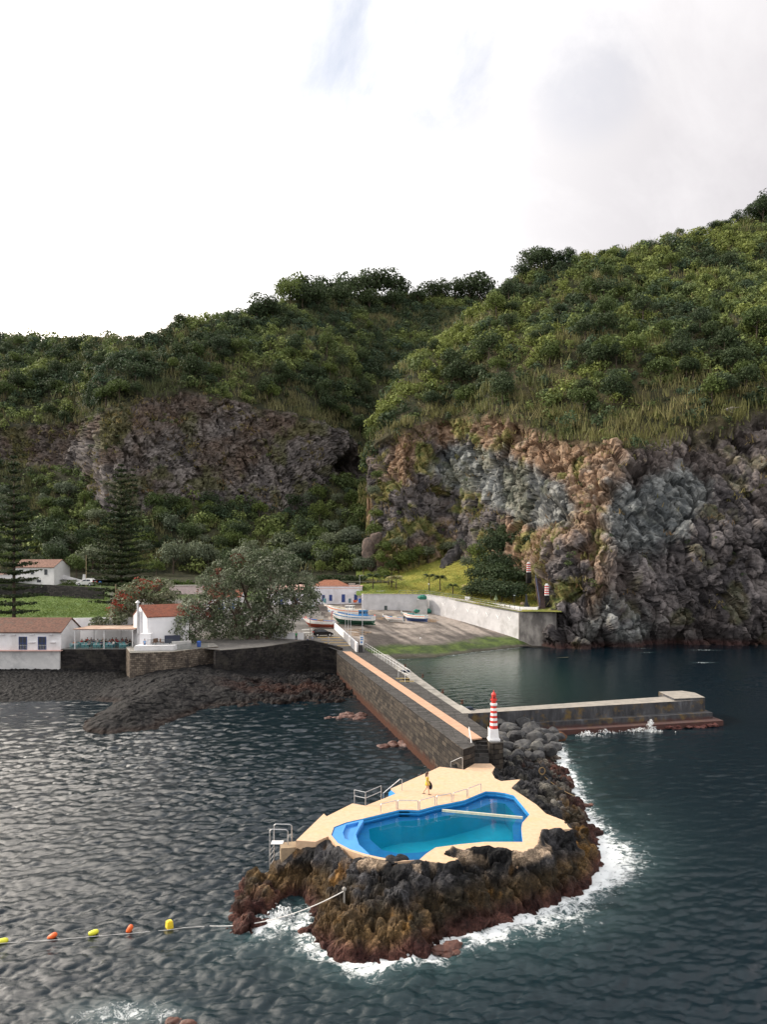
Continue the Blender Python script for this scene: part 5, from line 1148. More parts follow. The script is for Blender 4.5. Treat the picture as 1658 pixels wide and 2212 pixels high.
def person_seated(label, shirt, hair, skin, loc, rz, trousers=None, group=None):
    t = thing('person', label, 'person', loc, rz, group)
    J = [(0, .02, .50), (0, .03, .72), (0, .03, .98), (0, .01, 1.10), (0, -.01, 1.22), (-.17, .02, .98), (-.22, -.06, .75), (-.14, -.30, .76), (.17, .02, .98), (.22, -.06, .75), (.14, -.30, .76),
         (-.10, 0, .50), (-.11, -.40, .50), (-.11, -.42, .08), (-.11, -.55, .05), (.10, 0, .50), (.11, -.40, .50), (.11, -.42, .08), (.11, -.55, .05)]
    Bn = [(0, 1), (1, 2), (2, 3), (3, 4), (2, 5), (5, 6), (6, 7), (2, 8), (8, 9), (9, 10), (0, 11), (11, 12), (12, 13), (13, 14), (0, 15), (15, 16), (16, 17), (17, 18)]
    R_ = [.14, .13, .14, .055, .10, .06, .045, .035, .06, .045, .035, .09, .07, .045, .035, .09, .07, .045, .035]
    skin_body('body', J, Bn, R_, SK[skin], t)
    m = loft([(0, .02, .48, .17, .13), (0, .03, .62, .165, .125), (0, .03, .80, .185, .135), (0, .03, .96, .19, .13), (0, .02, 1.05, .10, .09)])
    for s in (-1, 1): limb(m, [(s*.17, .02, .99), (s*.21, -.02, .85)], [.075, .065])
    m.build('shirt', shirt, t, smooth=True)
    m = MB(); limb(m, [(-.10, .04, .50), (-.11, -.41, .50), (-.11, -.42, .12)], [.105, .085, .06]); limb(m, [(.10, .04, .50), (.11, -.41, .50), (.11, -.42, .12)], [.105, .085, .06]); m.build('trousers', trousers or M_dark, t, smooth=True)
    m = MB(); m.lump((0, .025, 1.27), (.105, .115, .105), 2, 2, .08); m.build('hair', HAIR[hair], t, smooth=True)
    return t
def person_standing(label, shirt, hair, skin, loc, rz, trousers, sc=1.):
    t = thing('person', label, 'person', loc, rz); t.scale = (sc,)*3
    J = [(0, 0, .95), (0, 0, 1.15), (0, .01, 1.40), (0, 0, 1.50), (0, -.01, 1.63), (-.18, .01, 1.40), (-.22, 0, 1.12), (-.20, -.10, .88), (.18, .01, 1.40), (.23, 0, 1.12), (.20, -.12, .90),
         (-.09, 0, .93), (-.10, -.02, .50), (-.10, .02, .09), (-.10, -.12, .04), (.09, 0, .93), (.11, .02, .50), (.11, .05, .09), (.11, -.09, .04)]
    Bn = [(0, 1), (1, 2), (2, 3), (3, 4), (2, 5), (5, 6), (6, 7), (2, 8), (8, 9), (9, 10), (0, 11), (11, 12), (12, 13), (13, 14), (0, 15), (15, 16), (16, 17), (17, 18)]
    R_ = [.13, .12, .14, .055, .10, .06, .045, .035, .06, .045, .035, .09, .065, .045, .035, .09, .065, .045, .035]
    skin_body('body', J, Bn, R_, SK[skin], t)
    m = loft([(0, 0, .90, .165, .12), (0, 0, 1.05, .16, .115), (0, 0, 1.22, .175, .125), (0, .01, 1.38, .19, .12), (0, .0, 1.46, .10, .085)])
    for s in (-1, 1): limb(m, [(s*.17, .01, 1.41), (s*.215, 0, 1.22)], [.078, .066])
    m.build('shirt', shirt, t, smooth=True)
    m = MB()
    for a, b in ((-.09, -.10), (.09, .11)): limb(m, [(a, 0, .95), (b, 0, .50), (b, .02, .12)], [.115, .085, .065])
    m.build('trousers', trousers, t, smooth=True)
    m = MB(); m.lump((0, .02, 1.69), (.10, .115, .10), 2, 2, .08); m.build('hair', HAIR[hair], t, smooth=True)
    return t
def cloth(n, c): return surf('cloth_'+n, c, None, 6, .85)
SH = {'red': cloth('red', (.50, .02, .03)), 'crimson': cloth('crimson', (.42, .01, .06)), 'black': cloth('black', (.02, .02, .025)), 'white': cloth('white', (.7, .7, .68)), 'grey': cloth('grey', (.22, .22, .24)), 'navy': cloth('navy', (.03, .05, .14)), 'pink': cloth('pink', (.6, .25, .28)), 'orange': cloth('orange', (.6, .17, .06)), 'light blue': cloth('light_blue', (.22, .36, .58)), 'green': cloth('green', (.02, .22, .10))}
seat = [(0, 'orange', 0), (1, 'grey', 1), (5, 'red', 0), (5, 'black', 1), (6, 'navy', 0), (6, 'white', 1), (7, 'black', 0), (7, 'red', 1), (8, 'crimson', 0), (8, 'grey', 1), (9, 'navy', 0), (9, 'black', 1), (10, 'red', 0), (10, 'grey', 1), (11, 'black', 1), (12, 'red', 0), (12, 'crimson', 1), (13, 'pink', 0), (13, 'black', 1), (2, 'navy', 1), (3, 'light blue', 0), (4, 'black', 1), (3, 'white', 1)]
wh = ['at the front left table', 'at the second front table', 'at the middle front table', 'at the fourth front table', 'at the front table by the bastion', 'at the left table of the middle row', 'at the second table of the middle row', 'at the third table of the middle row', 'at the fourth table of the middle row', 'at the right table of the middle row', 'at the left table of the back row', 'at the second table of the back row', 'at the third table of the back row', 'at the right table of the back row']
for k, (tk, shc, sd_) in enumerate(seat):
    x, Y = tloc[tk]; dx = (-.35 if sd_ == 0 else .35); 
    person_seated(('diner in a %s top %s' if tk == 4 else 'diner in a %s top seated %s') % (shc, wh[tk]), SH[shc], k % 3 if k % 5 else 1, k % 2, (x+dx, Y+.62, TF), 0, M_dark if k % 2 else SH['navy'])
# the blue-shirted man and the furniture on the bastion
person_standing('man in a light blue shirt standing beside the white chimney house', SH['light blue'], 0, 1, (xy(316, 126.0)[0], 125.2, 6.05), .4, SH['navy'], .98)
# ---- chimney house
cx0, cy0 = xy(318, 127.2); ca, sa = math.cos(math.radians(38)), math.sin(math.radians(38))
hA = (cx0, cy0); hB = (cx0+7.6*ca, cy0+7.6*sa)
hh_ = house('chimney_house', 'white gabled house with red tiles and a tall steel flue beside the dining terrace', hA, hB, 6.9, 6.0, 11.3, 13.2, wins=(), rmat=surf('bright_tile', (.25, .085, .05), (.13, .05, .035), 3, .85, .05, 9), over=.12)
m = MB(); m.box((-.02, 3.4, 2.6), (.7, 1.3, 7.3)); m.build('gable_buttress', M_white, hh_)
m = MB(); m.cyl((-.55, 3.0, 2.2), (-.55, 3.0, 7.75), .2, n=10); m.cyl((-.55, 3.0, 7.75), (-.55, 3.0, 7.95), .42, .3, 10); m.cyl((-.55, 3.0, 7.95), (-.55, 3.0, 8.2), .3, .05, 10); m.build('chimney', M_steel, hh_)
# balcony, screens, dark fences on the bastion
m = MB(); a = xy(290, 123.2); b = xy(376, 123.8); m.prism([(a[0], a[1]), (b[0], b[1]), (b[0], b[1]+2.4), (a[0], a[1]+2.4)], 5.9, 6.75); m.prism([(a[0]+.1, a[1]+2.6), (a[0]+1.9, a[1]+2.6), (a[0]+1.9, a[1]+4), (a[0]+.1, a[1]+4)], 5.9, 8.6)
tag(m.build('white_parapet', M_white), 'stepped white parapet round the chimney house yard above the bastion', 'parapet')
def fence(name, label, pts, h, step, r_=.02, mt_=None, cat='fence', bars=True, panel=None):
    t = thing(name, label, cat, pts[0]); L0 = pts[0]; rl = MB(); bm_ = MB(); pm = []
    for a, b in zip(pts, pts[1:]):
        a, b = Vector(a), Vector(b); n = max(1, int((b-a).length/step))
        for zz in (h, h*.12) if bars else (h, h*.5): rl.cyl(a+Vector((0, 0, zz)), b+Vector((0, 0, zz)), r_*1.2, n=5)
        for i in range(n+1):
            p = a+(b-a)*i/n
            (bm_ if bars else pm.append(p) or MB()).cyl(p, p+Vector((0, 0, h)), r_*.8, n=4)
    rl.build('rail', mt_ or M_rail, t, world=L0)
    if bars: bm_.build('bars', mt_ or M_rail, t, world=L0)
    for p in pm[:90]:
        m = MB(); m.cyl(p, p+Vector((0, 0, h)), r_*1.4, n=5); m.build('post', mt_ or M_rail, t, world=L0)
    return t
a, b = xy(281, 120.6), xy(371, 122.1); c_2, d_2 = xy(448, 128.6), xy(470, 130)
fence('iron_railing', 'thin dark iron railing along the edge of the stone bastion', [(a[0], a[1], 5.96), (b[0], b[1], 5.96), (c_2[0], c_2[1], 5.96)], .95, .16, .02)
fence('iron_railing', 'dark iron railing round the raised yard next to the chimney house', [(xy(318, 123.6)[0], 123.6, 6.76), (xy(374, 124.4)[0], 124.4, 6.76)], 1.0, .16, .02)
m = MB(); q = xy(365, 126.4); m.box((q[0]+.6, q[1], 7.6), (2.6, .08, 1.35), .35); tag(m.build('dark_screen', surf('navy_panel', (.02, .025, .05), None, 3, .5)), 'dark navy panel screen in the yard right of the chimney house', 'screen')
m = MB(); q = xy(392, 126.5); m.box((q[0], q[1], 6.6), (3.2, 1.2, 1.3), .4); tag(m.build('service_box', surf('grey_plaster', (.42, .41, .40), (.3, .3, .29), 1, .9)), 'grey plastered box between the dark screen and the blue bin', 'box')
q = xy(430, 129.2); m = MB(); m.lathe([(.30, 0), (.36, .1), (.38, .9), (.33, 1.0), (.1, 1.08)], (q[0], q[1], 5.96), 12); tag(m.build('blue_bin', surf('bin_blue', (.02, .10, .45), None, 3, .4)), 'round blue bin on the bastion behind the iron railing', 'bin')
for k, (u, Y) in enumerate(((334, 125.2), (341, 126.0), (350, 125.6))):
    c_ = thing('lounge_chair', 'brown wicker chair in the yard by the chimney house, %s' % ('left of the three', 'middle of the three', 'right of the three')[k], 'chair', (xy(u, Y)[0], Y, 6.78), k*1.1)
    m = MB(); m.box((0, 0, .38), (.6, .6, .1)); m.build('seat', surf('wicker', (.12, .06, .035), None, 9, .8), c_); m = MB(); m.box((0, .28, .7), (.6, .08, .6)); m.build('backrest', surf('wicker', (.12, .06, .035)), c_)
    for sx_ in (-.25, .25):
        for sy_ in (-.25, .25): m = MB(); m.box((sx_, sy_, .17), (.05, .05, .33)); m.build('leg', M_rail, c_)
# ---- far white house, stone field wall
far_w = surf('old_white', (.66, .65, .66), (.56, .55, .56), .5, .9); dA = math.radians(-18); q = xy(117, 238)
fh = house('farmhouse', 'white two storey farmhouse with a weathered tile roof on the left hillside', (q[0]-16.5*math.cos(dA), q[1]-16.5*math.sin(dA)), q, 7.2, 15.0, 20.3, 22.7, mat_=far_w, wins=((7.6, 1.0, 2.9, 4.3), (13.2, 1.1, 2.8, 4.5), (10.4, 1.5, .3, 1.1)), wmat=M_dark, rmat=surf('weathered_tile', (.23, .13, .10), (.12, .07, .055), 1.5, .9, .04, 7))
m = MB(); m.box((-5, 1.5, .9), (9, 3, 3.8)); m.build('lean_to', far_w, fh); m = MB(); m.box((-5, 1.4, 2.95), (9.3, 3.4, .25)); m.build('lean_to_roof', M_pink, fh)
m = MB(); m.prism([(16.5, 4), (24, 4), (24, 4.4), (16.5, 4.4)], -1, [2.6, 1.0, 1.0, 2.6]); m.build('yard_wall', far_w, fh)
m = MB(); q = xy(182, 238); m.box((q[0], q[1], 16.3), (1.1, 1.1, 3.2), 0, 0, .6); m.box((q[0]+1.9, q[1], 15.9), (2.2, 1.2, 1.5)); tag(m.build('white_oven', far_w), 'small white outbuilding with a tapering chimney behind the parked white car', 'outbuilding')
wallseg('field_wall', 'dry black stone wall closing the top of the green field', [(xy(-160, 226)[0], 226, 9, 15.2), (xy(100, 222)[0], 222, 9, 14.9), (xy(222, 214)[0], 214, 9, 14.1)], .8, brickmat('dry_stone', (.05, .045, .045), (.022, .021, .022), (.008, .008, .008), .8, .4))
# ---- harbour buildings
A, B = xy(664, 224), xy(783, 224)
hb_ = house('harbour_building', 'long white harbour building with blue doors, pink cornice and a low hipped roof', A, B, 9, 9.4, 14.3, 15, mat_=M_lav, roof='flat', rmat=M_pink, cat='building', doors=((5.0, .9, .45, 2.3), (7.2, .95, .5, 2.35), (11.1, 1.05, .1, 2.5), (14.9, 1.0, .5, 2.45)))
m = MB(); L_, d_ = 11.5, 8; vs = [(1.2, .4, 5.15), (1.2+L_, .4, 5.15), (1.2+L_, d_, 5.15), (1.2, d_, 5.15), (5, 4, 6.9), (9, 4, 6.9)]
m.add(vs, [(0, 1, 5, 4), (1, 2, 5), (2, 3, 4, 5), (3, 0, 4), (3, 2, 1, 0)]); m.build('hipped_roof', surf('orange_tile', (.30, .13, .08), (.19, .08, .05), 2, .9, .04, 8), hb_)
m = MB(); m.box((8.4, -.03, 4.3), (16.9, .08, .14)); m.build('pink_band', M_pink, hb_)
m = MB(); m.box((13.6, 3, 5.5), (2.2, 1.4, .7)); m.box((15.5, 2, 5.35), (1.1, 1, .4)); m.build('roof_clutter', M_concrete, hb_)
m = MB(); a = xy(783, 223.5); m.prism([(a[0], a[1]-6), (a[0]+9.5, a[1]-6.2), (a[0]+9.5, a[1]+3), (a[0], a[1]+3)], 7, 12.2); m.prism([(a[0]+4, a[1]-.5), (a[0]+8, a[1]-.6), (a[0]+8, a[1]+3.2), (a[0]+4, a[1]+3.2)], 7, 13.0)
tag(m.build('flat_annex', [M_lav]), 'low flat roofed white annex at the corner of the harbour wall', 'annex')
A, B = xy(585, 212), xy(662, 215)
house('pink_house', 'pink and white house with a red roof half hidden behind the big tree', A, B, 8, 9.0, 13.0, 14.9, mat_=M_lav, rmat=M_pink, doors=((3, 1, 0, 2.2), (7.4, 1, 0, 2.2)))
A, B = xy(445, 196), xy(520, 196)
house('shuttered_house', 'white house with bright blue shutters seen through the gaps of the big tree', A, B, 8, 8.6, 12.2, 14, rmat=surf('bright_tile', (.25, .085, .05)), doors=((1.5, 1.5, .4, 1.9), (4.2, 1.5, .4, 1.9), (7, 1.2, .4, 1.9)), dmat=surf('shutter_blue', (.02, .13, .42), None, 3, .5))
A, B = xy(366, 225), xy(440, 228)
house('pink_terrace_house', 'pale pink flat roofed house between the hedge and the red blossom tree', A, B, 7, 10.5, 14.4, 15, mat_=surf('pale_pink_wall', (.62, .50, .50), None, 1, .9), roof='flat', rmat=M_concrete)
# white low walls and kiosk near the trees
wallseg('low_wall', 'low white wall beside the big tree where people stand', [(xy(588, 148)[0], 148, 5, 6.9), (xy(656, 147)[0], 147, 5, 6.9)], .3, M_white)
# benches/steps near tree
# ---- harbour wall and its top
zb = lambda u, v: None
hw = [(xy(785, 216.6)[0], 216.6, 3, 12.15), (xy(863, 215.9)[0], 215.9, 3, 12.15), (xy(920, 215)[0], 215, 2, 12.15), (xy(1000, 204.5)[0], 204.5, 1, 11.0), (xy(1060, 196)[0], 196, 0, 9.9), (35.0, 187.2, -2, 8.95)]
hwt = wallseg('harbour_wall', 'long whitewashed harbour wall with white bird paintings above the slipway', hw, 1.0, surf('harbour_wall_paint', (.60, .59, .60), (.47, .465, .475), .4, .9, .02, c3=(.37, .36, .355)), cap=surf('coping', (.5, .48, .46), (.38, .36, .34), 1, .9))
def on_wall(u, v, d=.03):
    for a, b in zip(hw, hw[1:]):
        ua, ub = CU+F*a[0]/a[1], CU+F*b[0]/b[1]
        if ua <= u <= ub:
            k = (u-CU)/F; t = (a[0]-k*a[1])/(k*(b[1]-a[1])-(b[0]-a[0])); x, y = a[0]+(b[0]-a[0])*t, a[1]+(b[1]-a[1])*t
            tv = Vector((b[0]-a[0], b[1]-a[1], 0)).normalized(); return Vector((x+tv.y*d, y-tv.x*d, H-(v-VH)*y/F)), tv
Mbird = surf('bird_white', (.86, .86, .86), None, 5, .8)
for k, (u, v, s_, fl) in enumerate([(959, 1305, 1.0, 0), (985, 1314, 1., 1), (1012, 1318.5, 1., 0), (1033, 1323, .8, 0), (1054, 1328, 1., 1), (1077, 1332, 1.15, 0), (1102, 1336, 1.1, 0)]):
    o, tv = on_wall(u, v); up = Vector((0, 0, 1)); nn = Vector((tv.y, -tv.x, 0)); m = MB(); w = 1 if fl else -1
    for tri in ([(-.1, -.1), (.15, .05), (-.95*w, .95), (-.75*w, .35)], [(-.1, 0), (.2, -.05), (1.05*w, .55), (.5*w, -.1)], [(-.3, -.45), (.12, -.5), (.2, .1), (-.15, .12)]):
        q = [o+tv*(x*s_*.75)+up*(y*s_) for x, y in tri]; m.add(q+[p+nn*.02 for p in q], [(0, 1, 2, 3), (7, 6, 5, 4), (0, 1, 5, 4), (1, 2, 6, 5), (2, 3, 7, 6), (3, 0, 4, 7)])
    m.build('painted_bird', Mbird, hwt, world=hw[0][:3])
o, tv = on_wall(834, 1313.5, .08); m = MB(); m.box(tuple(o), (.85, .12, 1.4), math.atan2(tv.y, tv.x)); m.build('small_door', M_rail, hwt, world=hw[0][:3])
q = xy(913, 212.6); m = MB(); m.box((q[0], q[1]+.3, 8.2), (3.1, 2.8, 5.2), -.15); tag(m.build('wall_buttress', surf('buttress_render', (.50, .49, .48), (.36, .36, .35), .6, .9)), 'square rendered buttress against the bend of the harbour wall', 'buttress')
Mnet = surf('green_net', (.05, .22, .16), (.03, .13, .10), 7, .9, .05, 9)
m = MB(); m.lump((q[0], q[1]+.3, 11.3), (1.3, 1.1, .75), 9, 3, .35, cells=.7); tag(m.build('net_pile', Mnet), 'green fishing net heaped on top of the wall buttress', 'net')
m = MB()
for k in range(6): p = gpt(SL, 900+k*5, 1322, .3); m.lump((p[0], p[1]-2.2, p[2]+.1), (.9, .7, .7), k, 2, .4, cells=.7)
tag(m.build('net_pile', Mnet), 'long green net pile on the slipway at the foot of the buttress', 'net')
tp_ = [(a[0], a[1]+.3, a[3]+.12) for a in hw[1:]]
fence('wall_fence', 'grey post and rail fence along the top of the harbour wall', tp_, 1.05, 1.6, .035, surf('fence_grey', (.12, .15, .15), None, 4, .6), bars=False)
wallseg('white_parapet', 'low white parapet on the lawn edge above the harbour wall', [(25.5, 202.3, 8.5, 10.9), (35.2, 189.2, 7.5, 9.9), (39.3, 186.5, 7.5, 9.95), (40.3, 189, 7.5, 9.95)], .3, M_white)
q = xy(1012, 203.5); m = MB(); m.box((q[0], q[1]+1, 11.45), (1.5, .5, 1.0), -.6); tag(m.build('white_box', M_white), 'small white block standing behind the wall fence', 'block')
m = MB(); m.prism([(34.6, 186.6), (43.6, 184.2), (45, 190), (35, 192)], -2, 8.7); tag(m.build('concrete_quay_wall', surf('stained_concrete', (.30, .28, .26), (.13, .12, .115), .45, .9, .03, scale=(1, 1, .5), c3=(.055, .05, .048), lo=.4, hi=.6)), 'stained grey concrete wall between the white wall and the cliff', 'wall')
m = MB(); m.box((38.5, 184.3, -.1), (8, 2.2, .7), -.2); m.box((39.3, 183.1, -.2), (6, 1, .6), -.2); tag(m.build('quay_step', M_mason), 'dark stone step at the foot of the stained concrete wall', 'step')
q = P(1180, 1391, .3); m = MB(); m.lump((q[0]-.6, q[1]-1, .9), (1.2, 1.1, 1.2), 21, 3, .15); tag(m.build('boulder', surf('pale_boulder', (.30, .26, .22), (.2, .17, .15), 1, .9, .05)), 'pale rounded boulder at the water edge below the cliff', 'boulder')
p = gpt(LW, 1138, 1311); m = MB(); m.box((p[0], p[1], p[2]+.25), (1.3, 1.3, .5)); m.box((p[0], p[1], p[2]+.75), (.9, .9, .6)); m.box((p[0], p[1], p[2]+2.1), (.62, .62, 2.2), 0, 0, .6); m.box((p[0], p[1], p[2]+3.3), (.36, .36, .25), 0, 0, .1)
tag(m.build('obelisk', surf('black_stone', (.02, .022, .028), None, 3, .5)), 'slender black obelisk near the cliff on the lawn edge', 'monument')
p = gpt(LW, 1120, 1309); m = MB(); m.lump((p[0]+1.2, p[1], p[2]+.5), (.7, .5, .6), 31, 2, .3); tag(m.build('stone_figure', surf('tan_stone', (.34, .25, .18), None, 3, .9)), 'small tan stone between the lamp post and the obelisk', 'stone')
p = gpt(LW, 1072, 1303); t = thing('parasol', 'folded pale green parasol on the lawn before the dark bushes', 'parasol', p); m = MB(); m.cyl((0, 0, 0), (0, 0, 2.4), .04, n=6); m.build('pole', M_steel, t)
m = MB(); m.lathe([(.55, .9), (.5, 1.3), (.28, 2.0), (.05, 2.5)], n=8); m.build('canopy', surf('pale_green_cloth', (.30, .38, .22), None, 3, .9), t)
def lamp(u, vb, hgt_, lt, label, head='cap', name='lamp_post', rad=.05, base=None, mt_=None):
    p = base or gpt(lt, u, vb); t = thing(name, label, 'lamp post', p); m = MB(); m.cyl((0, 0, -.4), (0, 0, hgt_), rad*1.3, rad, 8); m.build('pole', mt_ or M_rail, t); m = MB()
    if head == 'cap': m.lathe([(.08, hgt_), (.34, hgt_+.15), (.36, hgt_+.25), (.1, hgt_+.34)], n=10); m.build('lamp_head', surf('lamp_grey', (.3, .34, .36), None, 3, .5), t)
    elif head == 'globe': m.lathe([(.06, hgt_-.05), (.2, hgt_+.08), (.24, hgt_+.24), (.18, hgt_+.4), (.04, hgt_+.46)], n=10); m.build('globe', M_whitem, t)
    else: m.tube([(0, 0, hgt_-.1), (.25, 0, hgt_+.08), (.9, 0, hgt_+.1)], .04, 5); m.box((.95, 0, hgt_+.08), (.45, .2, .1)); m.build('arm', M_steel, t)
    return t
lamp(1112, 1309, 2.6, LW, 'grey lamp post with a cone shade beside the obelisk')
lamp(927, 1279, 2.2, LW, 'lamp post with a white globe above the bend of the harbour wall', 'globe')
lamp(777, 1276, 5.5, GL, 'tall pole lamp behind the harbour building', 'arm', mt_=M_steel, base=(xy(777.5, 221)[0], 221, 12.2))
# rubbish by the building
for k, (u, v, c_, lab, s_) in enumerate([(756, 1300, (.10, .16, .20), 'grey blue barrel left of the right hand blue door', 1.), (778, 1301, (.01, .09, .42), 'bright blue barrel beside the corner of the harbour building', 1.), (786, 1303, (.38, .40, .03), 'yellow green crate stack by the harbour building corner', 1.), (702, 1300, (.10, .25, .27), 'teal tub against the harbour building wall', 1.1), (768, 1297, (.6, .1, .02), 'orange float pile by the blue doors', .6)]):
    p = (xy(u, 221)[0], 221, gpt(GL, min(u, 785), 1305)[2]+.3); m = MB()
    if 'crate' in lab:
        for j in range(3): m.box((p[0], p[1], p[2]+.25+.42*j), (1.2, .8, .38), .1*j)
    elif 'pile' in lab:
        for j in range(4): m.lump((p[0]+rr2.uniform(-.4, .4), p[1], p[2]+.3+.3*(j % 2)), .3, j, 2, .05)
    else: m.lathe([(.38, 0), (.42, .1), (.42, 1.2), (.36, 1.3)], p, 12)
    tag(m.build('barrel' if k != 2 and k != 4 else ('crate_stack' if k == 2 else 'float_pile'), surf('tub%d' % k, c_, None, 4, .5)), lab, 'barrel' if k not in (2, 4) else ('crates' if k == 2 else 'floats'))
# ---- striped beacons and stairs at the cliff
for u, v0, v1, Y, lab in ((1143, 1216, 1236, 201, 'upper red and white striped beacon among the bushes at the cliff foot'), (1182, 1263, 1286, 190, 'lower red and white striped beacon beside the cliff stairs')):
    x = xy(u, Y)[0]; zb_ = H-(v1-VH)*Y/F; zt = H-(v0-VH)*Y/F; t = thing('beacon', lab, 'beacon', (x, Y, zb_)); n = 9; hh2 = (zt-zb_)/n
    m = MB()
    for k in range(n): m.box((0, 0, hh2*(k+.5)), (.95-.02*k, .95-.02*k, hh2), 0, k % 2)
    m.build('column', M_rw[:2], t); m = MB(); m.box((0, 0, n*hh2+.15), (.5, .5, .3)); m.build('lantern', M_rw[0], t); m = MB(); m.box((0, 0, -1.5), (1.3, 1.3, 3.0)); m.build('footing', M_mason, t)
st_ = thing('cliff_stairs', 'steep dark stairs with a blue handrail climbing beside the cliff', 'stairs', D(1172, 1309, 188.)); L0 = D(1172, 1309, 188.)
for k in range(26):
    f = k/25; p = D(1172-9*f, 1309-60*f, 188+9*f); m = MB(); m.box((p[0], p[1], p[2]-.6), (1.6, .55, 1.3)); m.build('step', surf('stair_stone', (.09, .06, .055), (.05, .035, .033), 3, .9), st_, world=L0)
m = MB(); pts = [Vector(D(1167-9*f, 1309-60*f, 187.4+9*f))+Vector((0, 0, .95)) for f in np.linspace(0, 1, 9)]; m.tube(pts, .06, 5)
for p in pts: m.cyl(p-Vector((0, 0, 1.1)), p, .05, n=5)
m.build('handrail', surf('blue_rail', (.03, .05, .13), None, 3, .5), st_, world=L0)
# ---- car park
for k, (u0, v0, u1, v1) in enumerate(((686, 1377.5, 735, 1377.5), (694, 1383.5, 742, 1383.3), (700, 1389.5, 752, 1389), (712, 1396, 758, 1395.5))):
    m = MB(); n = 8; vs = []
    for i in range(n+1):
        f = i/n; u = u0+(u1-u0)*f; v = v0+(v1-v0)*f; a = gpt(GL, u, v, .035); b = gpt(GL, u, v-1.1, .035); vs += [a, b]
    m.add(vs, [(2*i, 2*i+2, 2*i+3, 2*i+1) for i in range(n)]); tag(m.build('parking_line', surf('line_yellow', (.50, .33, .10), (.38, .26, .10), 3, .8)), kind='structure')
for k, (u0, v0, u1, v1) in enumerate(((652, 1361, 676, 1359), (654, 1367.3, 672, 1367), (661, 1372.5, 674, 1372))):
    m = MB(); a, b = gpt(GL, u0, v0, .03), gpt(GL, u1, v1, .03); a2, b2 = gpt(GL, u0, v0-.9, .03), gpt(GL, u1, v1-.9, .03); m.add([a, b, b2, a2], [(0, 1, 2, 3)]); tag(m.build('parking_line', surf('line_white', (.6, .6, .58), None, 3, .8)), kind='structure')
zt_ = lambda y: 5.35+(y-134)*.030
wallseg('flag_wall', 'low white wall between the car park and the slipway', [(-5.0, 134, 1, zt_(134)+.85), (-12.1, 172, 3, zt_(172)+.85)], -.35, M_white)
for k, (u, Y, zt__) in enumerate(((748, 148, 11.6), (753.5, 144, 11.9), (759, 140.5, 12.2))):
    x = -5.0-(Y-134)*.187-.1; t = thing('flagpole', 'thin white flagpole on the low wall, %s of the three' % ('farthest', 'middle', 'nearest')[k], 'flagpole', (x, Y, zt_(Y)-.2), 0, None); m = MB(); m.cyl((0, 0, -.5), (0, 0, 6.6), .05, .03, 6); m.build('pole', M_whitem, t); m = MB(); m.lump((0, 0, 6.65), .08, 1, 1, 0); m.build('finial', M_whitem, t)
t = thing('information_board', 'white information board with blue markings on two posts at the pier gate', 'sign', (-4.0, 134.5, 4.4)); m = MB(); m.box((0, 0, 2.2), (.75, .06, 1.7)); m.build('panel', M_whitem, t); m = MB()
for z in (2.7, 2.35): m.box((0, -.035, z), (.5, .012, .2))
m.box((-.05, -.035, 1.85), (.3, .012, .35)); m.build('markings', surf('sign_blue', (.05, .2, .5), None, 3, .5), t)
for x in (-.33, .33): m = MB(); m.cyl((x, .03, 0), (x, .03, 1.4), .035, n=6); m.build('post', M_steel, t)
lamp(783, 1396, 9.4, GL, 'tall grey lamp pole at the harbour end of the pier', 'arm', rad=.07, mt_=M_steel, base=(-4.0, 138.5, 4.5))
q = xy(641, 150); lamp(670.5, 1372, 4.2, GL, 'wooden pole on the car park left of the black car', 'none' if 0 else 'cap', name='utility_pole', mt_=surf('pole_wood', (.22, .18, .13), None, 4, .9))
m = MB(); p = P(710, 1416, 3.2); m.cyl((p[0], p[1], 3), (p[0], p[1], 6.9), .08, n=6); m.lump((p[0], p[1], 3.2), .35, 3, 2, .1); tag(m.build('mooring_post', M_steel), 'grey post standing in the dark rocks beside the sea wall end', 'post')
m = MB(); m.box((-4.2, 133.4, 5.1), (.8, .8, 1.5)); tag(m.build('gate_pillar', M_dark), 'dark square pillar where the white wall meets the pier', 'pillar')
person_standing('man in a green shirt standing by the low white wall near the big tree', SH['green'], 0, 1, (xy(641, 143)[0], 142.5, 5.75), .2, M_dark, 1.)
person_standing('person in a white top left of the leaning one', SH['white'], 0, 0, (xy(665, 142.6)[0], 142.6, 5.2), 1.4, SH['navy'], .95)
person_standing('person in a light blue shirt leaning at the sea wall near the car park', SH['light blue'], 2, 0, (xy(675, 142.6)[0], 142.8, 5.1), -1.2, SH['grey'], .95)
# utility poles far left
for u, Y, zb_, h_, lab in ((186, 233, 14.5, 9.6, 'tall wooden utility pole near the farmhouse'), (250, 180, 8, 8.0, 'pale wooden pole before the red blossom tree')):
    x = xy(u, Y)[0]; t = thing('utility_pole', lab, 'pole', (x, Y, zb_)); m = MB(); m.cyl((0, 0, -1), (0, 0, h_), .13, .09, 7); m.build('pole', surf('pole_wood2', (.32, .25, .16), None, 4, .9), t); m = MB(); m.box((0, 0, h_-.3), (.9, .08, .08)); m.build('crossarm', M_bark, t)
x = xy(215, 212)[0]; t = thing('round_sign', 'round blue road sign above the field wall', 'sign', (x, 212.5, 13.8)); m = MB(); m.cyl((0, 0, -.5), (0, 0, 2), .04, n=6); m.build('post', M_steel, t); m = MB(); m.cyl((0, -.02, 1.9), (0, -.06, 1.9), .42, n=20); m.build('disc', surf('road_sign_blue', (.01, .14, .50), None, 3, .4), t)
m = MB(); m.box((.0, -.075, 1.85), (.09, .02, .45)); m.cyl((-.14, -.075, 1.98), (0, -.075, 2.13), .035, n=4); m.cyl((.14, -.075, 1.98), (0, -.075, 2.13), .035, n=4); m.build('arrow', M_whitem, t)
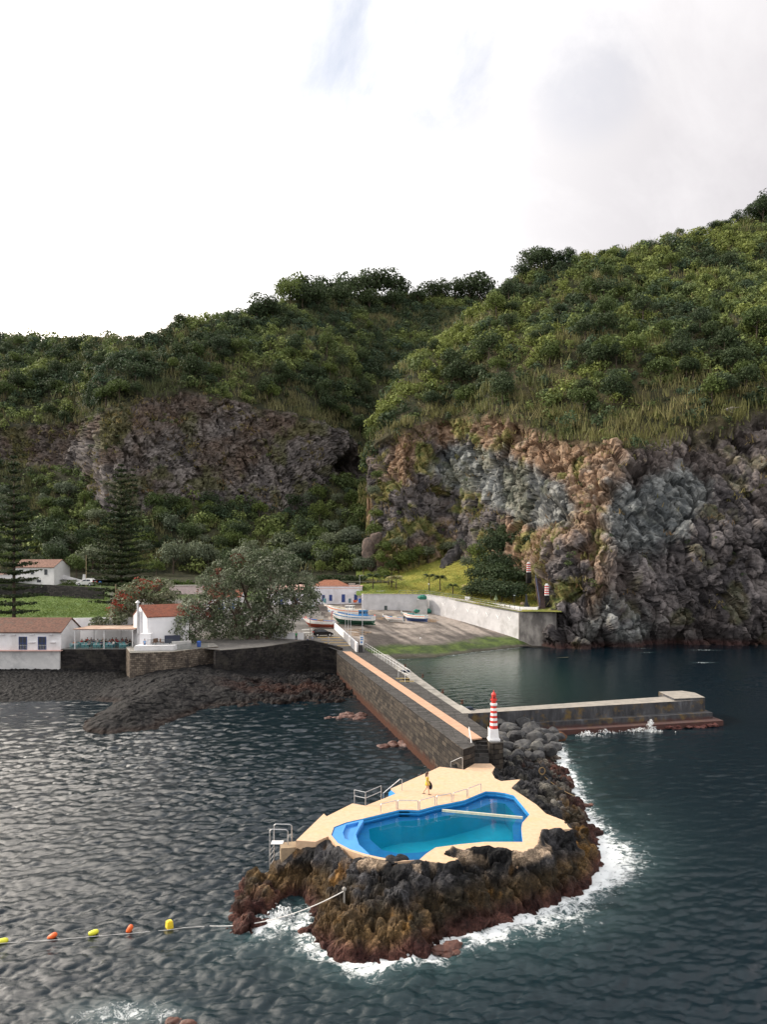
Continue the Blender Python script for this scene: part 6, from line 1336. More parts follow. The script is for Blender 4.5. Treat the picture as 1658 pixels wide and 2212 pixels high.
# skyline mast and ridge houses
q = D(24, 728, 470); t = thing('radio_mast', 'slender lattice mast on the left skyline', 'mast', q); m = MB()
for a in range(3): m.cyl((.8*math.cos(a*2.1), .8*math.sin(a*2.1), -4), (.15*math.cos(a*2.1), .15*math.sin(a*2.1), 12), .09, n=4)
for k in range(9): m.cyl((.7-.07*k, 0, k*1.3), (-.35+.03*k, .5-.05*k, k*1.3+1.2), .06, n=4)
m.build('lattice', surf('mast_red', (.35, .12, .10), (.5, .5, .5), .3, .6), t); m = MB(); m.cyl((0, 0, 12), (0, 0, 14), .06, n=4); m.build('aerial', M_steel, t)
def ridge(u, dv): i = np.argmin(np.abs(C_['U']-u)+np.abs(C_['S']-5)*30); return (C_['X'].flat[i], C_['Y'].flat[i], C_['Z'].flat[i]+dv)
for k, (u, w_, h_, lab, rm) in enumerate(((1448, 4.5, 2.6, 'small white house on the headland ridge', M_concrete), (1470, 6, 2.4, 'low grey roofed house on the headland ridge right of the white one', surf('grey_roof', (.2, .19, .19), None, 2, .9)))):
    p = ridge(u, 0); house('ridge_house', lab, (p[0], p[1]-1), (p[0]+w_, p[1]-1), 5, p[2]-.5, p[2]+h_-.4, p[2]+h_+.6, rmat=rm, wins=((w_*.5, .9, 1.0, 1.9),), wmat=M_blue, mat_=M_white if k == 0 else M_concrete)
q = on_sheet(SB_, 520, 686); house('ridge_house', 'low house with a brown roof on the back ridge beside the round tree', (q[0]-3, q[1]), (q[0]+9, q[1]+2), 7, q[2]-1, q[2]+1.6, q[2]+3.0, rmat=surf('brown_roof', (.22, .16, .13), None, 2, .9), wins=((3, 1, 1, 1.9),))
pts = [ridge(u, .2) for u in (1340, 1370, 1400, 1430)]; fence('ridge_fence', 'pale fence running along the headland ridge left of the white house', pts, 1.6, 2.5, .07, M_concrete, bars=False)
pts = [ridge(u, .2) for u in (1485, 1510, 1530)]; fence('ridge_fence', 'pale fence on the headland ridge right of the grey roofed house', pts, 1.6, 2.5, .07, M_concrete, bars=False)
# ================= boats =======================================================================
def boat(label, loc, rz, L, Bm, Dp, cols, cabin=None, motor=False, inner=None, blocks=True, engine=False, rise=.55, name='fishing_boat', mast=True):
    """hull lofted bow (+x) to transom; cols: bottom, side, stripe, gunwale"""
    t = thing(name, label, 'boat', loc, rz); n = 15; rows = []; tt_ = np.linspace(0, 1, n)
    for s in tt_:
        b = Bm/2*(.80+.20*min(1, s/.35))*(1-max(0, (s-.5)/.5)**2.3)*1.0+.02; zs = Dp*(.92+.08*(1-s))+rise*s**2.4+.10*(1-s)**2; kz = .0+(zs-.15)*max(0, (s-.78)/.22)**2*.85
        x = -L/2+L*s+(.0 if s < .99 else .0); xo = lambda f: x+(.10*L*f*max(0, (s-.75)/.25)**1.5)-(.0)
        rows.append([(xo(0), 0, kz), (xo(.1), b*.55, kz+(zs-kz)*.16), (xo(.45), b*.88, kz+(zs-kz)*.45), (xo(.75), b*.97, kz+(zs-kz)*.74), (xo(.85), b*.99, kz+(zs-kz)*.84), (xo(1), b, zs-.07), (xo(1.02), b+.03, zs)])
    m = MB(); K = 7
    for sd in (1, -1):
        vs = [(x, y*sd, z) for r_ in rows for x, y, z in r_]; mi_ = [0, 0, 1, 2, 1, 3]
        for k in range(K-1): m.add(vs, [((i*K+k, (i+1)*K+k, (i+1)*K+k+1, i*K+k+1) if sd == 1 else (i*K+k+1, (i+1)*K+k+1, (i+1)*K+k, i*K+k)) for i in range(n-1)], mi_[k])
    r0 = rows[0]; vs = [(x, y, z) for x, y, z in r0]+[(x, -y, z) for x, y, z in r0[1:]]
    m.add(vs, [(0, 1, 7), (1, 2, 8, 7)], 0); m.add(vs, [(2, 3, 9, 8), (3, 4, 10, 9), (4, 5, 11, 10), (5, 6, 12, 11)], 1)
    m.build('hull', cols, t, smooth=False)
    # inside and gunwale
    m = MB(); vi = []
    for r_ in rows:
        x, y, z = r_[6]; yi = max(y-.16, .0); vi += [(x, y, z), (x-.03, yi, z), (x-.03, yi*.93, z-.38), (x-.03, -yi*.93, z-.38), (x-.03, -yi, z), (x, -y, z)]
    m.add(vi, [(i*6+k, (i+1)*6+k, (i+1)*6+k+1, i*6+k+1) for i in range(n-1) for k in (0, 4)], 0); m.add(vi, [(i*6+k, (i+1)*6+k, (i+1)*6+k+1, i*6+k+1) for i in range(n-1) for k in (1, 2, 3)], 1)
    m.build('deck', [cols[3] if len(cols) < 5 else cols[4], inner or BB['blue']], t)
    for s in ((.2, .42, .62) if not cabin else (.25, .75)):
        i = int(s*(n-1)); x, y, z = rows[i][6]; m = MB(); m.box((x, 0, z-.16), (.28, 2*y-.34, .06)); m.build('thwart', BB['wood'], t)
    i = n-3; x, y, z = rows[i][6]; m = MB(); m.prism([(x, -y+.1), (rows[-1][6][0]-.1, 0), (x, y-.1)], z-.12, z+.05); m.build('foredeck', cols[1], t)
    m = MB(); m.box((rows[-1][6][0]+.0, 0, rows[-1][6][2]+.1), (.16, .12, .55)); m.build('stem_post', cols[3], t)
    if cabin:
        cxx, cl, cw, chh, cm = cabin; z = rows[n//2][6][2]-.3; m = MB(); m.box((cxx, 0, z+chh/2), (cl, cw, chh), 0, 0, .92); m.box((cxx, 0, z+chh+.05), (cl*1.08, cw*1.05, .09)); cb_ = m.build('cabin', cm, t)
        for sy_ in (-1, 1):
            for q in (-.28, .05, .32): m = MB(); m.box((cxx+q*cl, sy_*cw*.482, z+chh*.66), (cl*.2, .04, chh*.3)); m.build('window', M_glass, cb_)
        for q in (-.25, .25): m = MB(); m.box((cxx-cl*.487, q*cw, z+chh*.66), (.04, cw*.3, chh*.32)); m.build('window', M_glass, cb_)
    if motor: m = MB(); m.box((-L/2-.2, 0, Dp+.15), (.3, .34, .55)); m.box((-L/2-.25, 0, Dp-.4), (.16, .12, .8)); m.box((-L/2-.25, 0, Dp-.85), (.34, .05, .22)); m.build('outboard_motor', M_dark, t)
    if engine: m = MB(); m.box((-.3, 0, Dp+.0), (1.2, .8, .7)); m.build('engine_box', BB['wood'] if engine == 1 else BB['cream'], t)
    m = MB(); m.box((-.1*L, 0, -.06), (L*.9, .12, .28)); m.build('keel', cols[0], t)
    if mast: m = MB(); m.cyl((L*.12, 0, Dp-.3), (L*.12, 0, Dp+2.3), .035, n=5); m.build('mast', M_steel, t)
    return t
BB = {k: surf('boat_'+k, c, tuple(x*.86 for x in c), 1.5, .5) for k, c in dict(white=(.78, .77, .75), blue=(.03, .20, .45), red=(.55, .05, .03), orange=(.70, .18, .05), green=(.02, .10, .06), navy=(.02, .06, .20), teal=(.05, .30, .32), wood=(.34, .24, .15), cream=(.60, .54, .42), rust=(.42, .08, .04)).items()}
def bpos(u, v, LT=None, dz=.35): p = gpt(LT or SL, u, v); return (p[0], p[1], p[2]+dz)
R_ = math.radians
boat('large white fishing boat with a blue stripe, blue wheelhouse and green bottom on the slipway', bpos(762, 1350), R_(157), 11.6, 3.5, 2.0, [BB['green'], BB['white'], BB['blue'], BB['white']], (-3.0, 2.1, 1.5, 1.45, BB['blue']), rise=1.5)
boat('white fishing boat with white deck gear just behind the large blue striped one', bpos(746, 1334), R_(155), 11.0, 3.3, 1.9, [BB['white'], BB['white'], BB['orange'], BB['white']], (-1.5, 2.2, 1.5, 1.1, BB['white']), inner=BB['cream'], rise=1.5)
boat('small open boat with white sides, red bottom and red gunwale next to the black car', bpos(690, 1356, GL), R_(160), 7.6, 2.6, 1.25, [BB['rust'], BB['white'], BB['white'], BB['orange']], engine=1, rise=.9, mast=False)
boat('small white boat with an orange line and an outboard motor on the slipway', bpos(852, 1344), R_(145), 6.2, 1.9, 1.0, [BB['white'], BB['white'], BB['orange'], BB['white']], motor=True, engine=2, rise=.5, mast=False)
boat('white boat with an orange stripe and deep blue bottom before the green nets', bpos(897, 1343), R_(142), 7.6, 2.3, 1.5, [BB['navy'], BB['white'], BB['orange'], BB['white']], (1.0, 1.0, .9, .5, BB['teal']), inner=BB['teal'], rise=.8)
p = bpos(664, 1312, GL, .1); m = MB()
m.lump((p[0], p[1], p[2]+.55), (2.2, 1.1, .7), 8, 3, .12); m2 = m
o = m.build('covered_dinghy', surf('pale_tarp', (.55, .62, .66), (.45, .52, .56), 2, .7)); tag(o, 'small dinghy under a pale blue tarpaulin in front of the harbour building', 'dinghy')
for u, v, s_, lab in ((810, 1338, .32, 'orange buoy hanging at the stern of the large blue striped boat'), (661, 1343, .34, 'orange buoy at the bow of the small red bottomed boat')):
    p = bpos(u, v, SL if u > 700 else GL, .9); m = MB(); m.lump(p, (s_, s_, s_*1.1), 1, 2, .02); m.cyl((p[0], p[1], p[2]+s_), (p[0], p[1], p[2]+s_+.25), .04, n=5); tag(m.build('orange_float', OB, smooth=True), lab, 'float')
t = thing('red_anchor', 'red metal anchor post at the stern of the small red bottomed boat', 'anchor', bpos(717, 1338, GL, 0)); m = MB(); m.cyl((0, 0, 0), (0, 0, 2.0), .07, n=6); m.box((.15, 0, 1.6), (.5, .1, .16)); m.box((0.25, 0, 2.0), (.6, .1, .12)); m.build('stock', BB['red'], t)
M_plank = surf('plank', (.42, .30, .20), (.28, .2, .14), 3, .85)
rp = random.Random(8)
for nm, u0, v0, du_, dv_, n in (('planks stacked loosely on the slipway below the large boats', 778, 1366, 18, 8, 11), ('reddish planks laid beside the boat with the deep blue bottom', 935, 1341, 9, 4, 8), ('loose timber beside the small boat with the outboard motor', 828, 1336, 12, 4, 5)):
    t = thing('timber_pile', 'pile of '+nm if 'planks' in nm else nm, 'timber', bpos(u0, v0, SL, .02)); L0 = t.location
    for k in range(n):
        p = bpos(u0+rp.uniform(-du_, du_), v0+rp.uniform(-dv_, dv_), SL, .10); m = MB(); m.box(p, (rp.uniform(2., 3.2), .16, .12), R_(-28+rp.uniform(-12, 12))); m.build('plank', M_plank, t, world=L0)
for u, v, r_ in ((742, 1352, 0), (778, 1362, 0)): pass
# ================= cars ========================================================================
def car(label, loc, rz, paint, sc=1.):
    t = thing('parked_car', label, 'car', loc, rz); t.scale = (sc,)*3; m = MB(); Wd = .84
    low = [(-1.95, .30), (-2.0, .55), (-1.93, .88), (-1.25, .97), (.85, .95), (1.55, .84), (1.93, .68), (2.0, .45), (1.93, .28)]
    up = [(-1.90, .90), (-1.62, 1.36), (-1.30, 1.47), (-.2, 1.49), (.25, 1.40), (1.05, .95)]
    def slab(prof, ws):
        vs = [(x, -w_, z) for (x, z), w_ in zip(prof, ws)]+[(x, w_, z) for (x, z), w_ in zip(prof, ws)]; n = len(prof)
        m.add(vs, [tuple(range(n)), tuple(range(n, 2*n))[::-1]]+[((i+1) % n, i, n+i, n+(i+1) % n) for i in range(n)])
    slab(low, [.78, .82, .84, .84, .84, .82, .76, .76, .78]); slab(up, [.80, .66, .62, .62, .64, .80]); m.build('body', paint, t, bevel=.04)
    m = MB()
    for s in (-1, 1):
        for q in ([(-1.35, .99), (-1.2, 1.33), (-.45, 1.38), (-.40, .99)], [(-.32, .99), (-.36, 1.38), (.18, 1.33), (.78, .97)]):
            vs = [(x, s*(.815-.155*(z-.95)/.5+.012), z) for x, z in q]; m.add(vs, [(0, 1, 2, 3) if s < 0 else (3, 2, 1, 0)])
    for q in ([(-1.91, .98), (-1.66, 1.32)], [(1.02, .985), (.33, 1.375)]):
        (x0, z0), (x1, z1) = q; e = -.02 if x0 < 0 else .02; m.add([(x0+e, -.68, z0+.01), (x0+e, .68, z0+.01), (x1+e, .58, z1+.01), (x1+e, -.58, z1+.01)], [(0, 1, 2, 3)])
    m.build('windows', M_glass, t)
    for x in (-1.22, 1.24):
        for s in (-1, 1):
            m = MB(); m.cyl((x, s*.62, .31), (x, s*.86, .31), .315, n=18); o = m.build('wheel', surf('tyre', (.015, .015, .015), None, 5, .8), t); m = MB(); m.cyl((x, s*.84, .31), (x, s*.875, .31), .19, n=12); m.build('rim', M_steel, o)
    for s in (-1, 1):
        m = MB(); m.box((-1.93, s*.66, .86), (.14, .2, .34)); m.build('tail_light', surf('tail_red', (.55, .02, .02), None, 5, .3), t); m = MB(); m.box((1.86, s*.60, .68), (.16, .3, .14)); m.build('headlight', surf('lamp_glass', (.6, .6, .6), None, 5, .2), t)
        m = MB(); m.box((.72, s*.93, .98), (.12, .16, .12)); m.build('mirror', paint, t)
    m = MB(); m.box((-2.0, 0, .62), (.02, .46, .11)); m.build('number_plate', M_whitem, t); return t
car('black hatchback parked by the small red bottomed boat', gpt(GL, 698, 1374.5, .03), R_(14), surf('car_black', (.008, .008, .010), None, 2, .22), 1.06)
car('white car half hidden behind the big tree on the car park', gpt(GL, 597, 1360, .03), R_(12), surf('car_white', (.72, .72, .72), None, 2, .3), 1.05)
car('white and dark car parked behind the stone field wall below the farmhouse', (xy(187, 229)[0], 229, 14.35), R_(170), surf('car_white', (.7, .7, .7)), 1.5)
# ================= woman on the deck ===========================================================
p = P(924, 1715.5, DZ); wo = thing('person', 'woman in a short yellow dress walking on the pool deck with a dark jacket', 'person', p, R_(78))
# faces local -Y before rotation: walking towards the lighthouse side
J = [(0, 0, .90), (0, .01, 1.05), (0, .0, 1.30), (0, -.01, 1.40), (0, -.03, 1.47), (0, -.035, 1.56),
     (-.15, 0, 1.29), (-.19, .03, 1.05), (-.20, -.10, .86), (.15, 0, 1.29), (.20, .05, 1.05), (.22, -.06, .84),
     (-.08, 0, .86), (-.09, -.10, .48), (-.09, -.12, .09), (-.09, -.24, .03), (.08, 0, .86), (.09, .06, .47), (.09, .30, .14), (.09, .27, .03)]
Bn = [(0, 1), (1, 2), (2, 3), (3, 4), (4, 5), (2, 6), (6, 7), (7, 8), (2, 9), (9, 10), (10, 11), (0, 12), (12, 13), (13, 14), (14, 15), (0, 16), (16, 17), (17, 18), (18, 19)]
Rr = [.115, .095, .10, .045, .065, .075, .05, .036, .024, .05, .036, .024, .085, .055, .034, .026, .085, .055, .034, .026]
for s, w_ in ((-1, 8), (1, 11)):
    wx_, wy_, wz_ = J[w_]
    hb = len(J); J.append((wx_, wy_-.02, wz_-.07)); Rr.append(.026); Bn.append((w_, hb))
    for k in range(4):
        o = len(J); bx = (k-1.5)*.019; ln = (.055, .065, .062, .048)[k]
        J += [(wx_+s*.004, wy_-.02+bx, wz_-.10), (wx_-s*.012, wy_-.024+bx, wz_-.10-ln)]; Rr += [.0085, .0075]; Bn += [(hb, o), (o, o+1)]
    o = len(J); J += [(wx_-s*.02, wy_-.055, wz_-.075), (wx_-s*.028, wy_-.065, wz_-.115)]; Rr += [.010, .008]; Bn += [(hb, o), (o, o+1)]
skin_body('body', J, Bn, Rr, SK[0], wo, 2)
m = loft([(0, 0, .70, .215, .19), (0, 0, .80, .19, .165), (0, 0, .93, .165, .135), (0, .0, 1.06, .125, .105), (0, 0, 1.18, .145, .115), (0, 0, 1.29, .155, .105), (0, -.005, 1.355, .085, .07)], 20)
for i, vv in enumerate(m.v[:40]): a = i % 20; m.v[i] = (vv[0]*(1+.07*math.sin(a*2.5)), vv[1]*(1+.07*math.cos(a*3.1)), vv[2])
for s in (-1, 1): limb(m, [(s*.13, 0, 1.30), (s*.175, .01, 1.19), (s*.19, .025, 1.10)], [.062, .066, .055])
m.build('dress', surf('yellow_cloth', (.66, .47, .07), (.58, .39, .05), 5, .8), wo, smooth=True)
m = MB(); m.lump((0, .01, 1.60), (.088, .10, .095), 2, 2, .04); limb(m, [(0, .05, 1.62), (0, .085, 1.50), (0, .10, 1.36), (.01, .10, 1.24)], [.085, .085, .075, .035]); m.build('hair', HAIR[1], wo, smooth=True)
m = MB(); m.cyl((0, -.105, 1.565), (0, -.125, 1.545), .012, .008, 5); m.build('nose', SK[0], wo)
for s in (-1, 1): m = MB(); m.lump((s*.03, -.098, 1.585), .009, 1, 1, 0); m.build('eye', M_dark, wo)
m = MB(); m.box((0, -.10, 1.525), (.035, .008, .008)); m.build('mouth', surf('lips', (.4, .12, .1), None, 5, .5), wo)
for s, y in ((-1, -.18), (1, .28)): m = MB(); m.box((s*.09, y, .012), (.085, .24, .024)); m.build('sandal', M_dark, wo)
# jacket hanging from her far hand: its own thing
rw = wo.rotation_euler[2]; hx, hy = .25, -.08; jx = p[0]+hx*math.cos(rw)-hy*math.sin(rw)+.06; jy = p[1]+hx*math.sin(rw)+hy*math.cos(rw)
m = loft([(jx+.04, jy-.02, p[2]+.28, .03, .02), (jx+.06, jy-.02, p[2]+.34, .10, .05), (jx+.05, jy-.02, p[2]+.55, .15, .07), (jx+.02, jy-.01, p[2]+.75, .12, .06), (jx-.02, jy, p[2]+.88, .06, .04), (jx-.04, jy, p[2]+.93, .02, .02)], 10)
tag(m.build('jacket', surf('navy_cloth', (.012, .016, .03), None, 6, .9), smooth=True), 'dark navy jacket hanging from the hand of the woman in yellow', 'jacket')
# ================= trees of the village and the valley =========================================
def outline_tree(name, label, outline, Y, depth, n, rlo, rhi, M, leaf, tint, flower=None, fpts=(), tr=(), seed=1, shell=.55, squash=.75, base=(0, 0), cat='tree', lean_lobes=None, gap=.0, near=0):
    rg = np.random.default_rng(seed); us = [p[0] for p in outline]; vs = [p[1] for p in outline]; C = []; cu, cv = np.mean(us), np.mean(vs)
    while len(C) < n:
        u = rg.uniform(min(us), max(us), 200); v = rg.uniform(min(vs), max(vs), 200); d, ins = poly_dist(u, v, outline)
        for a, b, dd_, ok in zip(u, v, d, ins):
            if not ok or len(C) >= n: continue
            e = min(1, dd_/(.5*(max(vs)-min(vs)))); t_ = depth*math.sqrt(max(0, 1-(1-e)**2)); off_ = t_*(rg.choice([-1, 1])*rg.uniform(shell, 1))
            if vn(np.array([a/28.]), np.array([b/22.]), np.array([off_/4.]), seed)[0] < -.35+gap: continue
            C.append(D(a, b, Y+off_-(max(0, near-a)*.22))+(a, b))
    C = np.array(C); loc = np.array([base[0], base[1], base[2]]); R = rg.uniform(rlo, rhi, n); tt = np.array(tint)[rg.integers(0, len(tint), n)]
    for (fu, fv, fr) in fpts: mk = (np.hypot(C[:, 3]-fu, C[:, 4]-fv) < fr) & (rg.random(n) < .26); tt[mk] = flower
    V_, Q_, c_ = cards(C[:, :3]-loc, R, M, leaf, rg, squash, .5, .45, tt, lv=.3)
    t = thing(name, label, cat, tuple(loc)); fast('crown', V_, Q_, M_leaf, parent=t, col=c_)
    for k, (pts) in enumerate(tr):
        m = MB(); q = [Vector(D(a, b, Y+dy))-Vector(loc) for a, b, dy, r_ in pts]
        for i in range(len(q)-1): m.cyl(q[i], q[i+1], pts[i][3], pts[i+1][3], 8)
        m.build('trunk', M_bark, t)
    # limbs reaching into the crown
    m = MB(); tops = [Vector(D(a[-1][0], a[-1][1], Y+a[-1][2]))-Vector(loc) for a in tr]
    for i in rg.choice(n, min(n, 70) if len(tr) > 1 else 1, replace=False):
        c0 = Vector(C[i, :3]-loc); s_ = min(tops, key=lambda q: (q-c0).length); mid = (s_+c0)/2+Vector((0, 0, -.08*(s_-c0).length)); m.cyl(s_, mid, .16, .11, 5); m.cyl(mid, c0, .11, .05, 5)
    m.build('limbs', M_bark, t); return t
PG = [(.095, .12, .068), (.125, .15, .088), (.16, .18, .12), (.075, .10, .05), (.22, .235, .17)]
out_big = [(376, 1392), (380, 1350), (392, 1318), (410, 1290), (432, 1258), (468, 1218), (500, 1196), (540, 1183), (585, 1186), (622, 1196), (650, 1212), (668, 1240), (676, 1262), (690, 1290), (692, 1320), (676, 1325), (655, 1322), (640, 1345), (618, 1372), (590, 1378), (560, 1370), (545, 1382), (520, 1398), (480, 1392), (440, 1388), (410, 1398)]
outline_tree('pohutukawa_tree', 'huge spreading grey green tree with red blossoms beside the car park', out_big, 147, 8, 900, .8, 1.6, 44, .38, PG, (.17, .055, .038), [(440, 1300, 34), (470, 1250, 22), (520, 1210, 14), (430, 1360, 16)],
             [[(560, 1400, -3, .55), (556, 1372, -3, .45), (548, 1335, -2, .35), (530, 1290, 0, .22)], [(532, 1402, -4, .45), (538, 1378, -3, .35), (555, 1345, -2, .3), (580, 1300, 0, .2)], [(522, 1375, 0, .35), (525, 1340, 0, .3), (515, 1300, 1, .2)], [(572, 1390, -2, .5), (590, 1360, -1, .38), (612, 1335, 0, .25), (640, 1300, 1, .16)], [(512, 1370, 0, .3), (508, 1330, 0, .22), (480, 1290, 0, .15)]],
             3, base=D(548, 1404, 143), gap=-.1, near=455)
out_red = [(240, 1335), (236, 1310), (248, 1290), (268, 1268), (300, 1254), (345, 1250), (375, 1262), (385, 1285), (378, 1310), (350, 1316), (322, 1312), (306, 1300), (296, 1315), (285, 1330), (262, 1340)]
outline_tree('pohutukawa_tree', 'smaller tree thick with red blossoms behind the chimney house', out_red, 142, 4, 260, .6, 1.1, 38, .32, PG, (.22, .035, .022), [(262, 1305, 26), (250, 1318, 18), (330, 1262, 18), (300, 1262, 12), (285, 1285, 16)],
             [[(291, 1352, -5, .35), (292, 1330, -4, .28), (300, 1310, -1, .2), (310, 1290, 0, .14)], [(290, 1335, -4, .2), (282, 1320, -2, .16), (270, 1305, 0, .1)]], 8, base=D(291, 1392, 137), gap=.05)
out_l = [(195, 1352), (200, 1340), (222, 1332), (255, 1325), (275, 1335), (272, 1348), (250, 1352), (225, 1350), (205, 1358)]
outline_tree('leaning_tree', 'low branch of grey green leaves leaning over the terrace canopy', out_l, 138.6, 1.5, 60, .5, .9, 34, .32, PG, None, (), [[(288, 1350, -1, .22), (268, 1360, -1, .2), (250, 1356, 0, .16), (245, 1345, 0, .1)]], 12, base=D(288, 1393, 137))
# Norfolk pines
def norfolk(label, u, Y, zb_, vt_, hw_, seed, tops=((0, 0),), tiers=22, gapy=1.0, dens=1.):
    rg = np.random.default_rng(seed); x = xy(u, Y)[0]; Ht = (H-(vt_-VH)*Y/F)-zb_; t = thing('norfolk_pine', label, 'tree', (x, Y, zb_)); C = []; R = []; br = MB()
    for k in range(tiers):
        f = k/(tiers-1); z = Ht*(.06+.93*f); Lr = hw_*(1-f)**.72*(.55+.45*min(1, f/.12+.4))*(.9+.2*rg.random())+.5; nb = int(8*dens) if f < .75 else 6; a0 = rg.random()*6.28
        for j in range(nb):
            a = a0+2*PI*j/nb+rg.normal()*.16; L_ = Lr*(.70+.42*rg.random()); cdir = np.array([math.cos(a), math.sin(a)]); m_ = max(3, int(L_/.75))
            up_ = .10+.30*f
            for i in range(m_):
                s_ = (i+.6)/m_; rr_ = L_*s_; zz = z+rr_*(up_-.12)+.35*s_**2*L_*.25; side = rg.normal()*.28*s_*L_*.35
                C.append((cdir[0]*rr_-cdir[1]*side, cdir[1]*rr_+cdir[0]*side, zz)); R.append(.34+.34*(1-s_*.5)*min(1, L_/4))
            br.cyl((0, 0, z-.1), (cdir[0]*L_*.9, cdir[1]*L_*.9, z+L_*.9*(up_-.12)+.1*L_), .07, .02, 4)
    for dx, dz in tops[1:]:
        for k in range(6):
            z = Ht*.78+k*Ht*.035; 
            for j in range(6): a = j*PI/3+k; C.append((dx+math.cos(a)*(1.3-.18*k), math.sin(a)*(1.3-.18*k), z+.2)); R.append(.38)
    C = np.array(C); R = np.array(R); tt = np.array([(.018, .032, .012), (.028, .045, .016), (.045, .060, .020)])[rg.integers(0, 3, len(C))]
    V_, Q_, c_ = cards(C, R*1.15, 16, .42, rg, .42, .7, .5, tt); fast('crown', V_, Q_, M_leaf, parent=t, col=c_)
    br.cyl((0, 0, 0), (0, 0, Ht*.98), .2, .03, 6)
    m = MB(); m.cyl((0, 0, -1), (0, 0, Ht*.5), .42, .26, 9); m.cyl((0, 0, Ht*.5), (0, 0, Ht*.99), .26, .04, 8)
    for dx, dz in tops[1:]: m.cyl((0, 0, Ht*.62), (dx, 0, Ht*.75), .16, .12, 6); m.cyl((dx, 0, Ht*.75), (dx, 0, Ht*.99), .12, .03, 6)
    m.build('trunk', M_bark, t); br.build('branches', M_bark, t); return t
norfolk('tall tiered pine at the left edge behind the restaurant roof', 30, 165, 7.6, 985, 6.6, 3, tiers=21, dens=1.25)
norfolk('broad dark tiered pine with a forked top beside the green field', 262, 190, 8.6, 1003, 9.2, 5, tops=((0, 0), (3.0, 0)), tiers=25, dens=1.5)
# palms
def palm(label, u, vb, LT, h_, sc=1., tint=(.12, .14, .04), seed=0, loc=None):
    rd = random.Random(seed); h_ = h_*1.15; p = loc or gpt(LT, u, vb); t = thing('palm_tree', label, 'palm', p, rd.uniform(0, 6)); m = MB(); m.cyl((0, 0, -.4), (.1, 0, h_*.5), .20, .16, 7); m.cyl((.1, 0, h_*.5), (.15, 0, h_), .16, .13, 7); m.build('trunk', M_bark, t)
    V_ = []; c_ = []
    for k in range(24):
        a = 2*PI*k/24+rd.uniform(-.1, .1); L_ = sc*rd.uniform(2.3, 3.0); el = rd.uniform(.3, 1.45)
        for i in range(9):
            s0 = i/9; r0 = L_*s0*math.cos(el*.72); z0_ = h_+L_*(math.sin(el)*1.15*s0-1.15*s0*s0)
            for sd in (-1, 1):
                w_ = .62*sc*math.sin(PI*min(1, s0+.12)); ax = np.array([math.cos(a), math.sin(a), 0]); px_ = np.array([-math.sin(a), math.cos(a), 0]); b0 = ax*r0+np.array([.15, 0, z0_]); b1 = b0+ax*.17*sc
                V_ += [b0, b1, b1+px_*sd*w_+np.array([0, 0, -.25*w_])+ax*.12, b0+px_*sd*w_+np.array([0, 0, -.3*w_])+ax*.12]; cc = [x*rd.uniform(.8, 1.2) for x in tint]; c_ += [cc]*4
    V_ = np.array(V_); fast('fronds', V_, np.arange(len(V_)).reshape(-1, 4), M_leaf, parent=t, col=np.array(c_)); return t
for k, (u, v, h_, s_, tn, lab) in enumerate([(806, 1272, 3.2, 1.5, (.07, .10, .045), 'palm on the lawn just right of the harbour building'), (846, 1270, 2.6, 1.1, (.36, .34, .17), 'short yellowish palm second from the harbour building'), (856, 1274, 3.0, 1.3, (.42, .38, .22), 'pale palm behind the start of the wall fence'), (840, 1264, 2.0, 1.1, (.05, .075, .03), 'small dark green palm behind the pale palm'), (928, 1276, 3.6, 1.25, (.045, .07, .035), 'palm right at the white globe lamp'), (952, 1278, 3.4, 1.25, (.04, .06, .03), 'palm just right of the globe lamp palm'), (979, 1285, 2.2, 1.0, (.06, .085, .03), 'low spreading palm in the middle of the lawn'), (1010, 1288, 2.2, 1.0, (.38, .34, .18), 'low ragged palm left of the dark bushes'), (1040, 1290, 1.6, .8, (.10, .11, .04), 'tiny palm before the dark bushes')]):
    palm(lab, u, v, LW, h_, s_, tn, k)
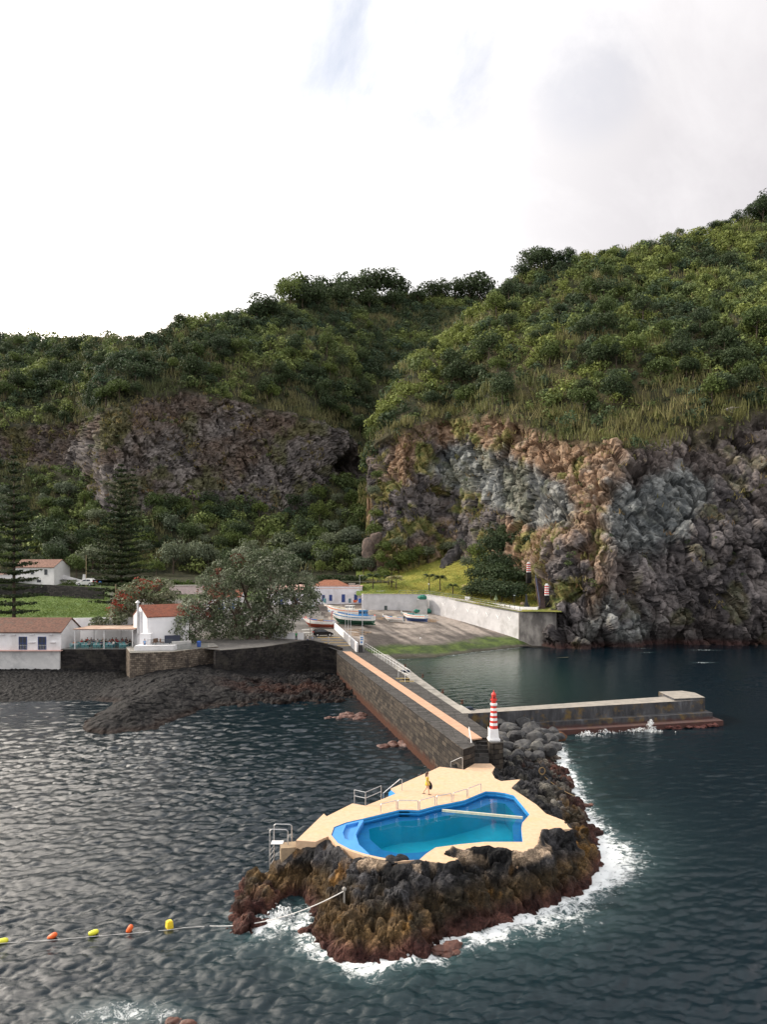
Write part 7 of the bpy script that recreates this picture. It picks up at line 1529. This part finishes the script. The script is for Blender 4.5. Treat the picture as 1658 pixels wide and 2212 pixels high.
# dark bushes near the cliff stairs, valley trees
rv = random.Random(21)
for u, v, s_ in [(1020, 1292, .9), (1040, 1290, 1.1), (1062, 1296, 1.15), (1085, 1300, 1.2), (1108, 1302, 1.1), (1128, 1296, 1.0), (1035, 1268, 1.2), (1060, 1265, 1.35), (1090, 1272, 1.35), (1118, 1272, 1.2), (1050, 1240, 1.25), (1080, 1243, 1.3), (1110, 1246, 1.2), (1135, 1262, .9)]:
    o = slope_tree(gpt(LW, u, min(v, 1303), -1.6), 'dark', s_, 'dense dark evergreen bush between the lawn and the cliff stairs', 'dark bushes by the cliff stairs', 'evergreen_bush', sz=s_*.8, rnd=rv)
for k, (u, v, Y, s_, kd) in enumerate([(1060, 1206, 226, 1.3, 'dark'), (1085, 1190, 228, 1.2, 'dark'), (1115, 1190, 226, 1.4, 'dark'), (1140, 1190, 224, 1.3, 'dark'), (1098, 1168, 232, 1.4, 'dark'), (1125, 1165, 230, 1.3, 'dark'), (1150, 1185, 220, 1.0, 'dark'), (1030, 1205, 232, 1., 'lit'), (1010, 1215, 232, .8, 'grey'), (862, 1215, 252, 1.25, 'lit'), (884, 1208, 254, 1.15, 'lit'), (846, 1222, 250, .9, 'lit'), (925, 1190, 256, .9, 'grey'), (970, 1180, 258, .9, 'grey'), (995, 1175, 254, .8, 'grey'), (826, 1245, 246, .9, 'lit'), (905, 1195, 256, .9, 'lit'), (1090, 1130, 238, .9, 'dark'), (1070, 1150, 236, .9, 'dark'), (806, 1150, 256, .9, 'lit'), (812, 1105, 258, .8, 'lit'), (806, 1060, 264, .8, 'grey'), (815, 1020, 266, .7, 'lit'), (830, 1180, 251, .9, 'lit'), (858, 1170, 252, .8, 'grey'), (820, 1208, 250, .9, 'lit')]):
    p = D(u, v+20, Y); slope_tree((p[0], p[1]-2, p[2]-1), kd, s_, 'leafy shrub growing against the foot of the headland cliff', 'shrubs at the foot of the headland cliff', 'cliff_shrub', cat='shrub', rnd=rv)
spec = [(775, 1150, 1.9, 'lit', 'bright green rounded tree close to the headland edge', 'large'), (757, 1196, 1.6, 'grey', 'tall grey green tree just below the bright one', ''), (715, 1200, 1.25, 'grey', 'round grey green tree left of the tall grey one', ''), (700, 1232, 1.2, 'grey', 'round pale tree right above the harbour building roof', ''), (735, 1226, 1.2, 'lit', 'green tree behind the harbour building', ''), (375, 1240, 1.6, 'grey', 'pale round tree left above the hedge', ''), (435, 1232, 1.3, 'grey', 'pale round tree just right of the one above the hedge', ''), (200, 1240, 1.6, 'grey', 'pale umbrella shaped tree beside the utility pole', ''), (165, 1250, 1.2, 'lit', 'light green bush between the farmhouse and the utility pole', ''), (110, 1205, 1.8, 'dark', 'broad dark tree behind the farmhouse', ''), (760, 1225, 1.1, 'dark', 'dark tree at the bottom of the headland edge', ''), (662, 1180, 1.5, 'dark', 'dark round tree on the valley floor above the big tree', ''), (640, 1215, 1.3, 'grey', 'grey green tree directly behind the top of the big tree', '')]
for u, v, s_, kd, lab, _ in spec:
    slope_tree(gpt([(c[0], [(a[0], a[1]) for a in c[1][:3]]) for c in HB], u, v, -1.), kd, s_, lab, None, 'valley_tree', rnd=rv)
n = 0
BT = [(c[0], [(a[0], a[1]) for a in c[1][:3]]) for c in HB]
while n < 130:
    u = rv.uniform(-30, 800); v = rv.uniform(1075, 1246)
    lim = np.interp(u, [0, 190, 200, 400, 500, 600, 700, 780], [1040, 1060, 1120, 1100, 1110, 1115, 1070, 1040])
    if v < lim: continue
    if 480 < u < 660 and 1120 < v < 1165 and rv.random() < .8: continue
    kd = rv.choice(('dark', 'grey', 'grey', 'lit', 'dark', 'lit')) ; slope_tree(gpt(BT, u, v, -1.0), kd, rv.uniform(.7, 1.35), 'rounded leafy tree on the valley floor behind the village', 'trees on the valley floor', 'valley_tree', rnd=rv); n += 1
# hedges
def hedge(label, a, b, z0, h_, w_, seed, tint=(.05, .085, .02), top=None):
    rg = np.random.default_rng(seed); L_ = math.hypot(b[0]-a[0], b[1]-a[1]); n = int(L_*h_*w_*3.0); f = rg.random(n); C = np.stack([a[0]+(b[0]-a[0])*f+rg.normal(size=n)*.1, a[1]+(b[1]-a[1])*f+(rg.random(n)-.5)*w_, z0+rg.random(n)*h_], 1)
    V_, Q_, c_ = cards(C, np.full(n, .55), 16, .34, rg, .9, .4, .5, np.repeat([tint], n, 0)); return tag(fast('hedge', V_, Q_, M_leaf, col=c_), label, 'hedge')
hedge('long clipped green hedge behind the red blossom tree', xy(318, 236), xy(426, 236), 13.6, 2.3, 1.2, 1, (.07, .12, .025))
hedge('dark green hedge behind the harbour building', xy(684, 240), xy(792, 238), 14.0, 3.4, 2.5, 2, (.035, .06, .02))
hedge('low hedge at the foot of the farmhouse gable', xy(135, 229), xy(165, 229), 14.3, 1.6, 1.6, 3, (.05, .07, .025))
# short grass on the lawn and the field
rg = np.random.default_rng(31)
def sward(name, label, LT, ulo, uhi, vlo, vhi, n, tint, hgt_):
    pp = []
    while len(pp) < n:
        u = rg.uniform(ulo, uhi); v = rg.uniform(vlo, vhi)
        if v < np.interp(u, [c[0] for c in LT], [c[1][0][0] for c in LT])-1.2: pp.append(gpt(LT, u, v, -.03))
    pp = np.array(pp); V_, Q_, c_ = reed(pp, rg, hgt_, 9, tints(pp, rg, tint, 5, 600), .09, .6, .5); tag(fast(name, V_, Q_, M_leaf, col=c_), label, 'grass', kind='stuff')
sward('lawn_grass', 'rough yellow green grass on the sloping lawn', LW, 782, 1160, 1212, 1312, 5200, [(.15, .19, .035), (.27, .27, .06), (.33, .29, .07)], .18)
sward('field_grass', 'short bright green grass of the field', GL, -30, 240, 1290, 1334, 2600, [(.075, .125, .03), (.115, .165, .045)], .2)
# dark leaning rock fin above the lawn
m = MB(); rf_ = random.Random(2)
for k in range(26):
    f = k/25; q = D(952+64*f, 1238-98*f, 244+13*f); m.lump((q[0]+rf_.uniform(-1., 1.), q[1]+rf_.uniform(-.6, .6), q[2]-1.2+rf_.uniform(-.4, .4)), (rf_.uniform(1.2, 2.3), 1.8, rf_.uniform(1.6, 2.9)), k, 3, .22, cells=.9, cut=13)
tag(m.build('rock_fin', surf('fin_basalt', (.06, .055, .058), (.025, .024, .026), .8, .9, .12, 1.6), smooth=False), 'dark leaning fin of rock splitting the sloping lawn', 'rock')
m = MB()
for k, (u, v, s_) in enumerate(((800, 1180, 3.4), (797, 1200, 3.2), (812, 1165, 3.0), (803, 1222, 2.2), (815, 1235, 2.))): q = D(u, v, 252); m.lump(q, (s_*.8, s_*.7, s_*1.1), k+40, 3, .3, cells=1.1, cut=12)
tag(m.build('cliff_outcrop', surf('brown_outcrop', (.16, .12, .10), (.075, .06, .055), .7, .9, .15, 1.2)), 'brown rock outcrop at the left foot of the headland', 'rock')
# bare dead tree on the right clifftop
q = on_sheet(C_, 1560, 905); t = thing('dead_tree', 'bare white fallen tree at the top of the right cliff', 'tree', q); m = MB(); rd = random.Random(9)
for k in range(9):
    a = rd.uniform(-.2, 1.5); L_ = rd.uniform(2.5, 5.5); e = Vector((math.cos(a)*L_, -1.5*rd.random(), math.sin(a)*L_*.7-1)); m.cyl((0, -1.2, 1), e*.5+Vector((0, -1.5, .6)), .12, .08, 5); m.cyl(e*.5+Vector((0, -1.5, .6)), e+Vector((0, -1.8, .2)), .08, .02, 5)
m.build('branches', surf('bleached_wood', (.36, .33, .30), None, 3, .9), t)
# gull on the slipway
for u, v in ((992, 1395),): pass
p = gpt(SL, 900, 1385, .05); g_ = thing('seagull', 'white gull flying low over the weedy slipway', 'bird', (p[0]+1, p[1], p[2]+.6)); m = MB(); m.lump((0, 0, 0), (.28, .1, .1), 1, 2, 0); m.add([(-.05, .05, .03), (.12, .05, .03), (.05, .6, .25), (-.1, .62, .26)], [(0, 1, 2, 3)]); m.add([(-.05, -.05, .03), (.12, -.05, .03), (.05, -.6, .25), (-.1, -.62, .26)], [(3, 2, 1, 0)]); m.build('body', Mbird, g_)
# spray where the swell hits the breakwater
rg = np.random.default_rng(77); pts = []
for (u, v, hh3, w3, n3) in ((1405, 1577, 1.3, .5, 130), (1300, 1582, .5, 1.4, 110), (1270, 1588, .5, 1.2, 80), (1380, 1580, .45, 2., 90), (612, 1975, .5, .9, 60)):
    c0 = P(u, v, 0); r_ = rg.random(n3); pts.append(np.stack([c0[0]+rg.normal(size=n3)*w3*(1.1-r_), c0[1]-.3+rg.normal(size=n3)*.25, r_**1.6*hh3], 1))
pts = np.concatenate(pts); V_, Q_, c_ = cards(pts, np.full(len(pts), .12), 4, .13, rg, 1, 0, 1.5, np.full((len(pts), 3), .75))
tag(fast('sea_spray', V_, Q_, surf('spray_white', (.80, .82, .83), None, 3, .9), origin=(20, 80, 0)), kind='stuff', label='white spray thrown up where the swell meets the stone', cat='spray')
